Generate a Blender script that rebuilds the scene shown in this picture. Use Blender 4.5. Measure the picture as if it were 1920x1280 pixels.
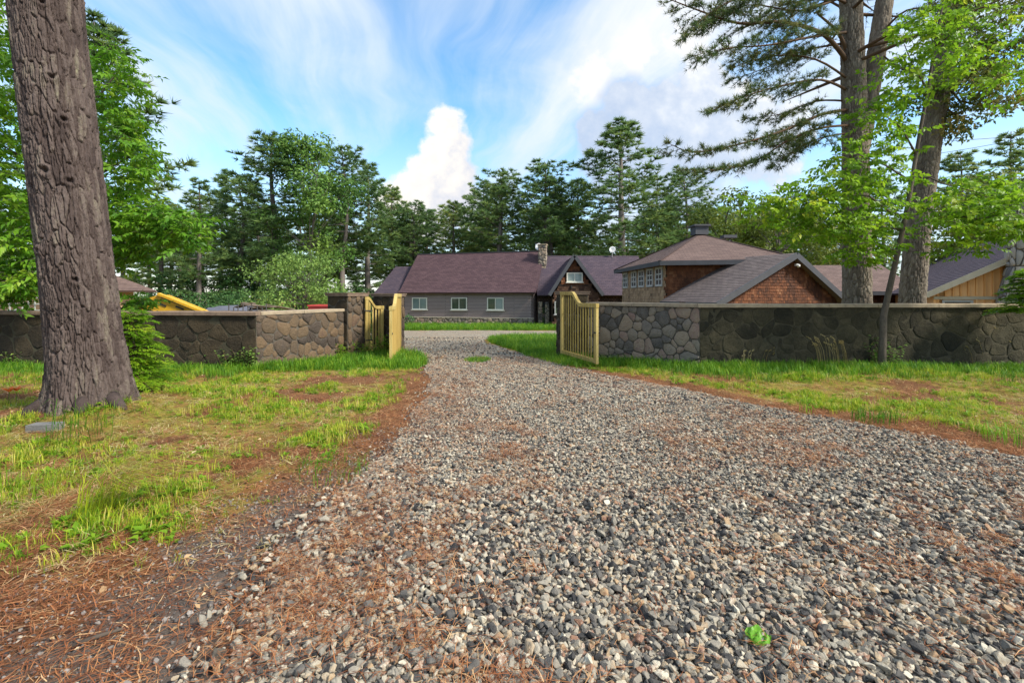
import bpy, bmesh, math, random
import numpy as np
from mathutils import Vector, Matrix

# ------------------------------------------------------------------ camera, sky, sun, exposure
scene = bpy.context.scene
for o in list(bpy.data.objects):
    bpy.data.objects.remove(o)
COL = scene.collection
F, EYE, HZ = 853.3, 1.5, 555.0          # focal length in photo pixels, eye height, horizon row

cam_d = bpy.data.cameras.new('camera')
cam = bpy.data.objects.new('camera', cam_d)
COL.objects.link(cam)
cam.location = (0, 0, EYE)
cam.rotation_euler = (math.pi / 2, 0, 0)
cam_d.sensor_width = 36.0
cam_d.lens = 16.0
cam_d.shift_y = -(640 - HZ) / 1920.0
cam_d.clip_start = 0.05
cam_d.clip_end = 3000.0
scene.camera = cam

SUN_EL, SUN_AZ = math.radians(42), math.radians(116)     # azimuth clockwise from +Y
sd = Vector((math.sin(SUN_AZ) * math.cos(SUN_EL), math.cos(SUN_AZ) * math.cos(SUN_EL), math.sin(SUN_EL)))
sun_d = bpy.data.lights.new('sun', 'SUN')
sun_d.energy = 3.0
sun_d.angle = math.radians(9)
sun_d.color = (1.0, 0.93, 0.80)
sun = bpy.data.objects.new('sun', sun_d)
COL.objects.link(sun)
sun.rotation_euler = (-sd).to_track_quat('-Z', 'Y').to_euler()

scene.view_settings.view_transform = 'Standard'
scene.view_settings.look = 'None'
scene.view_settings.exposure = 1.22
scene.view_settings.gamma = 1.0
scene.view_settings.use_curve_mapping = False
scene.render.engine = 'CYCLES'
scene.cycles.max_bounces = 6
scene.cycles.diffuse_bounces = 3
scene.cycles.glossy_bounces = 2
scene.cycles.transmission_bounces = 4
scene.cycles.sample_clamp_indirect = 6.0


class NT:
    """Small wrapper that writes shader maths as expressions."""
    def __init__(self, tree):
        self.t = tree

    def node(self, typ, **kw):
        n = self.t.nodes.new(typ)
        for k, v in kw.items():
            setattr(n, k, v)
        return n

    def put(self, sock, v):
        if v is None:
            return
        if hasattr(v, 'is_linked') or isinstance(v, bpy.types.NodeSocket):
            self.t.links.new(v, sock)
        else:
            sock.default_value = v

    def m(self, op, a, b=None, c=None, clamp=False):
        n = self.node('ShaderNodeMath', operation=op, use_clamp=clamp)
        for i, v in enumerate((a, b, c)):
            if v is not None:
                self.put(n.inputs[i], v)
        return n.outputs[0]

    def vm(self, op, a, b=None):
        n = self.node('ShaderNodeVectorMath', operation=op)
        self.put(n.inputs[0], a)
        if b is not None:
            self.put(n.inputs[1], b)
        return n.outputs['Value'] if op in ('LENGTH', 'DISTANCE', 'DOT_PRODUCT') else n.outputs[0]

    def xyz(self, x, y, z):
        n = self.node('ShaderNodeCombineXYZ')
        for i, v in enumerate((x, y, z)):
            self.put(n.inputs[i], v)
        return n.outputs[0]

    def noise(self, vec, scale=1.0, detail=4.0, rough=0.5, dist=0.0):
        n = self.node('ShaderNodeTexNoise')
        self.put(n.inputs['Vector'], vec)
        n.inputs['Scale'].default_value = scale
        n.inputs['Detail'].default_value = detail
        n.inputs['Roughness'].default_value = rough
        n.inputs['Distortion'].default_value = dist
        return n.outputs['Fac'] if 'Fac' in n.outputs else n.outputs[0]

    def step(self, v, lo, hi):
        n = self.node('ShaderNodeMapRange', interpolation_type='SMOOTHSTEP')
        self.put(n.inputs['Value'], v)
        n.inputs['From Min'].default_value = lo
        n.inputs['From Max'].default_value = hi
        return n.outputs[0]

    def mix(self, fac, a, b):
        n = self.node('ShaderNodeMix', data_type='RGBA')
        self.put(n.inputs['Factor'], fac)
        self.put(n.inputs['A'] if False else n.inputs[6], a if not isinstance(a, tuple) else (*a[:3], 1))
        self.put(n.inputs[7], b if not isinstance(b, tuple) else (*b[:3], 1))
        return n.outputs[2]

    def ramp(self, fac, stops):
        n = self.node('ShaderNodeValToRGB')
        e = n.color_ramp.elements
        while len(e) < len(stops):
            e.new(0.5)
        for el, (p, c) in zip(e, stops):
            el.position = p
            el.color = (*c, 1)
        self.put(n.inputs[0], fac)
        return n.outputs[0]


def make_world():
    w = bpy.data.worlds.new('World')
    scene.world = w
    w.use_nodes = True
    w.node_tree.nodes.clear()
    n = NT(w.node_tree)
    d = n.node('ShaderNodeTexCoord').outputs['Generated']
    sp = n.node('ShaderNodeSeparateXYZ')
    n.put(sp.inputs[0], d)
    x, y, z = sp.outputs
    sky = n.node('ShaderNodeTexSky', sky_type='NISHITA')
    sky.sun_disc = False
    sky.sun_elevation = SUN_EL
    sky.sun_rotation = SUN_AZ
    sky.altitude = 200
    sky.air_density = 1.0
    sky.dust_density = 0.6
    sky.ozone_density = 0.9
    hs = n.node('ShaderNodeHueSaturation')
    hs.inputs['Saturation'].default_value = 1.28
    hs.inputs['Hue'].default_value = 0.492
    n.put(hs.inputs['Color'], sky.outputs[0])
    bg_sky = n.node('ShaderNodeBackground')
    n.put(bg_sky.inputs[0], hs.outputs[0])
    bg_sky.inputs[1].default_value = 0.14
    # cirrus on a high flat layer, streaks running away from the viewer
    zz = n.m('ADD', n.m('MAXIMUM', z, 0.0), 0.10)
    px, py = n.m('DIVIDE', x, zz), n.m('DIVIDE', y, zz)
    a = math.radians(-9)
    qx = n.m('SUBTRACT', n.m('MULTIPLY', px, math.cos(a)), n.m('MULTIPLY', py, math.sin(a)))
    qy = n.m('ADD', n.m('MULTIPLY', px, math.sin(a)), n.m('MULTIPLY', py, math.cos(a)))
    warp = n.noise(n.xyz(px, py, 3.1), 0.55, 3)
    qx = n.m('ADD', qx, n.m('MULTIPLY', n.m('SUBTRACT', warp, 0.5), 1.1))
    c1 = n.noise(n.xyz(n.m('MULTIPLY', qx, 1.0), n.m('MULTIPLY', qy, 0.13), 1.7), 1.35, 7, 0.55)
    c2 = n.noise(n.xyz(n.m('MULTIPLY', qx, 1.0), n.m('MULTIPLY', qy, 0.45), 9.0), 3.2, 6, 0.6, 0.4)
    cir = n.m('ADD', n.m('MULTIPLY', c1, 0.84), n.m('MULTIPLY', c2, 0.16))
    cirm = n.m('MULTIPLY', n.step(cir, 0.385, 0.615), 0.93)
    haze = n.m('MULTIPLY', n.step(z, 0.42, 0.04), 0.60)
    hi = n.m('MAXIMUM', cirm, haze)
    # cumulus, placed by direction (tangent-plane coordinates of the northern sky)
    yy = n.m('MAXIMUM', y, 0.05)
    s, t = n.m('DIVIDE', x, yy), n.m('DIVIDE', z, yy)
    ahead = n.step(y, 0.15, 0.35)
    st = n.xyz(s, t, 0.0)
    nz1 = n.noise(st, 14.0, 8, 0.58)
    nz2 = n.noise(st, 34.0, 6, 0.6)
    bump = n.m('ADD', n.m('MULTIPLY', n.m('SUBTRACT', nz1, 0.5), 1.0), n.m('MULTIPLY', n.m('SUBTRACT', nz2, 0.5), 0.45))

    def blobs(lst):
        out = None
        for (u, v, r) in lst:
            c = ((u - 960) / F, (HZ - v) / F, 0.0)
            dd = n.m('SUBTRACT', 1.0, n.m('DIVIDE', n.vm('DISTANCE', st, c), r / F))
            if out is None:
                out = dd
            else:
                sm = n.node('ShaderNodeMath', operation='SMOOTH_MAX')
                n.put(sm.inputs[0], out)
                n.put(sm.inputs[1], dd)
                sm.inputs[2].default_value = 0.25
                out = sm.outputs[0]
        return out
    fa = n.m('ADD', blobs([(836, 232, 42), (852, 272, 44), (820, 285, 44), (802, 325, 56), (852, 325, 54),
                           (768, 360, 54), (820, 385, 84), (870, 390, 64), (735, 380, 42)]), bump)
    ma = n.m('MULTIPLY', n.step(fa, -0.05, 0.42), ahead)
    fb = n.m('ADD', blobs([(1180, 195, 66), (1245, 195, 60), (1320, 160, 70), (1350, 215, 84), (1130, 250, 62),
                           (1215, 262, 90), (1310, 280, 96), (1430, 260, 110), (1150, 320, 80), (1260, 340, 110)]), bump)
    mb = n.m('MULTIPLY', n.step(fb, -0.04, 0.36), ahead)
    glow = n.m('MULTIPLY', n.step(n.m('ADD', blobs([(1190, 95, 200), (1290, 80, 190), (1110, 150, 170)]), n.m('MULTIPLY', bump, 0.9)), 0.0, 1.1), ahead)
    # colours of the cloud tops and their shaded flanks
    la = n.m('ADD', n.m('ADD', n.m('MULTIPLY', n.m('SUBTRACT', t, 0.21), 2.6), n.m('MULTIPLY', n.m('SUBTRACT', -0.125, s), 3.6)),
             n.m('ADD', n.m('MULTIPLY', bump, 1.5), 0.42))
    cola = n.ramp(la, [(0.0, (0.54, 0.61, 0.75)), (0.4, (0.70, 0.72, 0.79)), (0.75, (0.93, 0.89, 0.84)), (1.0, (1.0, 0.97, 0.91))])
    lb = n.m('ADD', n.m('ADD', n.m('MULTIPLY', n.m('SUBTRACT', t, 0.36), 2.2), n.m('MULTIPLY', n.m('SUBTRACT', s, 0.36), 1.4)),
             n.m('ADD', n.m('MULTIPLY', bump, 1.5), 0.28))
    colb = n.ramp(lb, [(0.0, (0.52, 0.60, 0.75)), (0.45, (0.67, 0.72, 0.81)), (0.8, (0.86, 0.87, 0.89)), (1.0, (1.0, 0.97, 0.93))])
    colc = n.mix(n.step(z, 0.05, 0.6), (0.66, 0.76, 0.89), (0.86, 0.91, 0.95))
    col = n.mix(glow, colc, (0.98, 0.95, 0.92))
    col = n.mix(mb, col, colb)
    col = n.mix(ma, col, cola)
    mask = n.m('MAXIMUM', n.m('MAXIMUM', hi, glow), n.m('MAXIMUM', ma, n.m('MULTIPLY', mb, 0.90)))
    bg_c = n.node('ShaderNodeBackground')
    n.put(bg_c.inputs[0], col)
    bg_c.inputs[1].default_value = 0.50
    mx = n.node('ShaderNodeMixShader')
    n.put(mx.inputs[0], mask)
    n.put(mx.inputs[1], bg_sky.outputs[0])
    n.put(mx.inputs[2], bg_c.outputs[0])
    out = n.node('ShaderNodeOutputWorld')
    n.put(out.inputs[0], mx.outputs[0])


make_world()

# ------------------------------------------------------------------ numbers
RNG = np.random.default_rng(11)
rnd = random.Random(5)


def X(u, Y):
    return (u - 960) / F * Y


def Z(v, Y):
    return EYE - (v - HZ) / F * Y


def P(u, v, Y):
    return Vector((X(u, Y), Y, Z(v, Y)))


def sstep(t):
    t = np.clip(t, 0, 1)
    return t * t * (3 - 2 * t)


def hash2(ix, iy, seed):
    h = (ix.astype(np.int64) * 374761393 + iy.astype(np.int64) * 668265263 + seed * 982451653) & 0x7fffffff
    h = ((h ^ (h >> 13)) * 1274126177) & 0x7fffffff
    h = h ^ (h >> 16)
    return (h & 0xffff) / 65535.0


def vnoise(x, y, seed=0):
    x, y = np.asarray(x, float), np.asarray(y, float)
    ix, iy = np.floor(x), np.floor(y)
    fx, fy = x - ix, y - iy
    fx, fy = fx * fx * (3 - 2 * fx), fy * fy * (3 - 2 * fy)
    a, b = hash2(ix, iy, seed), hash2(ix + 1, iy, seed)
    c, d = hash2(ix, iy + 1, seed), hash2(ix + 1, iy + 1, seed)
    return (a * (1 - fx) + b * fx) * (1 - fy) + (c * (1 - fx) + d * fx) * fy


def fbm(x, y, seed=0, octv=4):
    s, a, tot = 0, 1.0, 0
    for k in range(octv):
        s = s + a * vnoise(np.asarray(x) * 2 ** k, np.asarray(y) * 2 ** k, seed + k)
        tot += a
        a *= 0.5
    return s / tot


def cells(x, y, seed, wrap=None):
    """F2-F1 and a cell id value of 2-D cellular noise."""
    x, y = np.asarray(x, float), np.asarray(y, float)
    ix, iy = np.floor(x), np.floor(y)
    f1, f2, idv = np.full(x.shape, 9.0), np.full(x.shape, 9.0), np.zeros(x.shape)
    for dx in (-1, 0, 1):
        for dy in (-1, 0, 1):
            cx, cy = ix + dx, iy + dy
            hx = np.mod(cx, wrap) if wrap else cx
            jx, jy = hash2(hx, cy, seed), hash2(hx, cy, seed + 7)
            dd = np.hypot(cx + jx - x, cy + jy - y)
            cid = hash2(hx, cy, seed + 13)
            closer = dd < f1
            f2 = np.where(closer, f1, np.minimum(f2, dd))
            idv = np.where(closer, cid, idv)
            f1 = np.where(closer, dd, f1)
    return f2 - f1, idv


# edges of the gravel drive, (Y, x)
EL = np.array([(-12, -14), (-6, -6.5), (-2, -2.6), (0.8, -1.45), (1.77, -1.25), (2.1, -1.22), (2.9, -1.32), (3.9, -1.26), (5.2, -1.2),
               (6.9, -1.25), (8.3, -1.42), (9.9, -1.86), (12, -2.5), (14, -3.3), (17, -4.4), (20, -5.8), (22, -8.0)])
ER = np.array([(-12, 20), (-6, 14), (-2, 9.0), (0.8, 6.7), (2.5, 5.6), (4.2, 4.72), (5.2, 4.2), (6.3, 3.3), (7.7, 2.6), (9.0, 1.8),
               (10.2, 1.2), (12.2, 0.57), (14.5, -0.17), (17.5, -1.0), (20, -1.25), (22, -0.2)])
ROAD0, ROAD1 = 22.0, 29.5


def xl(y):
    return np.interp(y, EL[:, 0], EL[:, 1])


def xr(y):
    return np.interp(y, ER[:, 0], ER[:, 1])


def hgt(x, y):
    x, y = np.asarray(x, float), np.asarray(y, float)
    base = -0.9 * sstep((y - 4.0) / 34.0)
    off = np.minimum(np.abs(np.maximum(xl(y) - x, x - xr(y))), 3.0) * ((x < xl(y)) | (x > xr(y)))
    k = np.clip(off / 1.0, 0, 1) * np.clip((21 - y) / 4, 0, 1)
    b = 0.10 * (fbm(x * 0.45, y * 0.45, 3, 3) - 0.42) + 0.05 * (fbm(x * 1.7, y * 1.7, 9, 2) - 0.5)
    bank = 0.10 * np.exp(-((x - 7.5) / 2.6) ** 2 - ((y - 8.2) / 1.0) ** 2)
    root = 0.16 * np.exp(-((x + 5.2) ** 2 + (y - 5.7) ** 2) / 0.9)
    return base + k * b + bank + root


def h1(x, y):
    return float(hgt(np.array([x]), np.array([y]))[0])


def on_ground(u, v):
    """The point of the terrain seen at a photo pixel."""
    lo, hi = 0.6, 80.0
    for _ in range(50):
        mid = (lo + hi) / 2
        if Z(v, mid) > h1(X(u, mid), mid):
            lo = mid
        else:
            hi = mid
    return Vector((X(u, lo), lo, h1(X(u, lo), lo)))


# ------------------------------------------------------------------ materials
def material(name, ramp, noise=None, rand=0.0, tint=0.0, fine=None, rough=0.8, bump=None, transl=0.0, spec=0.25, stretch=(1, 1, 1), rand_hue=0.0, bump2=None):
    m = bpy.data.materials.new(name)
    m.use_nodes = True
    m.node_tree.nodes.clear()
    n = NT(m.node_tree)
    oc = n.node('ShaderNodeTexCoord').outputs['Object']
    oc = n.vm('MULTIPLY', oc, stretch)
    oi = n.node('ShaderNodeObjectInfo').outputs['Random']
    terms = []
    seedv = n.vm('ADD', oc, n.xyz(n.m('MULTIPLY', oi, 37.0), n.m('MULTIPLY', oi, 91.0), 0.0)) if rand else oc
    if noise:
        terms.append((n.noise(seedv, noise[0], 5, 0.6), noise[1]))
    if fine:
        terms.append((n.noise(seedv, fine[0], 3, 0.7), fine[1]))
    if rand:
        terms.append((oi, rand))
    if tint:
        at = n.node('ShaderNodeAttribute', attribute_name='tint')
        terms.append((at.outputs['Fac'], tint))
    fac = None
    for s, w in terms:
        e = n.m('MULTIPLY', n.m('SUBTRACT', s, 0.5), w)
        fac = e if fac is None else n.m('ADD', fac, e)
    fac = n.m('ADD', fac, 0.5, clamp=True) if fac is not None else 0.5
    col = n.ramp(fac, ramp)
    if rand_hue:
        h = n.node('ShaderNodeHueSaturation')
        n.put(h.inputs['Hue'], n.m('ADD', 0.5, n.m('MULTIPLY', n.m('SUBTRACT', oi, 0.5), rand_hue)))
        n.put(h.inputs['Color'], col)
        col = h.outputs[0]
    b = n.node('ShaderNodeBsdfPrincipled')
    n.put(b.inputs['Base Color'], col)
    b.inputs['Roughness'].default_value = rough
    b.inputs['Specular IOR Level'].default_value = spec
    if bump:
        bn = n.node('ShaderNodeBump')
        bn.inputs['Strength'].default_value = bump[1]
        bn.inputs['Distance'].default_value = bump[2] if len(bump) > 2 else 0.02
        hh = n.noise(seedv, bump[0], 6, 0.65)
        if bump2:
            hh = n.m('ADD', hh, n.m('MULTIPLY', n.noise(seedv, bump2[0], 4, 0.6), bump2[1]))
        n.put(bn.inputs['Height'], hh)
        n.put(b.inputs['Normal'], bn.outputs[0])
    sh = b.outputs[0]
    if transl:
        tr = n.node('ShaderNodeBsdfTranslucent')
        n.put(tr.inputs[0], col)
        mx = n.node('ShaderNodeMixShader')
        mx.inputs[0].default_value = transl
        n.put(mx.inputs[1], sh)
        n.put(mx.inputs[2], tr.outputs[0])
        sh = mx.outputs[0]
    o = n.node('ShaderNodeOutputMaterial')
    n.put(o.inputs[0], sh)
    return m


def course_material(name, c1, c2, cm, bw, bh, rough=0.85, noise_amt=0.5, mortar=0.06, bump=0.5):
    """Rows of shingles or clapboards on UVs measured in metres."""
    m = bpy.data.materials.new(name)
    m.use_nodes = True
    m.node_tree.nodes.clear()
    n = NT(m.node_tree)
    uv = n.node('ShaderNodeUVMap').outputs[0]
    br = n.node('ShaderNodeTexBrick')
    n.put(br.inputs['Vector'], uv)
    br.inputs['Color1'].default_value = (*c1, 1)
    br.inputs['Color2'].default_value = (*c2, 1)
    br.inputs['Mortar'].default_value = (*cm, 1)
    br.inputs['Scale'].default_value = 1.0
    br.inputs['Mortar Size'].default_value = mortar * bh
    br.inputs['Brick Width'].default_value = bw
    br.inputs['Row Height'].default_value = bh
    ns = n.noise(uv, 0.7, 5, 0.6)
    n2 = n.noise(uv, 22.0, 3, 0.6)
    k = n.m('ADD', n.m('MULTIPLY', n.m('SUBTRACT', ns, 0.5), noise_amt), n.m('MULTIPLY', n.m('SUBTRACT', n2, 0.5), noise_amt * 0.7))
    hs = n.node('ShaderNodeHueSaturation')
    n.put(hs.inputs['Color'], br.outputs[0])
    n.put(hs.inputs['Value'], n.m('ADD', 1.0, n.m('MULTIPLY', k, 1.6)))
    b = n.node('ShaderNodeBsdfPrincipled')
    n.put(b.inputs['Base Color'], hs.outputs[0])
    b.inputs['Roughness'].default_value = rough
    b.inputs['Specular IOR Level'].default_value = 0.2
    bn = n.node('ShaderNodeBump')
    bn.inputs['Strength'].default_value = bump
    bn.inputs['Distance'].default_value = 0.015
    n.put(bn.inputs['Height'], n.m('ADD', n.m('MULTIPLY', br.outputs['Fac'], -1.0), n2))
    n.put(b.inputs['Normal'], bn.outputs[0])
    o = n.node('ShaderNodeOutputMaterial')
    n.put(o.inputs[0], b.outputs[0])
    return m


MT = {}
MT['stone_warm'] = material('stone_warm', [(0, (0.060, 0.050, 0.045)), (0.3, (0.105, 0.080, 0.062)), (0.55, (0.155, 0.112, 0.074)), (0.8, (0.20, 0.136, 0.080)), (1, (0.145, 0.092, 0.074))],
                            noise=(5, 0.5), rand=0.9, fine=(40, 0.35), rough=0.9, bump=(15, 1.0, 0.05), bump2=(60, 0.6))
MT['stone_grey'] = material('stone_grey', [(0, (0.10, 0.092, 0.086)), (0.3, (0.22, 0.195, 0.165)), (0.55, (0.30, 0.255, 0.20)), (0.8, (0.35, 0.275, 0.20)), (1, (0.29, 0.195, 0.17))],
                            noise=(5, 0.5), rand=0.9, fine=(40, 0.35), rough=0.9, bump=(15, 1.0, 0.05), bump2=(60, 0.6))
MT['stone_pale'] = material('stone_pale', [(0, (0.12, 0.115, 0.115)), (0.3, (0.26, 0.245, 0.23)), (0.6, (0.36, 0.335, 0.29)), (1, (0.42, 0.36, 0.30))], noise=(5, 0.5), rand=0.9, fine=(40, 0.35), rough=0.9, bump=(18, 0.9, 0.03), bump2=(70, 0.5))
MT['stone_moss_shaded'] = material('stone_moss_shaded', [(0, (0.013, 0.013, 0.010)), (0.3, (0.030, 0.027, 0.017)), (0.6, (0.054, 0.047, 0.028)), (0.85, (0.088, 0.074, 0.044)), (1, (0.10, 0.075, 0.052))],
                            noise=(1.6, 1.4), rand=0.40, fine=(22, 0.6), rough=0.95, bump=(9, 0.9, 0.05), bump2=(60, 0.5))  # mossy stone, darkened further for tree shade on the camera-facing run
MT['stone_brown_shaded'] = material('stone_brown_shaded', [(0, (0.015, 0.013, 0.011)), (0.4, (0.038, 0.029, 0.019)), (0.7, (0.066, 0.049, 0.029)), (1, (0.085, 0.07, 0.046))],
                             noise=(1.6, 1.4), rand=0.40, fine=(22, 0.6), rough=0.95, bump=(9, 0.9, 0.05), bump2=(60, 0.5))  # dirty brown stone with the tree shade of front faces put into its colour
MT['mortar'] = material('mortar', [(0, (0.06, 0.053, 0.045)), (1, (0.12, 0.105, 0.085))], noise=(6, 1.4), rough=1, bump=(30, 0.6))
MT['mortar_moss_shaded'] = material('mortar_moss_shaded', [(0, (0.036, 0.033, 0.022)), (1, (0.085, 0.074, 0.048))], noise=(4, 1.6), rough=1, bump=(30, 0.6))  # mossy mortar, darkened along with the shaded front stones
MT['coping'] = material('coping', [(0, (0.14, 0.11, 0.08)), (0.5, (0.30, 0.24, 0.17)), (1, (0.40, 0.33, 0.22))], noise=(7, 1.2), fine=(60, 0.5), rough=0.95, bump=(40, 0.4))
MT['coping_brown'] = material('coping_brown', [(0, (0.09, 0.065, 0.05)), (0.5, (0.19, 0.135, 0.10)), (1, (0.27, 0.20, 0.14))], noise=(7, 1.2), fine=(60, 0.5), rough=0.95, bump=(40, 0.4))
MT['gate_wood'] = material('gate_wood', [(0, (0.24, 0.17, 0.045)), (0.5, (0.42, 0.31, 0.10)), (1, (0.55, 0.43, 0.17))], noise=(2.2, 1.7), rand=0.35, fine=(26, 0.8), rough=0.75, bump=(30, 0.5), stretch=(6, 6, 0.7))
MT['slat_wood'] = material('slat_wood', [(0, (0.12, 0.09, 0.022)), (0.5, (0.25, 0.19, 0.05)), (1, (0.37, 0.285, 0.09))], noise=(2.2, 1.7), rand=0.5, fine=(26, 0.8), rough=0.75, bump=(30, 0.5), stretch=(6, 6, 0.7))
MT['board_wood'] = material('board_wood', [(0, (0.24, 0.15, 0.035)), (0.5, (0.42, 0.28, 0.075)), (1, (0.52, 0.36, 0.12))], noise=(2.2, 1.7), rand=0.35, fine=(26, 0.8), rough=0.75, bump=(30, 0.5), stretch=(6, 6, 0.7))
MT['black_iron'] = material('black_iron', [(0, (0.015, 0.014, 0.013)), (1, (0.04, 0.035, 0.03))], noise=(20, 1), rough=0.5, spec=0.5)
MT['roof_plum'] = course_material('roof_plum', (0.064, 0.038, 0.045), (0.094, 0.056, 0.062), (0.036, 0.022, 0.026), 0.34, 0.17, noise_amt=0.30)
MT['roof_dark'] = course_material('roof_dark', (0.058, 0.045, 0.062), (0.084, 0.062, 0.078), (0.032, 0.025, 0.035), 0.34, 0.17, noise_amt=0.30)
MT['roof_brown'] = course_material('roof_brown', (0.125, 0.086, 0.078), (0.178, 0.123, 0.108), (0.068, 0.046, 0.042), 0.33, 0.15, noise_amt=0.35)
MT['roof_grey'] = course_material('roof_grey', (0.115, 0.092, 0.090), (0.165, 0.133, 0.126), (0.064, 0.052, 0.053), 0.33, 0.15, noise_amt=0.35)
MT['clapboard'] = course_material('clapboard', (0.25, 0.20, 0.195), (0.285, 0.228, 0.22), (0.12, 0.095, 0.095), 4.0, 0.12, noise_amt=0.2, mortar=0.14)
MT['dark_siding'] = course_material('dark_siding', (0.038, 0.022, 0.016), (0.085, 0.05, 0.034), (0.012, 0.009, 0.008), 0.22, 0.16, noise_amt=0.9, mortar=0.14)
MT['fascia'] = material('fascia', [(0, (0.045, 0.047, 0.055)), (1, (0.085, 0.088, 0.10))], noise=(3, 1), rough=0.6)
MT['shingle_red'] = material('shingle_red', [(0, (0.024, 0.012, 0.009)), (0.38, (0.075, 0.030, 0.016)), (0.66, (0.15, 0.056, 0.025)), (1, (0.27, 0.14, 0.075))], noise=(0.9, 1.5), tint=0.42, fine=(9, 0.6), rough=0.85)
MT['shingle_tan'] = material('shingle_tan', [(0, (0.10, 0.068, 0.045)), (0.4, (0.24, 0.16, 0.10)), (0.75, (0.36, 0.25, 0.155)), (1, (0.44, 0.33, 0.22))], noise=(0.8, 0.9), tint=0.5, fine=(9, 0.5), rough=0.85)
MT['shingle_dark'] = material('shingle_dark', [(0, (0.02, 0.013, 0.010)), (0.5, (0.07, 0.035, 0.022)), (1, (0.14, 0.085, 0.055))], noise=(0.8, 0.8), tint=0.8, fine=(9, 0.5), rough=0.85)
MT['batten_gold'] = material('batten_gold', [(0, (0.56, 0.25, 0.075)), (0.5, (0.82, 0.43, 0.17)), (1, (0.86, 0.55, 0.27))], noise=(2, 0.9), rand=0.6, fine=(20, 0.4), rough=0.7, stretch=(4, 4, 0.5))
MT['trim_pale'] = material('trim_pale', [(0, (0.38, 0.33, 0.24)), (1, (0.60, 0.54, 0.42))], noise=(4, 1), rough=0.7)
MT['window_white'] = material('window_white', [(0, (0.55, 0.54, 0.47)), (1, (0.72, 0.70, 0.62))], noise=(6, 1), rough=0.5)
MT['window_grey'] = material('window_grey', [(0, (0.30, 0.30, 0.30)), (1, (0.46, 0.46, 0.45))], noise=(6, 1), rough=0.5)
MT['glass'] = material('glass', [(0, (0.03, 0.045, 0.035)), (1, (0.10, 0.13, 0.09))], noise=(0.8, 2), rand=1, rough=0.03, spec=0.9)
MT['glass_pale'] = material('glass_pale', [(0, (0.13, 0.18, 0.18)), (1, (0.26, 0.32, 0.31))], noise=(0.8, 2), rand=1, rough=0.05, spec=0.9)
MT['glass_dark'] = material('glass_dark', [(0, (0.012, 0.014, 0.018)), (1, (0.04, 0.045, 0.05))], noise=(0.8, 2), rand=1, rough=0.04, spec=0.8)
MT['dish'] = material('dish', [(0, (0.55, 0.56, 0.56)), (1, (0.7, 0.7, 0.7))], noise=(3, 1), rough=0.4)
MT['yellow_paint'] = material('yellow_paint', [(0, (0.40, 0.20, 0.015)), (0.4, (0.62, 0.34, 0.02)), (1, (0.70, 0.42, 0.04))], noise=(5, 1.4), rough=0.5, spec=0.4)
MT['red_paint'] = material('red_paint', [(0, (0.42, 0.05, 0.05)), (1, (0.62, 0.10, 0.09))], noise=(5, 1), rough=0.55)
MT['tarp'] = material('tarp', [(0, (0.07, 0.075, 0.10)), (1, (0.14, 0.145, 0.18))], noise=(5, 1), rough=0.6)
MT['scrap'] = material('scrap', [(0, (0.05, 0.035, 0.025)), (0.5, (0.22, 0.17, 0.13)), (1, (0.5, 0.45, 0.38))], noise=(3, 1.4), rand=0.8, rough=0.8)
MT['peach'] = material('peach', [(0, (0.50, 0.30, 0.18)), (1, (0.62, 0.40, 0.26))], noise=(3, 1), rough=0.8)
MT['bark_hero'] = material('bark_hero', [(0, (0.024, 0.017, 0.016)), (0.38, (0.066, 0.048, 0.043)), (0.62, (0.108, 0.083, 0.074)), (0.80, (0.155, 0.132, 0.102)), (1, (0.30, 0.30, 0.17))],
                           noise=(2.2, 0.9), fine=(24, 0.6), tint=0.55, rough=0.95, bump=(45, 0.9, 0.015), bump2=(140, 0.6), stretch=(1, 1, 0.4))
MT['bark_grey'] = material('bark_grey', [(0, (0.06, 0.049, 0.038)), (0.45, (0.165, 0.135, 0.105)), (0.8, (0.26, 0.225, 0.175)), (1, (0.34, 0.32, 0.22))],
                           noise=(2.2, 0.9), fine=(24, 0.6), tint=0.55, rough=0.95, bump=(45, 0.9, 0.015), bump2=(140, 0.6), stretch=(1, 1, 0.4))
MT['bark_dark'] = material('bark_dark', [(0, (0.035, 0.027, 0.022)), (1, (0.12, 0.095, 0.075))], noise=(5, 1.2), rough=0.95)
MT['bark_far'] = material('bark_far', [(0, (0.07, 0.055, 0.05)), (1, (0.20, 0.175, 0.16))], noise=(0.8, 1.2), rand=0.8, rough=0.95, stretch=(1, 1, 0.3))
MT['twig'] = material('twig', [(0, (0.05, 0.030, 0.02)), (1, (0.14, 0.085, 0.05))], noise=(5, 1), rough=0.9)
MT['needle_far'] = material('needle_far', [(0, (0.066, 0.130, 0.050)), (0.45, (0.140, 0.240, 0.080)), (0.8, (0.225, 0.310, 0.085)), (1, (0.32, 0.35, 0.09))], noise=(0.35, 0.7), rand=0.35, tint=0.75, rough=0.6, transl=0.4)
MT['needle_near'] = material('needle_near', [(0, (0.040, 0.082, 0.030)), (0.5, (0.092, 0.155, 0.045)), (1, (0.23, 0.21, 0.07))], noise=(0.7, 0.7), tint=0.8, rough=0.6, transl=0.3)
MT['leaf_lime'] = material('leaf_lime', [(0, (0.075, 0.18, 0.012)), (0.5, (0.17, 0.33, 0.018)), (0.85, (0.28, 0.43, 0.025)), (1, (0.44, 0.50, 0.045))], noise=(0.8, 0.6), tint=0.9, rough=0.45, transl=0.52)
MT['leaf_ash'] = material('leaf_ash', [(0, (0.045, 0.14, 0.012)), (0.5, (0.125, 0.29, 0.018)), (0.85, (0.23, 0.39, 0.026)), (1, (0.34, 0.45, 0.05))], noise=(0.6, 0.6), tint=0.9, rough=0.45, transl=0.45)
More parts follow.
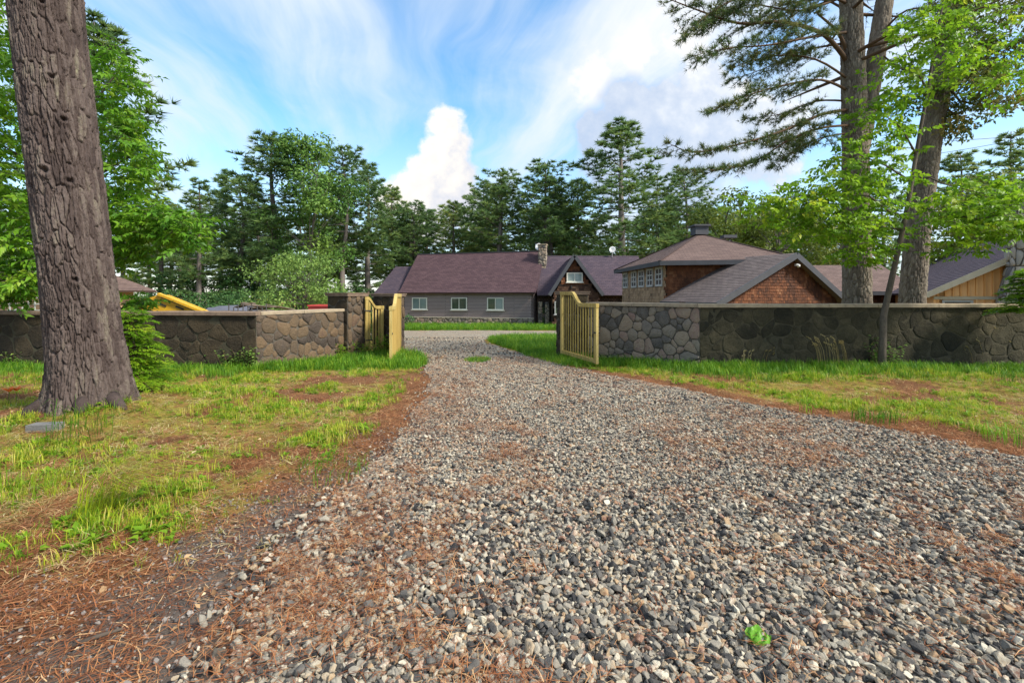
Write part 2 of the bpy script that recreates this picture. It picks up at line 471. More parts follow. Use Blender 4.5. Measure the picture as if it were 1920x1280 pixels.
MT['leaf_olive'] = material('leaf_olive', [(0, (0.05, 0.085, 0.018)), (0.5, (0.12, 0.16, 0.03)), (1, (0.24, 0.20, 0.055))], noise=(0.6, 0.6), tint=0.9, rough=0.5, transl=0.4)
MT['leaf_far'] = material('leaf_far', [(0, (0.045, 0.115, 0.026)), (0.5, (0.105, 0.215, 0.040)), (1, (0.20, 0.31, 0.055))], noise=(0.3, 0.7), tint=0.8, rand=0.3, rough=0.5, transl=0.35)
MT['leaf_bush'] = material('leaf_bush', [(0, (0.022, 0.065, 0.020)), (0.5, (0.050, 0.125, 0.034)), (1, (0.11, 0.20, 0.05))], noise=(0.3, 0.7), tint=0.8, rand=0.3, rough=0.5, transl=0.3)
MT['leaf_yellow'] = material('leaf_yellow', [(0, (0.07, 0.11, 0.02)), (0.5, (0.16, 0.21, 0.03)), (1, (0.32, 0.32, 0.05))], noise=(0.3, 0.7), tint=0.8, rand=0.3, rough=0.5, transl=0.4)
MT['leaf_apple'] = material('leaf_apple', [(0, (0.07, 0.14, 0.035)), (0.5, (0.17, 0.28, 0.06)), (1, (0.32, 0.42, 0.10))], noise=(0.5, 0.7), tint=0.8, rough=0.5, transl=0.35)
MT['grass'] = material('grass', [(0, (0.085, 0.19, 0.010)), (0.3, (0.20, 0.33, 0.014)), (0.62, (0.39, 0.46, 0.025)), (0.86, (0.54, 0.50, 0.07)), (1, (0.56, 0.44, 0.17))], rand=0.9, tint=0.5, rough=0.5, transl=0.4)
MT['grass_lush'] = material('grass_lush', [(0, (0.045, 0.135, 0.010)), (0.5, (0.105, 0.260, 0.016)), (0.85, (0.20, 0.36, 0.022)), (1, (0.34, 0.42, 0.04))], rand=0.85, tint=0.5, rough=0.5, transl=0.4)
MT['straw'] = material('straw', [(0, (0.28, 0.20, 0.07)), (0.6, (0.46, 0.36, 0.15)), (1, (0.62, 0.56, 0.34))], rand=0.6, tint=0.8, rough=0.6, transl=0.3)
MT['needle_litter'] = material('needle_litter', [(0, (0.085, 0.030, 0.014)), (0.45, (0.225, 0.076, 0.028)), (0.76, (0.38, 0.165, 0.062)), (1, (0.56, 0.38, 0.20))], rand=0.6, tint=0.7, rough=0.7)
MT['dead_leaf'] = material('dead_leaf', [(0, (0.16, 0.08, 0.035)), (0.6, (0.42, 0.28, 0.15)), (1, (0.62, 0.48, 0.30))], rand=1.0, rough=0.8, transl=0.15)
MT['gravel_stone'] = material('gravel_stone', [(0, (0.030, 0.029, 0.030)), (0.20, (0.095, 0.089, 0.082)), (0.42, (0.225, 0.203, 0.168)), (0.68, (0.37, 0.335, 0.265)), (0.82, (0.34, 0.235, 0.135)), (0.91, (0.22, 0.11, 0.075)), (1, (0.52, 0.47, 0.37))],
                              rand=1.05, noise=(0.9, 0.28), fine=(7, 0.22), rough=0.85, bump=(5, 0.35, 0.2))
MT['gravel_fine'] = material('gravel_fine', [(0, (0.05, 0.045, 0.045)), (0.4, (0.14, 0.125, 0.115)), (0.8, (0.25, 0.22, 0.20)), (1, (0.36, 0.33, 0.28))],
                             rand=1.0, noise=(0.9, 0.3), rough=0.9)
MT['flower_orange'] = material('flower_orange', [(0, (0.70, 0.13, 0.02)), (1, (0.85, 0.22, 0.04))], noise=(9, 1), rough=0.5, transl=0.3)
MT['flower_white'] = material('flower_white', [(0, (0.62, 0.62, 0.45)), (1, (0.8, 0.8, 0.7))], noise=(9, 1), rough=0.6, transl=0.2)
MT['bright_leaf'] = material('bright_leaf', [(0, (0.07, 0.22, 0.015)), (1, (0.20, 0.45, 0.04))], noise=(30, 1.4), rough=0.4, transl=0.3)
MT['cable'] = material('cable', [(0, (0.03, 0.03, 0.03)), (1, (0.07, 0.07, 0.07))], noise=(3, 1), rough=0.7)
MT['grey_block'] = material('grey_block', [(0, (0.10, 0.10, 0.10)), (1, (0.20, 0.195, 0.185))], noise=(9, 1.4), fine=(60, 0.5), rough=0.95, bump=(40, 0.5))


def ground_material():
    m = bpy.data.materials.new('ground_cover')
    m.use_nodes = True
    m.node_tree.nodes.clear()
    n = NT(m.node_tree)
    oc = n.node('ShaderNodeTexCoord').outputs['Object']
    A = lambda k: n.node('ShaderNodeAttribute', attribute_name=k).outputs['Fac']
    fine = n.noise(oc, 60, 5, 0.75)
    mid = n.noise(oc, 7, 5, 0.65)
    streak = n.noise(n.vm('MULTIPLY', oc, (1, 1, 1)), 150, 4, 0.8, 1.8)
    mixf = n.m('ADD', n.m('MULTIPLY', fine, 0.5), n.m('MULTIPLY', streak, 0.5))
    needle = n.ramp(mixf, [(0.25, (0.035, 0.018, 0.012)), (0.45, (0.115, 0.052, 0.026)), (0.6, (0.24, 0.125, 0.06)), (0.75, (0.46, 0.32, 0.17))])
    dirt = n.ramp(mixf, [(0.25, (0.045, 0.036, 0.032)), (0.5, (0.125, 0.10, 0.085)), (0.75, (0.25, 0.21, 0.18))])
    gr = n.ramp(n.m('ADD', n.m('MULTIPLY', mid, 0.6), n.m('MULTIPLY', fine, 0.4)), [(0.32, (0.045, 0.065, 0.012)), (0.44, (0.15, 0.17, 0.022)), (0.52, (0.27, 0.24, 0.045)), (0.60, (0.26, 0.13, 0.05)), (0.72, (0.42, 0.28, 0.12))])
    nf = n.m('ADD', n.m('MULTIPLY', n.m('SUBTRACT', mid, 0.5), 1.3), n.m('MULTIPLY', n.m('SUBTRACT', fine, 0.5), 0.9))
    c = n.mix(n.step(n.m('ADD', A('dirt'), nf), 0.35, 0.65), needle, dirt)
    c = n.mix(n.step(n.m('ADD', n.m('MULTIPLY', A('grass'), 0.66), n.m('MULTIPLY', nf, 1.3)), 0.35, 0.65), c, gr)
    b = n.node('ShaderNodeBsdfPrincipled')
    n.put(b.inputs['Base Color'], c)
    b.inputs['Roughness'].default_value = 0.95
    b.inputs['Specular IOR Level'].default_value = 0.1
    bn = n.node('ShaderNodeBump')
    bn.inputs['Strength'].default_value = 0.8
    bn.inputs['Distance'].default_value = 0.03
    n.put(bn.inputs['Height'], n.m('ADD', mixf, mid))
    n.put(b.inputs['Normal'], bn.outputs[0])
    o = n.node('ShaderNodeOutputMaterial')
    n.put(o.inputs[0], b.outputs[0])
    return m


def drive_material():
    m = bpy.data.materials.new('drive_gravel')
    m.use_nodes = True
    m.node_tree.nodes.clear()
    n = NT(m.node_tree)
    oc = n.node('ShaderNodeTexCoord').outputs['Object']
    vo = n.node('ShaderNodeTexVoronoi')
    n.put(vo.inputs['Vector'], oc)
    vo.inputs['Scale'].default_value = 26.0
    sep = n.node('ShaderNodeSeparateColor')
    n.put(sep.inputs[0], vo.outputs['Color'])
    big = n.noise(oc, 0.9, 5, 0.65)
    mid = n.noise(oc, 6, 5, 0.7)
    st = n.ramp(sep.outputs[0], [(0, (0.07, 0.066, 0.062)), (0.3, (0.20, 0.182, 0.155)), (0.65, (0.34, 0.305, 0.245)), (0.9, (0.42, 0.375, 0.29)), (1, (0.36, 0.22, 0.13))])
    nd = n.ramp(mid, [(0.3, (0.13, 0.06, 0.03)), (0.7, (0.34, 0.19, 0.10))])
    c = n.mix(n.m('MULTIPLY', n.step(n.m('ADD', n.m('MULTIPLY', big, 0.6), n.m('MULTIPLY', mid, 0.4)), 0.47, 0.66), 0.6), st, nd)
    b = n.node('ShaderNodeBsdfPrincipled')
    n.put(b.inputs['Base Color'], c)
    b.inputs['Roughness'].default_value = 0.95
    b.inputs['Specular IOR Level'].default_value = 0.1
    bn = n.node('ShaderNodeBump')
    bn.inputs['Strength'].default_value = 1.0
    bn.inputs['Distance'].default_value = 0.03
    bn.invert = True
    n.put(bn.inputs['Height'], vo.outputs['Distance'])
    n.put(b.inputs['Normal'], bn.outputs[0])
    o = n.node('ShaderNodeOutputMaterial')
    n.put(o.inputs[0], b.outputs[0])
    return m


MT['ground'] = ground_material()
MT['drive'] = drive_material()

# ------------------------------------------------------------------ object helpers
OFF = {}


def tag(o, label=None, cat=None, group=None, kind=None):
    if label:
        o['label'] = label
    if cat:
        o['category'] = cat
    if group:
        o['group'] = group
    if kind:
        o['kind'] = kind
    return o


def thing(name, label, cat, loc=(0, 0, 0), group=None):
    o = bpy.data.objects.new(name, None)
    COL.objects.link(o)
    o.location = loc
    o.empty_display_size = 0.2
    OFF[o.name] = Vector(loc)
    return tag(o, label, cat, group)


def link(name, me, parent=None, mats=()):
    o = bpy.data.objects.new(name, me)
    COL.objects.link(o)
    for m in mats:
        me.materials.append(m)
    if parent is not None:
        o.parent = parent
        OFF[o.name] = OFF.get(parent.name, Vector((0, 0, 0)))
    else:
        OFF[o.name] = Vector((0, 0, 0))
    return o


def copy_tree(o, parent=None):
    c = o.copy()
    COL.objects.link(c)
    c.parent = parent
    for ch in o.children:
        copy_tree(ch, c)
    return c


def np_mesh(name, V, Fa, mat, parent=None, tint=None, smooth=False):
    V = np.asarray(V, np.float32)
    if parent is not None:
        V = V - np.array(OFF.get(parent.name, (0, 0, 0)), np.float32)
    Fa = np.asarray(Fa, np.int32)
    k = Fa.shape[1]
    me = bpy.data.meshes.new(name)
    me.vertices.add(len(V))
    me.vertices.foreach_set('co', V.ravel())
    me.loops.add(Fa.size)
    me.loops.foreach_set('vertex_index', Fa.ravel())
    me.polygons.add(len(Fa))
    me.polygons.foreach_set('loop_start', np.arange(0, Fa.size, k, dtype=np.int32))
    me.polygons.foreach_set('loop_total', np.full(len(Fa), k, np.int32))
    if smooth:
        me.polygons.foreach_set('use_smooth', np.ones(len(Fa), bool))
    if tint is not None:
        a = me.attributes.new('tint', 'FLOAT', 'POINT')
        a.data.foreach_set('value', np.asarray(tint, np.float32))
    me.update(calc_edges=True)
    return link(name, me, parent, (mat,) if mat else ())


class MB:
    """Collects boxes, bars, tubes and polygons into one mesh."""
    def __init__(self):
        self.v, self.f, self.uv, self.t, self.s = [], [], {}, {}, []
        self.tn = 0.5

    def add(self, vs, fs, smooth=False):
        b = len(self.v)
        self.v += [Vector(p) for p in vs]
        for f in fs:
            self.f.append([i + b for i in f])
            self.s.append(smooth)
        for i in range(len(vs)):
            self.t[b + i] = self.tn
        return b

    def box(self, c, size, rot=0.0, axes=None):
        ax = axes or (Vector((math.cos(rot), math.sin(rot), 0)), Vector((-math.sin(rot), math.cos(rot), 0)), Vector((0, 0, 1)))
        c = Vector(c)
        vs = [c + ax[0] * (sx * size[0] / 2) + ax[1] * (sy * size[1] / 2) + ax[2] * (sz * size[2] / 2)
              for sz in (-1, 1) for sy in (-1, 1) for sx in (-1, 1)]
        self.add(vs, [(0, 2, 3, 1), (4, 5, 7, 6), (0, 1, 5, 4), (2, 6, 7, 3), (0, 4, 6, 2), (1, 3, 7, 5)])
        return self

    def bar(self, p0, p1, w, hgt_, side=None):
        """A bar of section w (sideways) x hgt_ between two points."""
        p0, p1 = Vector(p0), Vector(p1)
        d = (p1 - p0)
        L = d.length
        d.normalize()
        s = Vector(side) if side is not None else d.cross(Vector((0, 0, 1)))
        if s.length < 1e-4:
            s = Vector((1, 0, 0))
        s = (s - d * s.dot(d)).normalized()
        n = s.cross(d).normalized()
        self.box((p0 + p1) / 2, (L, w, hgt_), axes=(d, s, n))
        return self

    def tube(self, pts, radii, sides=6, cap=True, smooth=True):
        pts = [Vector(p) for p in pts]
        vs, fs = [], []
        ref = Vector((0.13, 0.31, 0.94))
        for i, p in enumerate(pts):
            d = (pts[min(i + 1, len(pts) - 1)] - pts[max(i - 1, 0)])
            d = d.normalized() if d.length > 1e-6 else Vector((0, 0, 1))
            a = d.cross(ref)
            if a.length < 0.2:
                a = d.cross(Vector((1, 0, 0)))
            a.normalize()
            b = d.cross(a)
            for k in range(sides):
                q = 2 * math.pi * k / sides
                vs.append(p + (a * math.cos(q) + b * math.sin(q)) * radii[i])
        for i in range(len(pts) - 1):
            for k in range(sides):
                k2 = (k + 1) % sides
                fs.append((i * sides + k, i * sides + k2, (i + 1) * sides + k2, (i + 1) * sides + k))
        if cap:
            fs.append(tuple(range(sides))[::-1])
            fs.append(tuple((len(pts) - 1) * sides + k for k in range(sides)))
        self.add(vs, fs, smooth)
        return self

    def prism(self, poly, vec):
        poly = [Vector(p) for p in poly]
        vec = Vector(vec)
        n = len(poly)
        vs = poly + [p + vec for p in poly]
        fs = [tuple(range(n))[::-1], tuple(range(n, 2 * n))]
        for i in range(n):
            j = (i + 1) % n
            fs.append((i, j, n + j, n + i))
        self.add(vs, fs)
        return self

    def quad_uv(self, pts, uvs):
        b = self.add(pts, [tuple(range(len(pts)))])
        self.uv[len(self.f) - 1] = uvs

    def build(self, name, mat, parent=None, tint=False, fix=True):
        off = OFF.get(parent.name, Vector((0, 0, 0))) if parent is not None else Vector((0, 0, 0))
        me = bpy.data.meshes.new(name)
        me.from_pydata([tuple(p - off) for p in self.v], [], [tuple(f) for f in self.f])
        me.polygons.foreach_set('use_smooth', np.array(self.s, bool))
        if self.uv:
            ul = me.uv_layers.new(name='UVMap')
            for fi, uvs in self.uv.items():
                for li, q in zip(me.polygons[fi].loop_indices, uvs):
                    ul.data[li].uv = q
        if tint:
            a = me.attributes.new('tint', 'FLOAT', 'POINT')
            a.data.foreach_set('value', np.array([self.t[i] for i in range(len(self.v))], np.float32))
        if fix and not self.uv:
            bm = bmesh.new()
            bm.from_mesh(me)
            bmesh.ops.recalc_face_normals(bm, faces=bm.faces)
            bm.to_mesh(me)
            bm.free()
        return link(name, me, parent, (mat,))


# ------------------------------------------------------------------ ground and drive
def make_ground():
    def axis(lo, hi, step, far):
        core = list(np.arange(lo, hi + 1e-6, step))
        out, d, p = [], step, hi
        while p < far:
            d *= 1.25
            p += d
            out.append(p)
        neg, d, p = [], step, lo
        while p > -far:
            d *= 1.25
            p -= d
            neg.append(p)
        return np.array(neg[::-1] + core + out)
    xs = axis(-13, 13, 0.16, 700)
    ys = np.array(list(axis(-2, 22, 0.16, 900)))
    ys = ys[ys > -120]
    GX, GY = np.meshgrid(xs, ys)
    V = np.stack([GX.ravel(), GY.ravel(), hgt(GX.ravel(), GY.ravel())], 1)
    nx, ny = len(xs), len(ys)
    i = np.arange(ny - 1)[:, None] * nx + np.arange(nx - 1)[None, :]
    i = i.ravel()
    Fq = np.stack([i, i + 1, i + nx + 1, i + nx], 1)
    o = np_mesh('ground', V, Fq, MT['ground'], smooth=True)
    g, nd, dt = cover(V[:, 0], V[:, 1])
    for k, a in (('grass', g), ('dirt', dt)):
        at = o.data.attributes.new(k, 'FLOAT', 'POINT')
        at.data.foreach_set('value', a.astype(np.float32))
    tag(o, 'grassy and needle strewn ground on both sides of the drive', 'ground', kind='structure')


def cover(x, y):
    """Grass, needle and bare-dirt amounts (0..1) of the terrain."""
    x, y = np.asarray(x, float), np.asarray(y, float)
    dl, dr = xl(y) - x, x - xr(y)
    patch = fbm(x * 0.9, y * 0.9, 21, 4)
    patch2 = fbm(x * 2.6, y * 2.6, 33, 3)
    # left of the drive
    gl = sstep((y - 1.9 - 0.6 * patch) / 0.9) * sstep((dl - 0.05 - 0.45 * patch2) / 0.5) * sstep((patch * 0.5 + patch2 * 0.5 - 0.36) / 0.16)
    gl = np.maximum(gl, sstep((y - 8.0) / 1.5) * sstep((dl - 0.1) / 0.4) * 0.9)
    gr = sstep((dr - 0.25 - 0.9 * patch * np.clip((6.5 - y) / 2, 0, 1)) / 0.5) * sstep((patch * 0.55 + patch2 * 0.45 - 0.28) / 0.2)
    gr = np.maximum(gr, sstep((y - 8.6) / 0.6) * sstep((dr - 0.1) / 0.3) * 0.95)
    g = np.where(dl > 0, gl, np.where(dr > 0, gr, 0.0))
    g = np.where(y > 14, np.where((dl > 0) | (dr > 0), 0.85, 0.0), g)
    g = np.where(y > 21.9, 0.9, g)
    dt = np.where(dl > 0, np.maximum(sstep((1.0 - dl + 0.6 * (patch - 0.5)) / 0.8) * np.clip((4.6 - y) / 1.4, 0, 1), 0.62 * sstep((1.7 - dl + 1.6 * (patch - 0.5)) / 1.2) * np.clip((2.9 - y) / 0.9, 0, 1)), 0.0)
    dt = np.where((dl <= 0) & (dr <= 0), 1.0, dt)
    dt = np.maximum(dt, 0.9 * (y < 1.0))
    return g, np.clip(1 - g - dt, 0, 1), np.clip(dt, 0, 1)


def make_drive():
    ys = np.concatenate([np.arange(-12, 1.2, 0.8), np.arange(1.2, 14, 0.16), np.arange(14, 22.01, 0.4)])
    C = 40
    V, Fq = [], []
    for r, y in enumerate(ys):
        a = xl(y) + 0.16 * (vnoise(np.array([y * 2.3]), np.array([1.0]), 4)[0] - 0.5) + 0.10 * (vnoise(np.array([y * 7]), np.array([2.0]), 4)[0] - 0.5)
        b = xr(y) + 0.16 * (vnoise(np.array([y * 2.3]), np.array([5.0]), 4)[0] - 0.5) + 0.10 * (vnoise(np.array([y * 7]), np.array([8.0]), 4)[0] - 0.5)
        xx = np.linspace(a, b, C)
        V.append(np.stack([xx, np.full(C, y), hgt(xx, np.full(C, y)) + 0.014], 1))
        if r:
            i = (r - 1) * C + np.arange(C - 1)
            Fq.append(np.stack([i, i + 1, i + C + 1, i + C], 1))
    o = np_mesh('driveway', np.concatenate(V), np.concatenate(Fq), MT['drive'], smooth=True)
    tag(o, 'wide gravel driveway sweeping in through the open gateway', 'driveway', kind='structure')
    # the gravel way that crosses in front of the house
    xs = np.concatenate([np.arange(-40, 40.1, 0.5)])
    V, Fq = [], []
    R_ = 9
    for x in xs:
        y0 = ROAD0 - 0.2 + 1.6 * np.clip((x + 0.5) / 8, 0, 1) + 0.35 * (vnoise(np.array([x * 0.9]), np.array([3.0]), 6)[0] - 0.5) - 0.5 * np.exp(-((x + 4) / 3) ** 2)
        y1 = ROAD1 + 0.8 * (vnoise(np.array([x * 0.5]), np.array([7.0]), 6)[0] - 0.5)
        yy = np.linspace(y0, y1, R_)
        V.append(np.stack([np.full(R_, x), yy, hgt(np.full(R_, x), yy) + 0.024], 1))
    for c in range(len(xs) - 1):
        i = c * R_ + np.arange(R_ - 1)
        Fq.append(np.stack([i, i + R_, i + R_ + 1, i + 1], 1))
    o = np_mesh('gravel_path', np.concatenate(V), np.concatenate(Fq), MT['drive'], smooth=True)
    tag(o, 'grey gravel way crossing in front of the long house', 'path', kind='structure')


make_ground()
make_drive()


# ------------------------------------------------------------------ masonry
def clip_poly(poly, p, nrm):
    """Keep the part of a 2-D polygon where (q-p).nrm <= 0."""
    out = []
    for i in range(len(poly)):
        a, b = poly[i], poly[(i + 1) % len(poly)]
        da, db = (a[0] - p[0]) * nrm[0] + (a[1] - p[1]) * nrm[1], (b[0] - p[0]) * nrm[0] + (b[1] - p[1]) * nrm[1]
        if da <= 0:
            out.append(a)
        if (da < 0 < db) or (db < 0 < da):
            t = da / (da - db)
            out.append((a[0] + (b[0] - a[0]) * t, a[1] + (b[1] - a[1]) * t))
    return out


def voronoi(region, size, seed):
    """Irregular stone outlines that fill a convex region."""
    r = random.Random(seed)
    x0, x1 = min(p[0] for p in region), max(p[0] for p in region)
    y0, y1 = min(p[1] for p in region), max(p[1] for p in region)
    sites = []
    target = (x1 - x0) * (y1 - y0) / (size * size * 0.9)
    tries = 0
    while len(sites) < target and tries < 6000:
        tries += 1
        q = (r.uniform(x0, x1), r.uniform(y0, y1), r.choice((0.55, 0.7, 0.85, 1.0, 1.15)) * size)
        if all((q[0] - s[0]) ** 2 + ((q[1] - s[1]) * 1.2) ** 2 > (0.42 * (q[2] + s[2])) ** 2 for s in sites):
            sites.append(q)
    out = []
    for i, s in enumerate(sites):
        poly = list(region)
        near = sorted((t for j, t in enumerate(sites) if j != i), key=lambda t: (t[0] - s[0]) ** 2 + (t[1] - s[1]) ** 2)[:16]
        for t in near:
            dx, dy = t[0] - s[0], t[1] - s[1]
            k = 0.5 + 0.5 * (s[2] ** 2 - t[2] ** 2) * 0.55 / max(dx * dx + dy * dy, 1e-6)
            k = min(max(k, 0.25), 0.75)
            poly = clip_poly(poly, (s[0] + dx * k, s[1] + dy * k), (dx, dy))
            if len(poly) < 3:
                break
        if len(poly) >= 3:
            out.append(poly)
    return out


def inset(poly, d):
    cx, cy = sum(p[0] for p in poly) / len(poly), sum(p[1] for p in poly) / len(poly)
    src = list(poly)
    for i in range(len(src)):
        a, b = src[i], src[(i + 1) % len(src)]
        ex, ey = b[0] - a[0], b[1] - a[1]
        L = math.hypot(ex, ey)
        if L < 1e-5:
            continue
        nx, ny = ey / L, -ex / L
        if (cx - a[0]) * nx + (cy - a[1]) * ny > 0:
            nx, ny = -nx, -ny
        poly = clip_poly(poly, (a[0] - nx * d, a[1] - ny * d), (nx, ny))
        if len(poly) < 3:
            return []
    return poly


def chaikin(poly, k=0.21):
    out = []
    for i in range(len(poly)):
        a, b = poly[i], poly[(i + 1) % len(poly)]
        if math.hypot(b[0] - a[0], b[1] - a[1]) < 0.03:
            out.append(((a[0] + b[0]) / 2, (a[1] + b[1]) / 2))
            continue
        out.append((a[0] + (b[0] - a[0]) * k, a[1] + (b[1] - a[1]) * k))
        out.append((a[0] + (b[0] - a[0]) * (1 - k), a[1] + (b[1] - a[1]) * (1 - k)))
    return out


def stones(parent, p0, eu, ev, en, region, size, mat, seed, joint=0.012, proud=(0.015, 0.05)):
    """Each stone of a masonry face as its own part; eu, ev span the face and en points out of it."""
    p0, eu, ev, en = Vector(p0), Vector(eu), Vector(ev), Vector(en)
    r = random.Random(seed * 3 + 1)
    n = 0
    for poly in voronoi(region, size, seed):
        poly = inset(poly, joint * r.uniform(0.6, 1.5))
        if len(poly) < 3:
            continue
        poly = chaikin(poly)
        area = abs(sum(poly[i][0] * poly[(i + 1) % len(poly)][1] - poly[(i + 1) % len(poly)][0] * poly[i][1] for i in range(len(poly)))) / 2
        if area < 0.0012 or len(poly) < 3:
            continue
        cx, cy = sum(p[0] for p in poly) / len(poly), sum(p[1] for p in poly) / len(poly)
        d = r.uniform(*proud)
        tx, ty = r.uniform(-0.07, 0.07) * min(1, d / 0.02), r.uniform(-0.07, 0.07) * min(1, d / 0.02)
        K = len(poly)
        jit = [(r.uniform(-0.009, 0.009), r.uniform(-0.009, 0.009)) for _ in range(K)]
        vs = []
        for sc, dd in ((1.0, -0.03), (0.98, d * 0.6), (0.87, d)):
            for (a0, b0), (ja, jb) in zip(poly, jit):
                a, b = a0 + ja, b0 + jb
                q = (cx + (a - cx) * sc, cy + (b - cy) * sc)
                tl = (tx * (q[0] - cx) + ty * (q[1] - cy)) if dd > 0 else 0
                vs.append(p0 + eu * q[0] + ev * q[1] + en * (dd + tl + (r.uniform(-0.004, 0.004) if dd > 0 else 0)))
        vs.append(p0 + eu * cx + ev * cy + en * (d + r.uniform(-0.006, 0.008)))
        fs = []
        for lv in (0, 1):
            for i in range(K):
                j = (i + 1) % K
                fs.append((lv * K + i, lv * K + j, (lv + 1) * K + j, (lv + 1) * K + i))
        for i in range(K):
            fs.append((2 * K + i, 2 * K + (i + 1) % K, 3 * K))
        b = MB()
        b.add(vs, fs, smooth=True)
        o = b.build('stone', mat, parent)
        n += 1
    return n


def wall_run(parent, a, b, zt, stone_mat, mortar, size, seed, thick=0.34, joint=0.012, proud=(0.015, 0.05), drop=0.35, flip=1):
    """A straight run of wall from a to b (x,y of its near face); stones on that face."""
    a, b = Vector((a[0], a[1], 0)), Vector((b[0], b[1], 0))
    d = (b - a)
    L = d.length
    d.normalize()
    nrm = Vector((d.y, -d.x, 0)) * flip
    zb = min(h1(a.x, a.y), h1(b.x, b.y)) - drop
    core = MB()
    c = (a + b) / 2 - nrm * (thick / 2)
    core.box((c.x, c.y, (zt + zb) / 2), (L, thick, zt - zb), axes=(d, nrm, Vector((0, 0, 1))))
    core.build('wall_core', mortar, parent)
    stones(parent, a + Vector((0, 0, zb)), d, Vector((0, 0, 1)), nrm, [(0, drop * 0.5), (L, drop * 0.5), (L, zt - zb), (0, zt - zb)], size, stone_mat, seed, joint, proud)
    return d, nrm, L


def coping_run(parent, a, b, zt, mat, thick=0.34, h=0.075, over=0.06, slab=1.3, seed=0, flip=1):
    r = random.Random(seed)
    a, b = Vector((a[0], a[1], 0)), Vector((b[0], b[1], 0))
    d = (b - a)
    L = d.length
    d.normalize()
    nrm = Vector((d.y, -d.x, 0)) * flip
    s = 0.0
    while s < L - 0.05:
        w = min(slab * r.uniform(0.8, 1.2), L - s)
        if L - s - w < 0.4:
            w = L - s
        m = MB()
        c = a + d * (s + w / 2) - nrm * (thick / 2)
        hh = h + r.uniform(-0.006, 0.006)
        sec = [(-thick / 2 - over, 0.0), (thick / 2 + over, 0.0), (thick / 2 + over, hh * 0.8), (thick / 2 + over - 0.015, hh), (-thick / 2 - over + 0.015, hh), (-thick / 2 - over, hh * 0.8)]
        g = 0.004
        m.prism([c - d * (w / 2 - g) + nrm * p + Vector((0, 0, zt + q)) for p, q in sec], d * (w - 2 * g))
        m.build('coping_slab', mat, parent)
        s += w


def make_walls():
    zl, zr = 1.095, 1.262
    lc, lp = (-5.34, 9.5), (-4.42, 11.95)
    t = thing('stone_wall', 'long brown fieldstone wall with pale coping ending at the left gate pillar', 'stone wall', (-5.3, 9.6, 0))
    wall_run(t, (-17.0, 10.5), lc, zl, MT['stone_brown_shaded'], MT['mortar_moss_shaded'], 0.36, 3, joint=0.004, proud=(0.002, 0.012))
    wall_run(t, lc, lp, zl, MT['stone_warm'], MT['mortar'], 0.25, 5, joint=0.007, proud=(0.008, 0.028))
    coping_run(t, (-17.0, 10.5), (-5.31, 9.5), zl, MT['coping_brown'], seed=2)
    coping_run(t, (-5.345, 9.62), (-4.44, 11.95), zl + 0.003, MT['coping'], seed=4)
    t = thing('stone_wall', 'long mossy fieldstone wall with pale coping running right from the right gate', 'stone wall', (3.9, 9.6, 0))
    rc = (3.92, 9.5)
    wall_run(t, (1.95, 11.75), rc, zr, MT['stone_grey'], MT['mortar'], 0.24, 11, joint=0.006, proud=(0.008, 0.028))
    wall_run(t, rc, (17.5, 9.7), zr, MT['stone_moss_shaded'], MT['mortar_moss_shaded'], 0.31, 17, joint=0.004, proud=(0.002, 0.012))
    coping_run(t, (1.95, 11.75), (3.90, 9.53), zr + 0.003, MT['coping'], seed=5)
    coping_run(t, (3.86, 9.5), (17.5, 9.7), zr, MT['coping'], seed=6)


def pillar(label, corner, th, a, zt, mats, seed, sizes=0.22):
    """Square stone pillar; corner = near corner, left face runs (-cos, sin), right face (sin, cos)."""
    cx, cy = corner
    d1 = Vector((-math.cos(th), math.sin(th), 0))
    d2 = Vector((math.sin(th), math.cos(th), 0))
    c = Vector((cx, cy, 0)) + (d1 + d2) * (a / 2)
    zb = h1(c.x, c.y) - 0.3
    t = thing('gate_pillar', label, 'pillar', (c.x, c.y, h1(c.x, c.y)))
    m = MB()
    m.box((c.x, c.y, (zt + zb) / 2), (a, a, zt - zb), axes=(-d1, d2, Vector((0, 0, 1))))
    m.build('pillar_core', MT['mortar'], t)
    up = Vector((0, 0, 1))
    H = zt - zb
    reg = [(0, 0.15), (a, 0.15), (a, H), (0, H)]
    P0 = Vector((cx, cy, zb))
    stones(t, P0 + d1 * a, -d1, up, Vector((-math.sin(th), -math.cos(th), 0)), reg, sizes * 1.25, mats[0], seed, 0.008, (0.006, 0.02))  # front face gets the shade-darkened stone, the drive face the lighter one
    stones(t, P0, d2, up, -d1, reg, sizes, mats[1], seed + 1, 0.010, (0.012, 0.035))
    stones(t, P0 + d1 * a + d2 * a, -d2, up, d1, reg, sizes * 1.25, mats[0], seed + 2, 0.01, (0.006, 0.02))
    k = MB()
    o = 0.06
    k.box((c.x, c.y, zt + 0.03), (a + 2 * o - 0.03, a + 2 * o - 0.03, 0.06), axes=(-d1, d2, up))
    k.box((c.x, c.y, zt + 0.072), (a + 2 * o, a + 2 * o, 0.028), axes=(-d1, d2, up))
    k.build('cap', MT['coping_brown'], t)
    return t


make_walls()
pillar('stone gate pillar at the end of the left wall, nearer of the two left pillars', (-4.30, 11.9), math.radians(24.5), 0.70, 1.50, (MT['stone_brown_shaded'], MT['stone_warm']), 31)
pillar('stone gate pillar that carries the left driveway gate, partly hidden by it', (-3.37, 12.9), math.radians(15), 0.64, 1.49, (MT['stone_brown_shaded'], MT['stone_warm']), 41)
pillar('stone gate pillar behind the slatted right driveway gate', (1.98, 11.9), math.radians(-4), 0.70, 1.54, (MT['stone_brown_shaded'], MT['stone_warm']), 51)


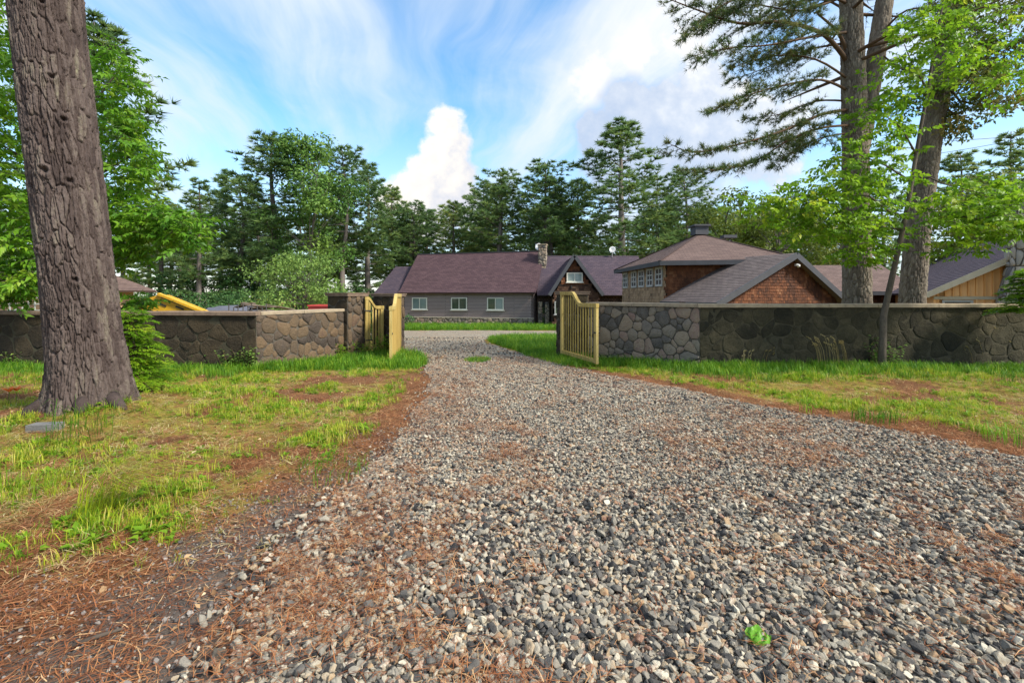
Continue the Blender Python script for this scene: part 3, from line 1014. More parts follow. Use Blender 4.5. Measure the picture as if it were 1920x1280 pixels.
def gate_leaf(name, label, hinge, free, zb_h, zb_f, z_hi, z_lo, nslat, gap, smat, drop0=0.34, drop1=0.58, knob=True, face=1, st=0.024):
    """Wooden gate leaf with a swept top rail, high at the hinge and low at the free end."""
    A, B = Vector((hinge[0], hinge[1], 0)), Vector((free[0], free[1], 0))
    d = B - A
    L = d.length
    d.normalize()
    n = Vector((d.y, -d.x, 0)) * face
    up = Vector((0, 0, 1))
    t = thing(name, label, 'gate', (A.x, A.y, h1(A.x, A.y)))

    def zt(s):
        q = s / L
        k = float(sstep(np.array([(q - drop0) / (drop1 - drop0)]))[0])
        return z_hi + (z_lo - z_hi) * k

    def zb(s):
        return zb_h + (zb_f - zb_h) * s / L
    W, T = 0.085, 0.06
    for s in (W / 2, L - W / 2):
        m = MB()
        z0, z1 = zb(s), zt(s)
        c = A + d * s + up * ((z0 + z1) / 2)
        m.box(c, (W, T, z1 - z0), axes=(d, n, up))
        m.build('stile', MT['gate_wood'], t)
    m = MB()
    m.bar(A + d * (W + 0.002) + up * (zb(W) + 0.05), A + d * (L - W - 0.002) + up * (zb(L - W) + 0.05), T - 0.006, 0.09, side=n)
    m.build('bottom_rail', MT['gate_wood'], t)
    m = MB()
    ss = np.linspace(-0.01, L + 0.01, 28)
    top = [A + d * s + up * zt(s) for s in ss]
    vs, fs = [], []
    for p in top:
        for (sn, sz) in ((-1, -0.075), (1, -0.075), (1, 0.012), (-1, 0.012)):
            vs.append(p + n * (sn * (T / 2 + 0.008)) + up * sz)
    for i in range(len(top) - 1):
        for k in range(4):
            fs.append((i * 4 + k, i * 4 + (k + 1) % 4, i * 4 + 4 + (k + 1) % 4, i * 4 + 4 + k))
    fs += [(0, 1, 2, 3), tuple(4 * (len(top) - 1) + k for k in (3, 2, 1, 0))]
    m.add(vs, fs)
    m.build('top_rail', MT['gate_wood'], t)
    pitch = (L - 2 * W) / nslat
    for i in range(nslat):
        s = W + pitch * (i + 0.5)
        m = MB()
        w = pitch - gap
        s0, s1 = s - w / 2, s + w / 2
        dn = n * (st / 2)
        poly = [A + d * s0 + up * (zb(s0) + 0.085), A + d * s1 + up * (zb(s1) + 0.085), A + d * s1 + up * (zt(s1) - 0.06), A + d * s0 + up * (zt(s0) - 0.06)]
        m.prism([p - dn for p in poly], n * st)
        m.build('slat', smat, t)
    if knob:
        m = MB()
        c = A + d * (L - 0.05) + up * (zb(L) + 0.68)
        m.box(c + n * 0.036, (0.10, 0.012, 0.035), axes=(d, n, up))
        m.tube([c + n * 0.04, c + n * 0.075, c + n * 0.085], [0.012, 0.012, 0.022], 8)
        m.box(c - n * 0.036, (0.10, 0.012, 0.035), axes=(d, n, up))
        m.build('latch', MT['black_iron'], t)
    for z in (0.25, 1.05):
        m = MB()
        m.tube([A - d * 0.012 + up * (zb_h + z - 0.06), A - d * 0.012 + up * (zb_h + z + 0.06)], [0.013, 0.013], 8)
        m.box(A + d * 0.10 + n * 0.034 + up * (zb_h + z), (0.2, 0.008, 0.035), axes=(d, n, up))
        m.build('hinge', MT['black_iron'], t)
    return t


gate_leaf('driveway_gate', 'right wooden driveway gate of spaced vertical slats, swung open before the grey wall', (1.27, 11.72), (1.86, 9.92), 0.03, 0.02, 1.60, 1.325, 13, 0.092, MT['slat_wood'], face=-1, st=0.012)
gate_leaf('driveway_gate', 'left wooden driveway gate of tight boards, swung open and seen nearly edge on', (-3.13, 12.75), (-2.80, 10.5), -0.05, -0.05, 1.55, 1.25, 15, 0.006, MT['board_wood'], drop0=0.45, drop1=0.72)
gate_leaf('picket_gate', 'small yellow picket gate standing between the two left pillars', (-3.99, 12.36), (-3.60, 12.72), 0.05, 0.0, 1.47, 1.22, 4, 0.05, MT['gate_wood'], drop0=0.15, drop1=0.6, knob=False)


# ------------------------------------------------------------------ buildings
def plane_axes(p0, p1, p3):
    """Axes of a face: along p0->p1, in-plane up towards p3, outward normal."""
    eu = (Vector(p1) - Vector(p0)).normalized()
    w = Vector(p3) - Vector(p0)
    ev = (w - eu * w.dot(eu)).normalized()
    return eu, ev, eu.cross(ev)


def roof_slope(parent, e0, e1, r1, r0, mat, course=0.17, name='roof', step=0.007, thick=0.12, fascia=None):
    """Roof plane laid in courses that step out like shingles (e = eave, r = ridge)."""
    e0, e1, r0, r1 = Vector(e0), Vector(e1), Vector(r0), Vector(r1)
    n = (e1 - e0).cross(r0 - e0).normalized()
    if n.z < 0:
        n = -n
    L = ((r0 - e0).length + (r1 - e1).length) / 2
    k = max(2, int(L / course))
    m = MB()
    mid = (e0 + e1) / 2
    ax = (e1 - e0).normalized()
    for i in range(k):
        t0, t1 = i / k, (i + 1) / k
        a, b = e0.lerp(r0, t0), e1.lerp(r1, t0)
        c, d = e1.lerp(r1, t1), e0.lerp(r0, t1)
        up = n * step
        U = lambda p: (p - mid).dot(ax)
        vv = (t0 * k * course, t1 * k * course)
        m.quad_uv([a + up, b + up, c + n * 0.001, d + n * 0.001], [(U(a), vv[0]), (U(b), vv[0]), (U(c), vv[1]), (U(d), vv[1])])
        m.quad_uv([a - n * 0.01, b - n * 0.01, b + up, a + up], [(U(a), vv[0]), (U(b), vv[0]), (U(b), vv[0] + 0.01), (U(a), vv[0] + 0.01)])
    b = -n * thick
    for q in ([e0 - n * 0.011, r0 - n * 0.011, r0 + b, e0 + b], [e1 - n * 0.011, e1 + b, r1 + b, r1 - n * 0.011], [e0 + b, e1 + b, r1 + b, r0 + b], [e0 - n * 0.011, e0 + b, e1 + b, e1 - n * 0.011]):
        m.quad_uv(q, [(0.02, 0.02)] * 4)
    o = m.build(name, mat, parent)
    return o, n


def siding(parent, poly, mat, name='wall', thick=0.2, into=None):
    """A flat clad wall: polygon with UVs in metres, given thickness."""
    poly = [Vector(p) for p in poly]
    eu = (poly[1] - poly[0]).normalized()
    n = None
    for q in poly[2:]:
        c = eu.cross(q - poly[0])
        if c.length > 1e-3:
            n = c.normalized()
            break
    ev = n.cross(eu)
    if into is not None and n.dot(Vector(into)) > 0:
        n = -n
    uv = [((p - poly[0]).dot(eu), (p - poly[0]).dot(ev)) for p in poly]
    m = MB()
    m.quad_uv(poly, uv)
    back = [p - n * thick for p in poly]
    m.quad_uv(back[::-1], uv[::-1])
    for i in range(len(poly)):
        j = (i + 1) % len(poly)
        m.quad_uv([poly[j], poly[i], back[i], back[j]], [uv[j], uv[i], uv[i], uv[j]])
    return m.build(name, mat, parent), n


def in_poly(q, poly):
    c = False
    for i in range(len(poly)):
        a, b = poly[i], poly[i - 1]
        if (a[1] > q[1]) != (b[1] > q[1]) and q[0] < (b[0] - a[0]) * (q[1] - a[1]) / (b[1] - a[1]) + a[0]:
            c = not c
    return c


def shingle_wall(parent, p0, eu, ev, en, poly, mat, course=0.15, width=0.16, seed=0, holes=(), name='shingles'):
    """Overlapping wall shingles as real pieces, joined because each is only a few pixels."""
    r = random.Random(seed)
    p0 = Vector(p0)
    m = MB()
    y = min(p[1] for p in poly)
    y1 = max(p[1] for p in poly)
    x0, x1 = min(p[0] for p in poly), max(p[0] for p in poly)
    while y < y1:
        x = x0 - r.random() * width
        while x < x1:
            w = width * r.uniform(0.6, 1.4)
            c = (x + w / 2, y + course * 0.55)
            if in_poly(c, poly) and not any(hx0 - 0.02 < c[0] < hx1 + 0.02 and hy0 < c[1] < hy1 for hx0, hx1, hy0, hy1 in holes):
                a, b = x + 0.004, x + w - 0.004
                lo = y + r.uniform(-0.008, 0.008)
                t0 = 0.030 + r.uniform(-0.006, 0.008)
                Q = lambda s, t, d: p0 + eu * s + ev * t + en * d
                m.tn = min(1, max(0, r.gauss(0.5, 0.25)))
                m.add([Q(a, lo, t0), Q(b, lo, t0), Q(b, y + course + 0.02, 0.006), Q(a, y + course + 0.02, 0.006),
                       Q(a, lo, 0.0), Q(b, lo, 0.0)], [(0, 1, 2, 3), (4, 5, 1, 0), (4, 0, 3), (5, 2, 1)])
            x += w
        y += course
    o = m.build(name, mat, parent, tint=True)
    o['kind'] = 'stuff'
    return o


def window(parent, c, eu, ev, en, w, h, cols, rows, frame, glass, bar=0.05, depth=0.06, sill=True, mats=None):
    """Framed window proud of the wall: frame with bars (part), each pane a sub-part."""
    c, eu, ev, en = Vector(c), Vector(eu), Vector(ev), Vector(en)
    m = MB()
    ax = (eu, ev, en)
    z = en * 0.035
    fw = bar * 1.4
    m.box(c + ev * (h / 2 - fw / 2) + z, (w, fw, depth), axes=ax)
    m.box(c - ev * (h / 2 - fw / 2) + z, (w, fw, depth), axes=ax)
    for s in (-1, 1):
        m.box(c + eu * s * (w / 2 - fw / 2) + z, (fw, h - 2 * fw, depth), axes=ax)
    iw, ih = w - 2 * fw, h - 2 * fw
    for k in range(1, cols):
        m.box(c + eu * (-iw / 2 + iw * k / cols) + z, (bar, ih, depth * 0.8), axes=ax)
    for k in range(1, rows):
        m.box(c + ev * (-ih / 2 + ih * k / rows) + z, (iw, bar * 0.8, depth * 0.7), axes=ax)
    if sill:
        m.box(c - ev * (h / 2 + 0.03) + en * 0.06, (w + 0.14, 0.06, 0.14), axes=ax)
    fo = m.build('window', frame, parent)
    gm = None
    for i in range(cols):
        for j in range(rows):
            q = c + eu * (-iw / 2 + iw * (i + 0.5) / cols) + ev * (-ih / 2 + ih * (j + 0.5) / rows) + en * 0.018
            p = MB()
            p.box(q, (iw / cols, ih / rows, 0.012), axes=ax)
            mt = glass if not isinstance(glass, (list, tuple)) else glass[(i * rows + j) % len(glass)]
            p.build('pane', mt, fo)
    return fo


UP = Vector((0, 0, 1))


def make_long_house():
    A, B = Vector((-9.5, 39.6, 0)), Vector((1.74, 36.6, 0))
    d = (B - A).normalized()
    L = (B - A).length
    back = Vector((-d.y, d.x, 0))
    n = -back
    zg, ze, zr, D = -1.1, 1.78, 5.45, 6.8
    t = thing('long_house', 'long grey clapboard house with plum shingle roof beyond the open gateway', 'house', (A.x, A.y, -0.9))
    zf = -0.32
    siding(t, [A + UP * zf, B + UP * zf, B + UP * ze, A + UP * ze], MT['clapboard'], 'wall', into=back)
    for P0 in (A, B):
        siding(t, [P0 + UP * zg, P0 + back * D + UP * zg, P0 + back * D + UP * ze, P0 + back * D / 2 + UP * (zr - 0.15), P0 + UP * ze], MT['clapboard'], 'wall', into=(d if P0 is A else -d))
    siding(t, [A + back * D + UP * zg, B + back * D + UP * zg, B + back * D + UP * ze, A + back * D + UP * ze], MT['clapboard'], 'wall', into=-back)
    m = MB()
    c = (A + B) / 2 + n * -0.1
    m.box(c + UP * ((zg + zf) / 2 - 0.0), (L + 0.1, 0.34, zf - zg), axes=(d, back, UP))
    f = m.build('foundation', MT['mortar'], t)
    r = random.Random(3)
    stones(t, A + n * 0.07 + UP * zg, d, UP, n, [(0, 0.1), (L, 0.1), (L, zf - zg), (0, zf - zg)], 0.30, MT['stone_grey'], 71, 0.012, (0.02, 0.05))
    m = MB()
    m.box((A + B) / 2 + n * 0.05 + UP * (zf + 0.03), (L + 0.1, 0.14, 0.05), axes=(d, back, UP))
    m.build('sill_board', MT['trim_pale'], t)
    # roof: main slope and a flatter kick at the eave
    ov = 0.25
    E0, E1 = A - d * ov, B + d * ov
    kick = 0.45
    K0, K1 = E0 + UP * (ze + 0.28), E1 + UP * (ze + 0.28)
    R0, R1 = E0 + back * D / 2 + UP * zr, E1 + back * D / 2 + UP * zr
    roof_slope(t, K0 + back * 0.02, K1 + back * 0.02, R1, R0, MT['roof_plum'], 0.17)
    roof_slope(t, E0 + n * kick + UP * (ze + 0.02), E1 + n * kick + UP * (ze + 0.02), K1, K0, MT['roof_plum'], 0.17, name='eave_roof')
    roof_slope(t, E1 + back * (D + 0.3) + UP * ze, E0 + back * (D + 0.3) + UP * ze, R0, R1, MT['roof_plum'], 0.17)
    m = MB()
    m.bar(R0, R1, 0.22, 0.05)
    m.build('ridge_cap', MT['fascia'], t)
    for k, (u, gl) in enumerate(((787, [MT['glass_pale'], MT['glass_pale']]), (861, [MT['glass'], MT['glass']]), (929, [MT['glass'], MT['glass_pale']]))):
        # point of the front wall under that column of the picture
        a = (u - 960) / F
        s = (A.x - a * A.y) / (a * d.y - d.x)
        c = A + d * s
        window(t, c + UP * 0.86, d, UP, n, 1.42, 1.02, 2, 1, MT['window_white'], gl, bar=0.055)
    # chimney of fieldstone at the right end of the ridge
    m = MB()
    c = B + back * (D / 2 - 0.9) + d * 0.25
    m.box(c + UP * 4.05, (0.62, 0.62, 3.6), axes=(d, back, UP))
    ch = m.build('chimney', MT['mortar'], t)
    for ax, nn, ww in ((d, n, 0.62), (-back, d, 0.62), (back, -d, 0.62)):
        p = c + nn * 0.31 - ax * 0.31 + UP * 2.3
        stones(ch, p, ax, UP, nn, [(0, 0), (ww, 0), (ww, 3.53), (0, 3.53)], 0.26, MT['stone_grey'], 81, 0.012, (0.015, 0.04))
    m = MB()
    m.box(c + UP * 5.88, (0.76, 0.76, 0.09), axes=(d, back, UP))
    m.build('chimney_cap', MT['coping'], ch)

    # low wing continuing to the left
    A2 = A - d * 2.6 + back * 0.4
    B2 = A + back * 0.4 - d * 0.01
    t2 = thing('low_wing', 'lower house wing with dark roof at the left end of the plum roofed house', 'house', (A2.x, A2.y, -0.9))
    siding(t2, [A2 + UP * zg, B2 + UP * zg, B2 + UP * 1.8, A2 + UP * 1.8], MT['clapboard'], 'wall', into=back)
    siding(t2, [A2 + UP * zg, A2 + back * 6 + UP * zg, A2 + back * 6 + UP * 1.8, A2 + back * 3 + UP * 4.2, A2 + UP * 1.8], MT['clapboard'], 'wall', into=d)
    roof_slope(t2, A2 - d * 0.3 + n * 0.45 + UP * 1.66, B2 - d * 0.26 + n * 0.45 + UP * 1.66, B2 - d * 0.26 + back * 3 + UP * 4.3, A2 - d * 0.0 + back * 3 + UP * 4.3, MT['roof_dark'])
    roof_slope(t2, B2 - d * 0.26 + back * 6.4 + UP * 1.7, A2 - d * 0.3 + back * 6.4 + UP * 1.7, A2 + back * 3 + UP * 4.3, B2 - d * 0.26 + back * 3 + UP * 4.3, MT['roof_dark'])
    return A, B, d, back


def make_entry_wing():
    """The darker middle wing with the steep A-frame gable."""
    t = thing('entry_wing', 'dark shingled middle wing with steep pointed gable, right of the long house', 'house', (3.5, 36, -0.9))
    Y0 = 37.0
    xa, xb = 2.02, 11.0
    zg, ze, zr = -1.1, 1.62, 5.0
    d, back, n = Vector((1, 0, 0)), Vector((0, 1, 0)), Vector((0, -1, 0))
    A, B = Vector((xa, Y0, 0)), Vector((xb, Y0, 0))
    siding(t, [A + UP * zg, B + UP * zg, B + UP * ze, A + UP * ze], MT['dark_siding'], 'wall', into=back)
    siding(t, [A + back * 5 + UP * zg, B + back * 5 + UP * zg, B + back * 5 + UP * ze, A + back * 5 + UP * ze], MT['dark_siding'], 'wall', into=n)
    siding(t, [B + UP * zg, B + back * 5 + UP * zg, B + back * 5 + UP * ze, B + back * 2.5 + UP * (zr - 0.2), B + UP * ze], MT['dark_siding'], 'wall', into=-d)
    e = Vector((0, -0.45, 0))
    roof_slope(t, A + e + UP * (ze - 0.05), B + e + UP * (ze - 0.05), B + back * 2.6 + UP * zr, A + back * 2.6 + UP * zr, MT['roof_dark'])
    roof_slope(t, B + back * 5.6 + UP * (ze - 0.05), A + back * 5.6 + UP * (ze - 0.05), A + back * 2.6 + UP * zr, B + back * 2.6 + UP * zr, MT['roof_dark'])
    # pale stone piers either side of the doorway
    for (u0, u1, v0, v1) in ((1009, 1017, 565, 602), (1022, 1030, 566, 602)):
        x0, x1 = X(u0, 36.7), X(u1, 36.7)
        m = MB()
        m.box(((x0 + x1) / 2, 36.85, (zg + Z(v0, 36.7)) / 2), (x1 - x0, 0.3, Z(v0, 36.7) - zg))
        pr = m.build('pier', MT['mortar'], t)
        stones(pr, Vector((x0, 36.70, zg)), d, UP, n, [(0, 0.1), (x1 - x0, 0.1), (x1 - x0, Z(v0, 36.7) - zg), (0, Z(v0, 36.7) - zg)], 0.24, MT['stone_grey'], 90 + u0, 0.012, (0.02, 0.04))
    m = MB()
    m.box((X(1019.5, 36.9), 36.93, 0.0), (0.28, 0.10, 2.0))
    m.build('door', MT['glass_dark'], t)
    # A-frame
    Yg = 34.4
    ax_, az = X(1077, Yg), Z(479, Yg)
    xl_, xr_ = X(1030, Yg), X(1131, Yg)
    zl_ = Z(553, Yg)
    Lp, Rp, Ap = Vector((xl_, Yg, zl_)), Vector((xr_, Yg, zl_)), Vector((ax_, Yg, az))
    dep = Vector((0, 6.0, 0))
    wl, wr = Lp + Vector((0.32, 0.35, -0.05)), Rp + Vector((-0.32, 0.35, -0.05))
    ap = Ap + Vector((0, 0.35, -0.35))
    g0, g1 = Vector((wl.x, wl.y, zg)), Vector((wr.x, wr.y, zg))
    siding(t, [g0, g1, wr, ap, wl], MT['dark_siding'], 'gable_wall', into=back)
    siding(t, [g0, g0 + dep * 0.45, wl + dep * 0.45, wl], MT['dark_siding'], 'wall', into=d)
    siding(t, [g1, g1 + dep * 0.45, wr + dep * 0.45, wr], MT['dark_siding'], 'wall', into=-d)
    pts = [(wl.x, zg + 0.3), (wr.x, zg + 0.3), (wr.x, wr.z), (ap.x, ap.z), (wl.x, wl.z)]
    hol = [(X(1060, Yg), X(1095, Yg), Z(530, Yg), Z(509, Yg)), (X(1039, 34.7), X(1052, 34.7), Z(592, 34.7), Z(563, 34.7))]
    zs = Z(533, Yg)
    kk = (zs - wl.z) / (ap.z - wl.z)
    xs0, xs1 = wl.x + (ap.x - wl.x) * kk, wr.x + (ap.x - wr.x) * kk
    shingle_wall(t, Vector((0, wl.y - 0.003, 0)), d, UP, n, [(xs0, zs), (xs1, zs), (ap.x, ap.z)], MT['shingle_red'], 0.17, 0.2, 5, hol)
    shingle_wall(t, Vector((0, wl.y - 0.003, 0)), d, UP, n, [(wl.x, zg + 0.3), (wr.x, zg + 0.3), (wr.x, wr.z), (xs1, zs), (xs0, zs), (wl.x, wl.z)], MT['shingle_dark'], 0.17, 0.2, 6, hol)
    for (p, s) in ((Lp, 1), (Rp, -1)):
        roof_slope(t, p if s > 0 else p + dep, p + dep if s > 0 else p, Ap + dep if s > 0 else Ap, Ap if s > 0 else Ap + dep, MT['roof_dark'], name='gable_roof')
        m = MB()
        m.bar(p + Vector((0, -0.05, -0.02)), Ap + Vector((0, -0.05, -0.02)), 0.10, 0.25, side=(0, 1, 0))
        m.build('barge_board', MT['fascia'], t)
    window(t, Vector((X(1077.5, 34.7), 34.72, Z(520, 34.7))), d, UP, n, 1.22, 0.72, 2, 1, MT['window_white'], MT['glass_pale'], bar=0.06)
    window(t, Vector((X(1046, 34.7), 34.72, Z(577, 34.7))), d, UP, n, 0.5, 1.0, 1, 1, MT['window_grey'], MT['glass'], bar=0.05)
    m = MB()
    m.box((X(1072, 34.6), 34.66, Z(538, 34.6)), (0.08, 0.12, 0.22))
    m.build('wall_lamp', MT['black_iron'], t)


def dish(label, base, up_h, r, look):
    b = Vector(base)
    t = thing('satellite_dish', label, 'satellite dish', base)
    m = MB()
    top = b + UP * up_h
    m.tube([b - UP * 0.3, top], [0.025, 0.025], 6)
    m.build('mast', MT['window_grey'], t)
    look = Vector(look).normalized()
    s = look.cross(UP).normalized()
    v = s.cross(look)
    rings, vs, fs = 4, [], []
    N_ = 16
    for thick in (0.0, -0.02):
        for i in range(rings + 1):
            q = i / rings
            for k in range(N_):
                a = 2 * math.pi * k / N_
                vs.append(top + s * (math.cos(a) * r * q) + v * (math.sin(a) * r * 1.08 * q) + look * (0.25 * r * q * q + thick))
    for base_i, flip in ((0, False), ((rings + 1) * N_, True)):
        for i in range(rings):
            for k in range(N_):
                f = [base_i + i * N_ + k, base_i + i * N_ + (k + 1) % N_, base_i + (i + 1) * N_ + (k + 1) % N_, base_i + (i + 1) * N_ + k]
                fs.append(tuple(f[::-1]) if flip else tuple(f))
    o_ = (rings + 1) * N_
    for k in range(N_):
        fs.append((rings * N_ + k, rings * N_ + (k + 1) % N_, o_ + rings * N_ + (k + 1) % N_, o_ + rings * N_ + k))
    m = MB()
    m.add(vs, fs, True)
    m.build('reflector', MT['dish'], t, fix=False)
    m = MB()
    m.bar(top - v * r, top + look * r * 0.9 - v * 0.1 * r, 0.025, 0.025)
    m.box(top + look * r * 0.9 - v * 0.1 * r, (0.08, 0.08, 0.08))
    m.build('feed_arm', MT['window_grey'], t)


def make_pavilion():
    A, C = Vector((7.52, 22.3, 0)), Vector((12.9, 21.2, 0))
    B, D = Vector((7.12, 29.3, 0)), Vector((13.9, 29.0, 0))
    ze, zg, za = 3.12, -1.0, 4.98
    ctr = Vector((10.5, 25.5, 0))
    t = thing('pavilion', 'shingled pavilion with low hipped brown roof and a small square roof vent', 'house', (ctr.x, ctr.y, -0.8))

    def side(p, q, mt, seed, holes=(), base=0.0):
        eu = (q - p).normalized()
        n = eu.cross(UP)
        L = (q - p).length
        siding(t, [p + UP * zg, q + UP * zg, q + UP * ze, p + UP * ze], MT['dark_siding'], 'wall', into=-n)
        if mt:
            shingle_wall(t, p + n * 0.003, eu, UP, n, [(0, base), (L, base), (L, ze), (0, ze)], mt, 0.15, 0.17, seed, holes)
        return eu, n, L
    eu = (A - B).normalized()
    LBA = (A - B).length
    n = eu.cross(UP)
    wins = []
    for u in (1173.5, 1189.5, 1203.5, 1219.5, 1236.5):
        a = (u - 960) / F
        s = (B.x - a * B.y) / (a * eu.y - eu.x)
        wins.append(s)
    zc = 2.48
    ww, wh = 0.92, 0.98
    holes = [(s - ww / 2, s + ww / 2, zc - wh / 2, zc + wh / 2) for s in wins]
    side(B, A, MT['shingle_tan'], 3, holes)
    side(A, C, MT['shingle_red'], 4)
    side(C, D, None, 5)
    side(D, B, None, 6)
    for s in wins:
        window(t, B + eu * s + UP * zc, eu, UP, n, ww, wh, 2, 3, MT['window_grey'], MT['glass_dark'], bar=0.075, sill=False)
    # hipped roof with a fascia board
    ov = 0.5
    pts = []
    for p in (B, A, C, D):
        dd = (p - ctr)
        dd.z = 0
        pts.append(p + dd.normalized() * ov * 1.3 + UP * (ze + 0.05))
    top = ctr + UP * za
    for i in range(4):
        a, b = pts[i], pts[(i + 1) % 4]
        roof_slope(t, a, b, top + (b - top) * 0.03, top + (a - top) * 0.03, MT['roof_brown'], 0.15, thick=0.05)
        m = MB()
        m.bar(a - UP * 0.09, b - UP * 0.09, 0.05, 0.22)
        m.build('fascia', MT['fascia'], t)
        m = MB()
        m.bar(a + UP * 0.03, top, 0.14, 0.03)
        m.build('hip_cap', MT['roof_brown'], t)
    m = MB()
    m.box(top + UP * 0.16, (0.72, 0.72, 0.46))
    m.box(top + UP * 0.43, (0.92, 0.92, 0.09))
    m.build('roof_vent', MT['fascia'], t)
    m = MB()
    m.box((X(1366, 26), 26, Z(444, 26)), (0.75, 0.5, 0.16))
    m.build('skylight', MT['fascia'], t)


def make_gable_wing():
    g = Vector((0.94, 0.34, 0)).normalized()
    Fp = Vector((12.06, 19.3, 0))
    ze, za, zg = 1.24, 3.33, -0.9
    L, R_ = Fp - g * 4.3, Fp + g * 3.3
    bk = Vector((-0.34, 0.94, 0)).normalized()
    n = -bk
    t = thing('gable_wing', 'low gabled wing with rusty shingle front behind the right wall', 'house', (Fp.x, Fp.y, -0.7))
    a, b, c = L + g * 0.35 + bk * 0.35, R_ - g * 0.35 + bk * 0.35, Fp + bk * 0.35
    siding(t, [a + UP * zg, b + UP * zg, b + UP * (ze + 0.05), c + UP * (za - 0.12), a + UP * (ze + 0.05)], MT['dark_siding'], 'gable_wall', into=bk)
    s1, sc = (b - a).length, (c - a).length
    shingle_wall(t, a + n * 0.003, g, UP, n, [(0, 0.2), (s1, 0.2), (s1, ze + 0.05), (sc, za - 0.12), (0, ze + 0.05)], MT['shingle_red'], 0.125, 0.12, 8)
    siding(t, [a + UP * zg, a + bk * 2.2 + UP * zg, a + bk * 2.2 + UP * ze, a + UP * ze], MT['dark_siding'], 'wall', into=g)
    siding(t, [b + UP * zg, b + bk * 3.2 + UP * zg, b + bk * 3.2 + UP * ze, b + UP * ze], MT['dark_siding'], 'wall', into=-g)
    Lb, Fb, Rb = Vector((7.25, 22.25, ze)), Vector((10.45, 22.4, za)), Vector((14.2, 23.6, ze))
    roof_slope(t, Lb, L + UP * ze, Fp + UP * za, Fb, MT['roof_grey'], 0.15, thick=0.08)
    roof_slope(t, R_ + UP * ze, Rb, Fb, Fp + UP * za, MT['roof_grey'], 0.15, thick=0.08)
    for p in (L, R_):
        m = MB()
        m.bar(p + UP * (ze - 0.10) - bk * 0.03, Fp + UP * (za - 0.10) - bk * 0.03, 0.06, 0.24, side=bk)
        m.build('barge_board', MT['fascia'], t)
    m = MB()
    m.bar(L + UP * (ze - 0.11), Lb - UP * 0.11, 0.06, 0.22)
    m.build('fascia', MT['fascia'], t)
    lp = Vector((X(1490, 19.5), 19.5, Z(497, 19.5)))
    m = MB()
    m.box(lp + n * 0.1, (0.14, 0.10, 0.09), axes=(g, bk, UP))
    m.tube([lp + n * 0.12, lp + n * 0.2 - UP * 0.06], [0.05, 0.075], 8)
    m.build('flood_lamp', MT['dish'], t)


def make_far_wing():
    t = thing('link_wing', 'low brown roofed wing with red wall seen between the two right trunks', 'house', (18, 24, -0.8))
    A, B = Vector((15.3, 25.0, 0)), Vector((21.5, 24.2, 0))
    d = (B - A).normalized()
    bk = Vector((-d.y, d.x, 0))
    zg, ze, zr = -1.1, 1.75, 3.35
    siding(t, [A + UP * zg, B + UP * zg, B + UP * ze, A + UP * ze], MT['dark_siding'], 'wall', into=bk)
    shingle_wall(t, A - bk * 0.003, d, UP, -bk, [(0, 1.6), ((B - A).length, 1.6), ((B - A).length, ze - zg), (0, ze - zg)][:4], MT['shingle_red'], 0.15, 0.17, 9) if False else None
    L = (B - A).length
    shingle_wall(t, A - bk * 0.003 + UP * zg, d, UP, -bk, [(0, 1.2), (L, 1.2), (L, ze - zg), (0, ze - zg)], MT['shingle_red'], 0.15, 0.17, 9)
    roof_slope(t, A - bk * 0.4 + UP * ze, B - bk * 0.4 + UP * ze, B + bk * 2.8 + UP * zr, A + bk * 2.8 + UP * zr, MT['roof_brown'], 0.16)
    roof_slope(t, B + bk * 6 + UP * ze, A + bk * 6 + UP * ze, A + bk * 2.8 + UP * zr, B + bk * 2.8 + UP * zr, MT['roof_brown'], 0.16)
    m = MB()
    m.bar(A - bk * 0.43 + UP * (ze - 0.1), B - bk * 0.43 + UP * (ze - 0.1), 0.05, 0.2)
    m.build('fascia', MT['fascia'], t)


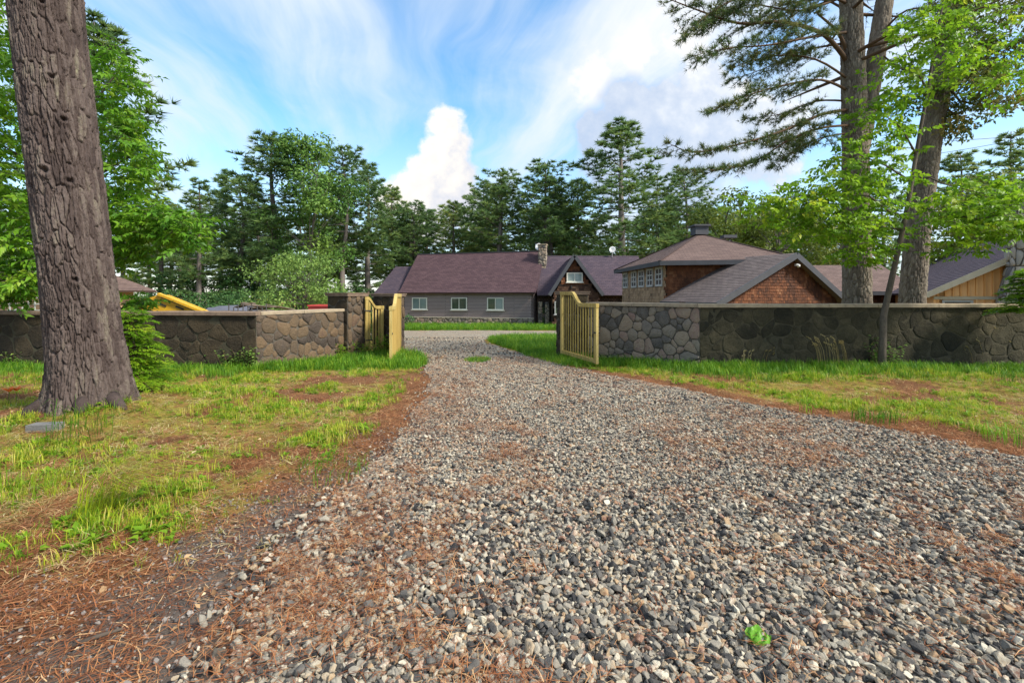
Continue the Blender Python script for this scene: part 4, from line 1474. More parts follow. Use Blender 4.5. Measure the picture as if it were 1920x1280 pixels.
def make_barn():
    g, bk = Vector((0.85, -0.53, 0)).normalized(), Vector((0.53, 0.85, 0)).normalized()
    E = Vector((15.45, 17.0, 0))
    ze, w, D = 1.62, 5.2, 20.0
    za = ze + 0.57 * w
    zg = -0.9
    n = -bk
    t = thing('barn', 'golden board and batten barn with dark purple roof at the right edge', 'barn', (E.x, E.y, -0.5))
    Fp, R_ = E + g * w, E + g * 2 * w
    inn = bk * 0.4
    siding(t, [E + inn + UP * zg + g * 0.3, R_ + inn + UP * zg - g * 0.3, R_ + inn + UP * ze - g * 0.3, Fp + inn + UP * (za - 0.15), E + inn + UP * (ze + 0.1) + g * 0.3], MT['batten_gold'], 'gable_wall', into=bk)
    siding(t, [E + g * 0.4 + inn + UP * zg, E + g * 0.4 + bk * D + UP * zg, E + g * 0.4 + bk * D + UP * ze, E + g * 0.4 + inn + UP * ze], MT['batten_gold'], 'wall', into=g)
    # battens: one part each
    s = 0.42
    belt = 1.43
    while s < w - 0.2:
        top = ze + 0.57 * s - 0.25
        x0 = E + g * s + bk * (0.4 - 0.015)
        wx0, wx1 = 0.48, 1.42
        m = MB()
        if top > belt + 0.05:
            m.box(x0 - bk * 0.012 + UP * ((belt + 0.06 + top) / 2), (0.05, 0.05, top - belt - 0.06), axes=(g, bk, UP))
            m.build('batten', MT['batten_gold'], t)
        if not wx0 < s < wx1:
            m = MB()
            m.box(x0 - bk * 0.012 + UP * ((zg + belt - 0.06) / 2), (0.05, 0.05, belt - 0.06 - zg), axes=(g, bk, UP))
            m.build('batten', MT['batten_gold'], t)
        s += 0.21
    m = MB()
    m.box(E + g * (w / 2 + 0.15) + bk * 0.375 + UP * belt, (w - 0.3, 0.05, 0.11), axes=(g, bk, UP))
    m.build('belt_board', MT['trim_pale'], t)
    window(t, E + g * 0.95 + bk * 0.395 + UP * 0.98, g, UP, n, 0.84, 0.74, 1, 1, MT['window_grey'], MT['glass_dark'], bar=0.05)
    for (p, q, sgn) in ((E, Fp, 1), (R_, Fp, -1)):
        if sgn > 0:
            roof_slope(t, p + bk * D + UP * ze, p + UP * ze, q + UP * za, q + bk * D + UP * za, MT['roof_dark'], 0.17, thick=0.08)
        else:
            roof_slope(t, p + UP * ze, p + bk * D + UP * ze, q + bk * D + UP * za, q + UP * za, MT['roof_dark'], 0.17, thick=0.08)
        m = MB()
        m.bar(p + UP * (ze - 0.10) + n * 0.03, q + UP * (za - 0.10) + n * 0.03, 0.05, 0.20, side=bk)
        m.build('barge_board', MT['trim_pale'], t)
    m = MB()
    lp = E + g * 0.35 + bk * 3.0 + UP * (ze + 0.57 * 0.9)
    m.tube([lp, lp + UP * 0.7], [0.05, 0.05], 8)
    m.build('vent_pipe', MT['black_iron'], t)
    # fieldstone chimney leaning in at its shoulders, standing before the gable
    c = E + g * 2.86 + n * 0.25
    tc = thing('stone_chimney', 'broad tapered fieldstone chimney rising beside the golden barn wall', 'chimney', (c.x, c.y, -0.5))
    zb, zm, zt = -0.8, 2.5, 5.3
    lo, hi, dep = 1.35, 0.72, 0.45
    m = MB()
    for (z0, z1, a, b) in ((zb, zm, lo, hi), (zm, zt, hi, hi * 0.94)):
        vs = []
        for (z, q) in ((z0, a), (z1, b)):
            for (sx, sy) in ((-1, -1), (1, -1), (1, 1), (-1, 1)):
                vs.append(c + g * (sx * q) + bk * (sy * dep) + UP * z)
        m.add(vs, [(0, 1, 2, 3)[::-1], (4, 5, 6, 7), (0, 1, 5, 4), (1, 2, 6, 5), (2, 3, 7, 6), (3, 0, 4, 7)])
    m.build('chimney_core', MT['mortar'], tc)
    fp = c + n * dep
    stones(tc, fp + UP * zb, g, UP, n, [(-lo, 0.3), (lo, 0.3), (hi, zm - zb), (hi * 0.94, zt - zb), (-hi * 0.94, zt - zb), (-hi, zm - zb)][:6], 0.34, MT['stone_grey'], 61, 0.014, (0.015, 0.04)) if False else None
    stones(tc, fp + UP * zb, g, UP, n, [(-lo, 0.3), (lo, 0.3), (hi, zm - zb), (-hi, zm - zb)], 0.33, MT['stone_pale'], 61, 0.014, (0.015, 0.04))
    stones(tc, fp + UP * zm, g, UP, n, [(-hi, 0), (hi, 0), (hi * 0.94, zt - zm), (-hi * 0.94, zt - zm)], 0.33, MT['stone_pale'], 62, 0.014, (0.015, 0.04))
    for (za_, zb_, a, b, sd_) in ((zb, zm, lo, hi, 63), (zm, zt, hi, hi * 0.94, 64)):
        p0, p1 = c - g * a + bk * dep + UP * za_, c - g * a - bk * dep + UP * za_
        p3 = c - g * b + bk * dep + UP * zb_
        eu, ev, en = plane_axes(p0, p1, p3)
        stones(tc, p0, eu, ev, en, [(0, 0), (2 * dep, 0), (2 * dep, (p3 - p0).length), (0, (p3 - p0).length)], 0.33, MT['stone_pale'], sd_, 0.014, (0.015, 0.04))


def make_left_yard():
    # little hut behind the trunk
    t = thing('shed', 'small peach walled shed with brown hipped roof behind the left wall', 'shed', (-15.8, 18, -0.4))
    x0, x1, y0, y1 = -19.2, -15.75, 17.0, 18.95
    m = MB()
    m.box(((x0 + x1) / 2, (y0 + y1) / 2, 0.5), (x1 - x0, y1 - y0, 2.5))
    m.build('wall', MT['peach'], t)
    e = 0.55
    ze, zr = 1.72, 2.75
    cs = [Vector((x0 - e, y0 - e, ze)), Vector((x1 + e, y0 - e, ze)), Vector((x1 + e, y1 + e, ze)), Vector((x0 - e, y1 + e, ze))]
    r0, r1 = Vector((x0 + 1.2, (y0 + y1) / 2, zr)), Vector((x1 - 1.1, (y0 + y1) / 2, zr))
    roof_slope(t, cs[0], cs[1], r1, r0, MT['roof_brown'], 0.16, thick=0.07)
    roof_slope(t, cs[1], cs[2], r1 + Vector((0, 0.01, 0)), r1, MT['roof_brown'], 0.16, thick=0.07)
    roof_slope(t, cs[2], cs[3], r0, r1, MT['roof_brown'], 0.16, thick=0.07)
    roof_slope(t, cs[3], cs[0], r0, r0 + Vector((0, 0.01, 0)), MT['roof_brown'], 0.16, thick=0.07)
    # white lattice panel at the far left
    t = thing('lattice_panel', 'pale lattice panel just showing over the wall left of the big trunk', 'lattice', (-15.2, 14.5, -0.1))
    m = MB()
    for k in range(9):
        m.box((-16.0 + k * 0.2, 14.5, 0.6), (0.035, 0.02, 1.7))
    m.build('upright_lath', MT['window_white'], t)['kind'] = 'stuff'
    m = MB()
    for k in range(9):
        m.box((-15.2, 14.475, -0.15 + k * 0.2), (1.7, 0.02, 0.035))
    m.build('cross_lath', MT['window_white'], t)['kind'] = 'stuff'
    # yellow machine: sloping loader chute on tracks
    Y = 14.0
    t = thing('yellow_machine', 'yellow work machine with sloping boom above the left wall', 'machine', (X(300, Y), Y + 0.6, -0.2))
    poly = [P(228, 592, Y), P(252, 566, Y), P(301, 552, Y), P(322, 560, Y), P(378, 584, Y), P(372, 592, Y)]
    m = MB()
    m.prism(poly, (0, 0.09, 0))
    m.build('side_plate', MT['yellow_paint'], t)
    m = MB()
    m.prism([p + Vector((-0.25, 0.6, -0.06)) for p in poly], (0, 0.09, 0))
    m.build('side_plate', MT['yellow_paint'], t)
    m = MB()
    m.bar(P(299, 551, Y) + Vector((0, -0.03, 0)), P(381, 584, Y) + Vector((0, -0.03, 0)), 0.12, 0.07, side=(0, 1, 0))
    m.bar(P(299, 551, Y) + Vector((-0.25, 0.66, -0.06)), P(381, 584, Y) + Vector((-0.25, 0.66, -0.06)), 0.12, 0.07, side=(0, 1, 0))
    m.build('boom_rail', MT['yellow_paint'], t)
    m = MB()
    m.bar(P(303, 557, Y) + Vector((0, -0.012, 0)), P(366, 582, Y) + Vector((0, -0.012, 0)), 0.02, 0.035, side=(0, 1, 0))
    for (a, b, v0, v1) in ((300, 312, 569, 574), (330, 345, 574, 580)):
        m.bar(P(a, v0, Y) + Vector((0, -0.012, 0)), P(b, v1, Y) + Vector((0, -0.012, 0)), 0.02, 0.05, side=(0, 1, 0))
    m.build('dark_slot', MT['black_iron'], t)
    m = MB()
    m.box((X(282, Y), Y + 0.42, 0.48), (1.5, 0.5, 0.75))
    m.build('body', MT['yellow_paint'], t)
    for s in (-0.1, 1.3):
        m = MB()
        cx = X(290, Y)
        m.prism([Vector((cx - 1.1, Y + s - 0.17, -0.02)), Vector((cx - 0.9, Y + s - 0.17, -0.2)), Vector((cx + 0.9, Y + s - 0.17, -0.2)), Vector((cx + 1.1, Y + s - 0.17, -0.02)), Vector((cx + 0.95, Y + s - 0.17, 0.15)), Vector((cx - 0.95, Y + s - 0.17, 0.15))], (0, 0.34, 0))
        m.build('track', MT['black_iron'], t)
    # dark tarpaulined load
    Y = 15.5
    t = thing('covered_load', 'low load under a dark grey tarpaulin beyond the left wall', 'tarpaulin', (X(415, Y), Y, -0.25))
    m = MB()
    xs_ = np.linspace(X(372, Y), X(455, Y), 9)
    vs, fs = [], []
    for j, yy in enumerate((Y, Y + 0.5, Y + 1.0, Y + 1.6)):
        for i, x in enumerate(xs_):
            z = Z(573 + 4 * (abs(i - 4) / 4) ** 2 + (1.5 if i % 2 else 0), Y) - (0.25 if j in (0, 3) else 0)
            vs.append((x, yy, z))
    for j in range(3):
        for i in range(8):
            fs.append((j * 9 + i, j * 9 + i + 1, j * 9 + 10 + i, j * 9 + 9 + i))
    m.add(vs, fs, True)
    b0 = len(m.v)
    m.box((X(413, Y), Y + 0.8, 0.38), (1.42, 1.5, 1.25))
    m.build('tarpaulin', MT['tarp'], t)
    # scrap heap with iron stakes
    Y = 14.5
    c = Vector((X(482, Y), Y + 0.4, -0.2))
    t = thing('scrap_pile', 'pile of pale bent scrap sheets and planks beyond the left wall', 'scrap pile', c)
    r = random.Random(4)
    for k in range(16):
        m = MB()
        q = c + Vector((r.uniform(-0.6, 0.6), r.uniform(-0.3, 0.5), r.uniform(0.9, 1.42)))
        a = Vector((math.cos(r.uniform(-0.6, 0.6)), r.uniform(-0.5, 0.5), r.uniform(-0.2, 0.25))).normalized()
        b = a.cross(Vector((r.uniform(-0.3, 0.3), r.uniform(-0.3, 0.3), 1))).normalized()
        m.box(q, (r.uniform(0.5, 1.0), r.uniform(0.12, 0.4), 0.025), axes=(a, b, a.cross(b)))
        m.build('scrap_sheet', MT['scrap'], t)
    m = MB()
    m.box(c + UP * 0.5, (1.1, 0.8, 1.0))
    m.build('pallet_stack', MT['scrap'], t)
    for k in range(9):
        x = X(428 + k * 9, 14.0)
        m = MB()
        m.tube([Vector((x, 14.0, -0.2)), Vector((x + r.uniform(-0.02, 0.02), 14.0, Z(572 + r.uniform(-3, 4), 14.0)))], [0.016, 0.016], 5)
        o = m.build('iron_stake', MT['black_iron'])
        tag(o, 'thin iron stake in the row before the scrap pile', 'stake', 'iron stakes behind the left wall')
    Y = 14.3
    t = thing('red_bin', 'red open bin showing over the wall beside the left pillar', 'bin', (X(597, Y), Y + 0.4, -0.2))
    m = MB()
    x0, x1, z1 = X(579, Y), X(618, Y), Z(573, Y)
    vs = [(x0 + 0.08, Y, -0.2), (x1 - 0.05, Y, -0.2), (x1 - 0.05, Y + 0.8, -0.2), (x0 + 0.08, Y + 0.8, -0.2), (x0, Y - 0.05, z1), (x1, Y - 0.05, z1), (x1, Y + 0.85, z1), (x0, Y + 0.85, z1)]
    m.add(vs, [(0, 1, 2, 3), (0, 1, 5, 4), (1, 2, 6, 5), (2, 3, 7, 6), (3, 0, 4, 7)])
    m.build('bin_body', MT['red_paint'], t)
    m = MB()
    for (p, q) in ((4, 5), (5, 6), (6, 7), (7, 4)):
        m.bar(vs[p], vs[q], 0.06, 0.05)
    m.build('rim', MT['red_paint'], t)


make_long_house()
make_entry_wing()
dish('white satellite dish beside the stone chimney on the plum roof', (X(1010, 39.5), 39.5, 5.0), 0.75, 0.30, (-0.25, -1, 0.35))
dish('white satellite dish on the dark ridge above the pointed gable wing', (X(1148, 39.4), 39.4, 4.95), 0.55, 0.27, (-0.3, -1, 0.4))
make_pavilion()
make_gable_wing()
make_far_wing()
make_barn()
make_left_yard()


# ------------------------------------------------------------------ trees
def norm(a):
    return a / np.maximum(np.linalg.norm(a, axis=-1, keepdims=True), 1e-9)


def blades(pts, dirs, nb, length, width, rng, spread=0.9, up=0.15, tints=None, zs=1.0):
    """Tufts of needle blades: nb thin triangles at each point."""
    n = len(pts)
    p = np.repeat(np.asarray(pts), nb, 0)
    d = np.repeat(np.asarray(dirs), nb, 0)
    v = norm((d + spread * norm(rng.normal(size=(n * nb, 3))) + np.array([0, 0, up])) * np.array([1, 1, zs]))
    L = length * rng.uniform(0.6, 1.15, (n * nb, 1))
    s = norm(np.cross(v, rng.normal(size=(n * nb, 3)))) * width
    V = np.stack([p - s, p + s, p + v * L], 1).reshape(-1, 3)
    T = np.arange(len(V)).reshape(-1, 3)
    tt = np.repeat(rng.uniform(0, 1, n) if tints is None else tints, nb * 3)
    return V, T, np.clip(tt + rng.normal(0, 0.08, len(tt)), 0, 1)


def leaf_tris(pts, axis, nrm, length, width, rng, tints):
    """Pointed, folded leaves (4 triangles each)."""
    n = len(pts)
    a, b = norm(axis), norm(np.cross(nrm, axis))
    c = norm(np.cross(a, b))
    L = length * rng.uniform(0.65, 1.15, (n, 1))
    W = width * rng.uniform(0.7, 1.15, (n, 1)) * 0.5
    droop = -0.18 * L
    v0 = pts
    v1 = pts + a * L * 0.40 + b * W + c * W * 0.45
    v2 = pts + a * L * 0.45
    v3 = pts + a * L * 0.40 - b * W + c * W * 0.45
    v4 = pts + a * L + c * droop
    V = np.stack([v0, v1, v2, v3, v4], 1).reshape(-1, 3)
    base = np.arange(n)[:, None] * 5
    T = np.concatenate([base + np.array(q) for q in ((0, 2, 1), (0, 3, 2), (1, 2, 4), (2, 3, 4))], 1).reshape(-1, 3)
    return V, T, np.repeat(tints, 5)


def join(parts):
    V, T, C, o = [], [], [], 0
    for v, t, c in parts:
        V.append(v)
        T.append(t + o)
        C.append(c)
        o += len(v)
    return np.concatenate(V), np.concatenate(T), np.concatenate(C)


def rotv(v, ang):
    c, s = math.cos(ang), math.sin(ang)
    return Vector((v.x * c - v.y * s, v.x * s + v.y * c, v.z))


def boughs(wood, limb, radii, rng, r, pts, dirs, start=0.25, step=0.22, tl=0.9, tuft=0.09, droop=0.1, flat=0.25, sub=0):
    """Side twigs along a limb, with needle tuft sites on them."""
    limb = [Vector(p) for p in limb]
    lens = [0.0]
    for a, b in zip(limb, limb[1:]):
        lens.append(lens[-1] + (b - a).length)
    L = lens[-1]
    s = L * start
    side = 1
    while s < L:
        k = max(i for i in range(len(lens)) if lens[i] <= s + 1e-9)
        k = min(k, len(limb) - 2)
        q = (s - lens[k]) / max(lens[k + 1] - lens[k], 1e-6)
        p = limb[k].lerp(limb[k + 1], q)
        d = (limb[k + 1] - limb[k]).normalized()
        f = s / L
        tw = rotv(d, side * r.uniform(0.6, 1.15))
        tw.z = tw.z * 0.5 + r.uniform(-flat, flat)
        tw.normalize()
        ln = tl * (1.05 - 0.65 * f) * r.uniform(0.6, 1.2)
        e = p + tw * ln - UP * droop * ln
        mid = p.lerp(e, 0.5) + UP * 0.04 * ln
        wood.tube([p, mid, e], [0.007 + 0.006 * ln, 0.006, 0.003], 4, cap=False)
        m = max(2, int(ln * 0.8 / tuft))
        for j in range(m):
            u = 0.22 + 0.78 * j / max(m - 1, 1)
            pt = p.lerp(mid, u * 2) if u < 0.5 else mid.lerp(e, u * 2 - 1)
            dd = (tw + Vector((r.uniform(-0.5, 0.5), r.uniform(-0.5, 0.5), r.uniform(-0.1, 0.5)))).normalized()
            pts.append(tuple(pt + Vector((r.uniform(-1, 1), r.uniform(-1, 1), r.uniform(-0.4, 0.6))) * 0.05 * ln))
            dirs.append(tuple(dd))
        for j in range(sub):
            u = r.uniform(0.2, 0.85)
            q0 = p.lerp(e, u)
            sv = rotv(tw, r.choice((-1, 1)) * r.uniform(0.5, 1.0))
            sv.z += r.uniform(-0.35, 0.25)
            sl = ln * (1.1 - u) * r.uniform(0.35, 0.7)
            q1 = q0 + sv * sl - UP * droop * sl
            wood.tube([q0, q1], [0.004, 0.002], 3, cap=False)
            for k2 in range(max(2, int(sl / tuft))):
                pts.append(tuple(q0.lerp(q1, r.uniform(0.2, 1.0)) + Vector((r.uniform(-1, 1), r.uniform(-1, 1), r.uniform(-1, 1))) * 0.03))
                dirs.append(tuple((sv + Vector((r.uniform(-0.4, 0.4), r.uniform(-0.4, 0.4), r.uniform(-0.1, 0.4)))).normalized()))
        side = -side
        s += step * r.uniform(0.6, 1.4)
    for j in range(5):
        pts.append(tuple(limb[-1]))
        d = (limb[-1] - limb[-2]).normalized()
        dirs.append(tuple(d))


def far_pine(name, seed, H, base, Rm, power, wob, double=False, dens=1.0, flat=0.22):
    """Prototype white pine for the far row: trunk, limbs and tiered needle foliage."""
    r, rng = random.Random(seed), np.random.default_rng(seed)
    t = thing(name, 'white pine', 'pine tree', (0, 0, 0))
    wood = MB()
    stems = []
    for k in range(2 if double else 1):
        ox = (-0.45 + 0.9 * k) if double else 0
        hh = H * (1 - 0.12 * k)
        sp = [Vector((ox * min(1, i / 4) + wob * math.sin(i * 0.9 + seed + k), wob * math.cos(i * 0.7 + seed), hh * i / 10)) for i in range(11)]
        wood.tube(sp, [0.30 * (1 - i / 10) ** 0.8 + 0.03 for i in range(11)], 8)
        stems.append((sp, hh))
    pts, dirs = [], []
    for sp, hh in stems:
        z = base * r.uniform(0.92, 1.0)
        while z < hh - 0.25:
            tt = (z - base) / (hh - base)
            prof = max(0.0, (1 - tt)) ** power * min(1.0, 0.55 + 1.6 * tt)
            nb = r.choice((3, 4, 4, 5))
            a0 = r.uniform(0, 6.28)
            for b in range(nb):
                if r.random() < 0.14:
                    continue
                az = a0 + b * 6.28 / nb + r.uniform(-0.35, 0.35)
                L = (Rm * prof + 0.35) * r.uniform(0.55, 1.12)
                i = min(int(z / hh * 10), 9)
                o = sp[i].lerp(sp[i + 1], z / hh * 10 - i)
                dv = Vector((math.cos(az), math.sin(az), 0))
                rise = r.uniform(-0.10, 0.12) + 0.35 * tt
                limb = [o + dv * (L * q) + UP * (L * (rise * q - 0.06 * math.sin(q * 3.1) + 0.14 * q * q)) for q in (0, 0.3, 0.6, 0.85, 1.0)]
                wood.tube(limb, [0.06 * (1 - 0.8 * q) * (0.5 + 0.5 * L / Rm) for q in (0, 0.3, 0.6, 0.85, 1.0)], 4, cap=False)
                boughs(wood, limb, None, rng, r, pts, dirs, start=0.28 if L > 1.5 else 0.1, step=0.30 / dens, tl=min(1.6, 0.25 + 0.40 * L), tuft=0.25 / dens, droop=0.02, flat=flat)
            z += r.uniform(0.55, 1.25) * (0.7 if tt > 0.7 else 1)
        for k in range(9):
            z = r.uniform(0.25, 1) * base
            az = r.uniform(0, 6.28)
            i = min(int(z / hh * 10), 9)
            o = sp[i]
            wood.tube([o, o + Vector((math.cos(az), math.sin(az), r.uniform(-0.2, 0.25))) * r.uniform(0.6, 1.8)], [0.03, 0.006], 4, cap=False)
    wood.build('trunk', MT['bark_far'], t)
    V, T, C = blades(np.array(pts), np.array(dirs), 15, 0.54, 0.048, rng, 1.0, 0.22, zs=0.65)
    np_mesh('crown', V, T, MT['needle_far'], t, tint=C)
    return t


def leaf_cloud(rng, centres, radii, per, ll, lw):
    out = []
    for c, rad in zip(centres, radii):
        n = int(per * (rad / np.mean(radii)) ** 2)
        u = norm(rng.normal(size=(n, 3)))
        rr = rad * rng.uniform(0.35, 1.05, (n, 1)) ** 0.6
        p = np.asarray(c) + u * rr * np.array([1.15, 1.15, 0.72])
        nrm = norm(u * 0.6 + np.array([0, 0, 0.9]) + 0.5 * rng.normal(size=(n, 3)))
        ax = norm(np.cross(nrm, rng.normal(size=(n, 3))) + np.array([0, 0, -0.35]))
        t = np.clip(rng.normal(0.5, 0.2) + rng.normal(0, 0.14, n), 0, 1)
        out.append(leaf_tris(p, ax, nrm, ll, lw, rng, t))
    return join(out)


def far_leafy(name, label, cat, seed, H, crown0, Rx, nclump, per, ll, mat, stems=1, bark='bark_far', r0=0.22, shape=0.75):
    """Prototype broadleaf tree or bush: forked trunk and crown of leaf clumps with gaps."""
    r, rng = random.Random(seed), np.random.default_rng(seed)
    t = thing(name, label, cat, (0, 0, 0))
    wood = MB()
    cs, rs = [], []
    for k in range(nclump):
        q = r.random()
        z = crown0 + (H - crown0) * q
        w = Rx * math.sqrt(max(0.05, 1 - ((q - 0.4) / 0.68) ** 2)) * shape ** 0.3
        a, d = r.uniform(0, 6.28), w * math.sqrt(r.random())
        cs.append((d * math.cos(a), d * math.sin(a), z))
        rs.append(Rx * r.uniform(0.20, 0.36))
    bases = []
    for s in range(stems):
        a = r.uniform(0, 6.28)
        k = 0.0 if stems == 1 else 0.10 * Rx
        b = Vector((math.cos(a) * k, math.sin(a) * k, 0))
        top = Vector((math.cos(a) * Rx * (0.05 if stems == 1 else 0.3), math.sin(a) * Rx * (0.05 if stems == 1 else 0.3), crown0 + (H - crown0) * 0.75))
        path = [b.lerp(top, q) + Vector((r.uniform(-1, 1), r.uniform(-1, 1), 0)) * 0.04 * H * (q > 0) * 0.5 for q in (0, 0.25, 0.5, 0.75, 1)]
        wood.tube([path[0] - UP * 0.2] + path, [r0 * 1.15, r0, r0 * 0.8, r0 * 0.6, r0 * 0.4, r0 * 0.15], 8)
        bases.append(path)
    for c in cs:
        path = r.choice(bases)
        c = Vector(c)
        j = min(range(5), key=lambda i: abs(path[i].z - c.z * 0.72))
        o = path[j]
        wood.tube([o, o.lerp(c, 0.5) + UP * 0.05 * (c - o).length, c], [r0 * 0.3, r0 * 0.16, r0 * 0.05], 5, cap=False)
    wood.build('trunk', MT[bark], t)
    V, T, C = leaf_cloud(rng, cs, rs, per, ll, ll * 0.55)
    np_mesh('crown', V, T, MT[mat], t, tint=C)
    return t


def place(proto, used, x, y, scale, rz, label, group=None, cat=None, wide=1.0):
    o = proto if proto.name not in used else copy_tree(proto)
    used.add(proto.name)
    o.location = (x, y, h1(x, y) - 0.05)
    o.rotation_euler = (0, 0, rz)
    o.scale = (scale * wide, scale * wide, scale)
    o['label'] = label
    if group:
        o['group'] = group
    if cat:
        o['category'] = cat
    return o


def make_far_trees():
    PH = 20.0
    pr = {
        'A': far_pine('pine_tree', 101, PH, 5.8, 4.8, 0.66, 0.10, dens=1.0),
        'B': far_pine('pine_tree', 202, PH, 7.2, 4.6, 0.48, 0.16, double=True, dens=0.95),
        'C': far_pine('pine_tree', 303, PH, 3.2, 4.9, 0.85, 0.06, dens=1.0),
        'D': far_pine('pine_tree', 404, PH, 8.0, 4.4, 0.42, 0.2, dens=0.95, flat=0.12),
    }
    oak = far_leafy('oak_tree', 'oak', 'tree', 505, 18.0, 4.5, 4.6, 46, 150, 0.42, 'leaf_far')
    yel = far_leafy('leafy_tree', 'tree', 'tree', 606, 9.0, 2.2, 3.4, 34, 130, 0.34, 'leaf_yellow')
    bush = far_leafy('bush', 'bush', 'bush', 707, 3.6, 0.4, 2.2, 24, 120, 0.26, 'leaf_bush', stems=3, r0=0.07)
    used = set()
    r = random.Random(9)
    L = [
        (300, 372, 44, 'A', 'dark pine behind the shed roof, nearest the big left trunk', 1.0),
        (-15, 330, 33, 'C', 'dark pine glimpsed through the leaves at the left edge', 1.0),
        (62, 380, 40, 'A', 'pine glimpsed through the leafy tree just left of the big trunk', 1.0),
        (374, 336, 41, 'C', 'broad dark pine with full low boughs, right of the leafy left tree', 0.85),
        (452, 330, 47, 'D', 'thin topped pine on the left flank of the tall green oak', 1.0),
        (512, 256, 43, 'A', 'tall pine standing over the oak, highest tree left of the house', 0.95),
        (646, 280, 49, 'D', 'leaning pine with open flat crown just right of the green oak', 0.85),
        (415, 365, 50, 'C', 'dark pine between the broad pine and the oak flank, behind the tarpaulin', 0.9),
        (610, 330, 52, 'A', 'dark pine peeping out behind the right side of the green oak', 0.9),
        (735, 352, 62, 'A', 'pine behind the left end of the plum roof ridge', 0.8),
        (690, 308, 54, 'C', 'pointed pine with long tiered boughs above the low left house wing', 0.95),
        (775, 380, 60, 'B', 'short twin topped pine behind the left part of the plum roof', 0.9),
        (850, 377, 58, 'C', 'pointed pine behind the middle of the plum roof', 0.8),
        (905, 345, 62, 'D', 'slim pine just left of the rounded pine behind the plum roof', 0.8),
        (937, 318, 56, 'B', 'rounded pine with open trunks behind the right part of the plum roof', 0.9),
        (1028, 306, 54, 'B', 'bushy pine rising behind the stone chimney', 0.95),
        (1085, 340, 58, 'A', 'pine filling the gap behind the pointed gable', 0.9),
        (1165, 232, 51, 'A', 'tallest pine of the back row with wide tiered crown', 1.0),
        (1232, 330, 57, 'C', 'dark pine at the right shoulder of the tallest pine', 0.9),
        (1285, 320, 53, 'D', 'bare stemmed pine behind the pavilion roof vent', 0.85),
        (1430, 385, 55, 'B', 'distant pine behind the right slope of the pavilion roof', 0.9),
        (1530, 372, 52, 'C', 'pine half hidden by maple leaves behind the rusty gable', 0.9),
        (1655, 340, 50, 'A', 'pine seen between the two right trunks', 0.9),
        (1800, 288, 38, 'A', 'pine over the barn roof, right of the leaning trunk', 0.8),
        (1895, 246, 34, 'C', 'dark pine at the right edge above the barn roof', 0.8),
        (205, 40, 19, 'A', 'dark pine whose boughs reach into the sky beside the big trunk', 0.85),
    ]
    for (u, v, Y, k, lab, wd) in L:
        x = X(u if u != 205 else 178, Y)
        sc = (Z(v, Y) - h1(x, Y)) / PH
        place(pr[k], used, x, Y, sc, r.uniform(0, 6.28), lab, 'pines behind the houses', wide=wd * (1.5 if u in (512, 1165) else 1.4))
    for i in range(32):
        u = 225 + i * 42 + r.uniform(-16, 16)
        Y = r.uniform(64, 80)
        v = 408 + r.uniform(-24, 22)
        x = X(u, Y)
        sc = (Z(v, Y) - h1(x, Y)) / PH
        place(pr[r.choice('ABCD')], used, x, Y, sc, r.uniform(0, 6.28), 'smaller pine of the far row, filling gaps between the nearer pines', 'far pines filling the gaps', wide=1.5)
    for (u, v, Y, lab) in ((585, 268, 42, 'big green oak among the pines left of the house'), (1240, 395, 60, 'green broadleaf tree low behind the pavilion roof')):
        x = X(u, Y)
        place(oak, used, x, Y, (Z(v, Y) - h1(x, Y)) / 18.0, r.uniform(0, 6), lab)
    for (u, v, Y, lab) in ((1365, 372, 40, 'yellow green tree lit behind the pavilion roof'), (1455, 385, 36, 'yellow green tree behind the rusty gable'), (1590, 400, 38, 'yellow green tree behind the first right trunk'), (1850, 330, 30, 'yellow green tree behind the barn ridge')):
        x = X(u, Y)
        place(yel, used, x, Y, (Z(v, Y) - h1(x, Y)) / 9.0, r.uniform(0, 6), lab, 'yellow green trees behind the right wings')
    BL = ['green bush under the pines, right beside the shed roof', 'green bush above the tip of the yellow boom', 'low bush behind the dark tarpaulin', 'bush left behind the scrap pile', 'bush between the scrap pile and the apple tree',
          'bush right of the apple tree, left of the nearer pillar', 'distant bush beyond the left end of the low house wing', 'low bush in the gap above the picket gate', 'bush behind the right half of the apple tree', 'tall bush behind the middle of the apple tree', 'shaded bush deep under the pines behind the yellow machine', 'shaded bush deep under the pines left of the apple tree']
    for k, (u, v, Y) in enumerate(((262, 550, 30), (330, 548, 31), (395, 552, 31), (440, 546, 33), (475, 552, 30), (640, 552, 31), (662, 535, 52), (718, 566, 20), (612, 540, 42), (540, 520, 42), (350, 515, 42), (450, 512, 44))):
        x = X(u, Y)
        place(bush, used, x, Y, (Z(v, Y) - h1(x, Y)) / 3.6, r.uniform(0, 6), BL[k], 'bushes under the left pines', wide=1.15)
    ap = far_leafy('apple_tree', 'round pale green apple tree with open twigs left of the gateway', 'tree', 808, 4.4, 0.7, 2.5, 62, 125, 0.16, 'leaf_apple', stems=5, r0=0.09)
    Y = 24.0
    ap.location = (X(557, Y), Y, h1(X(557, Y), Y) - 0.1)
    ap.scale = (1.0, 1.0, 0.97)


make_far_trees()


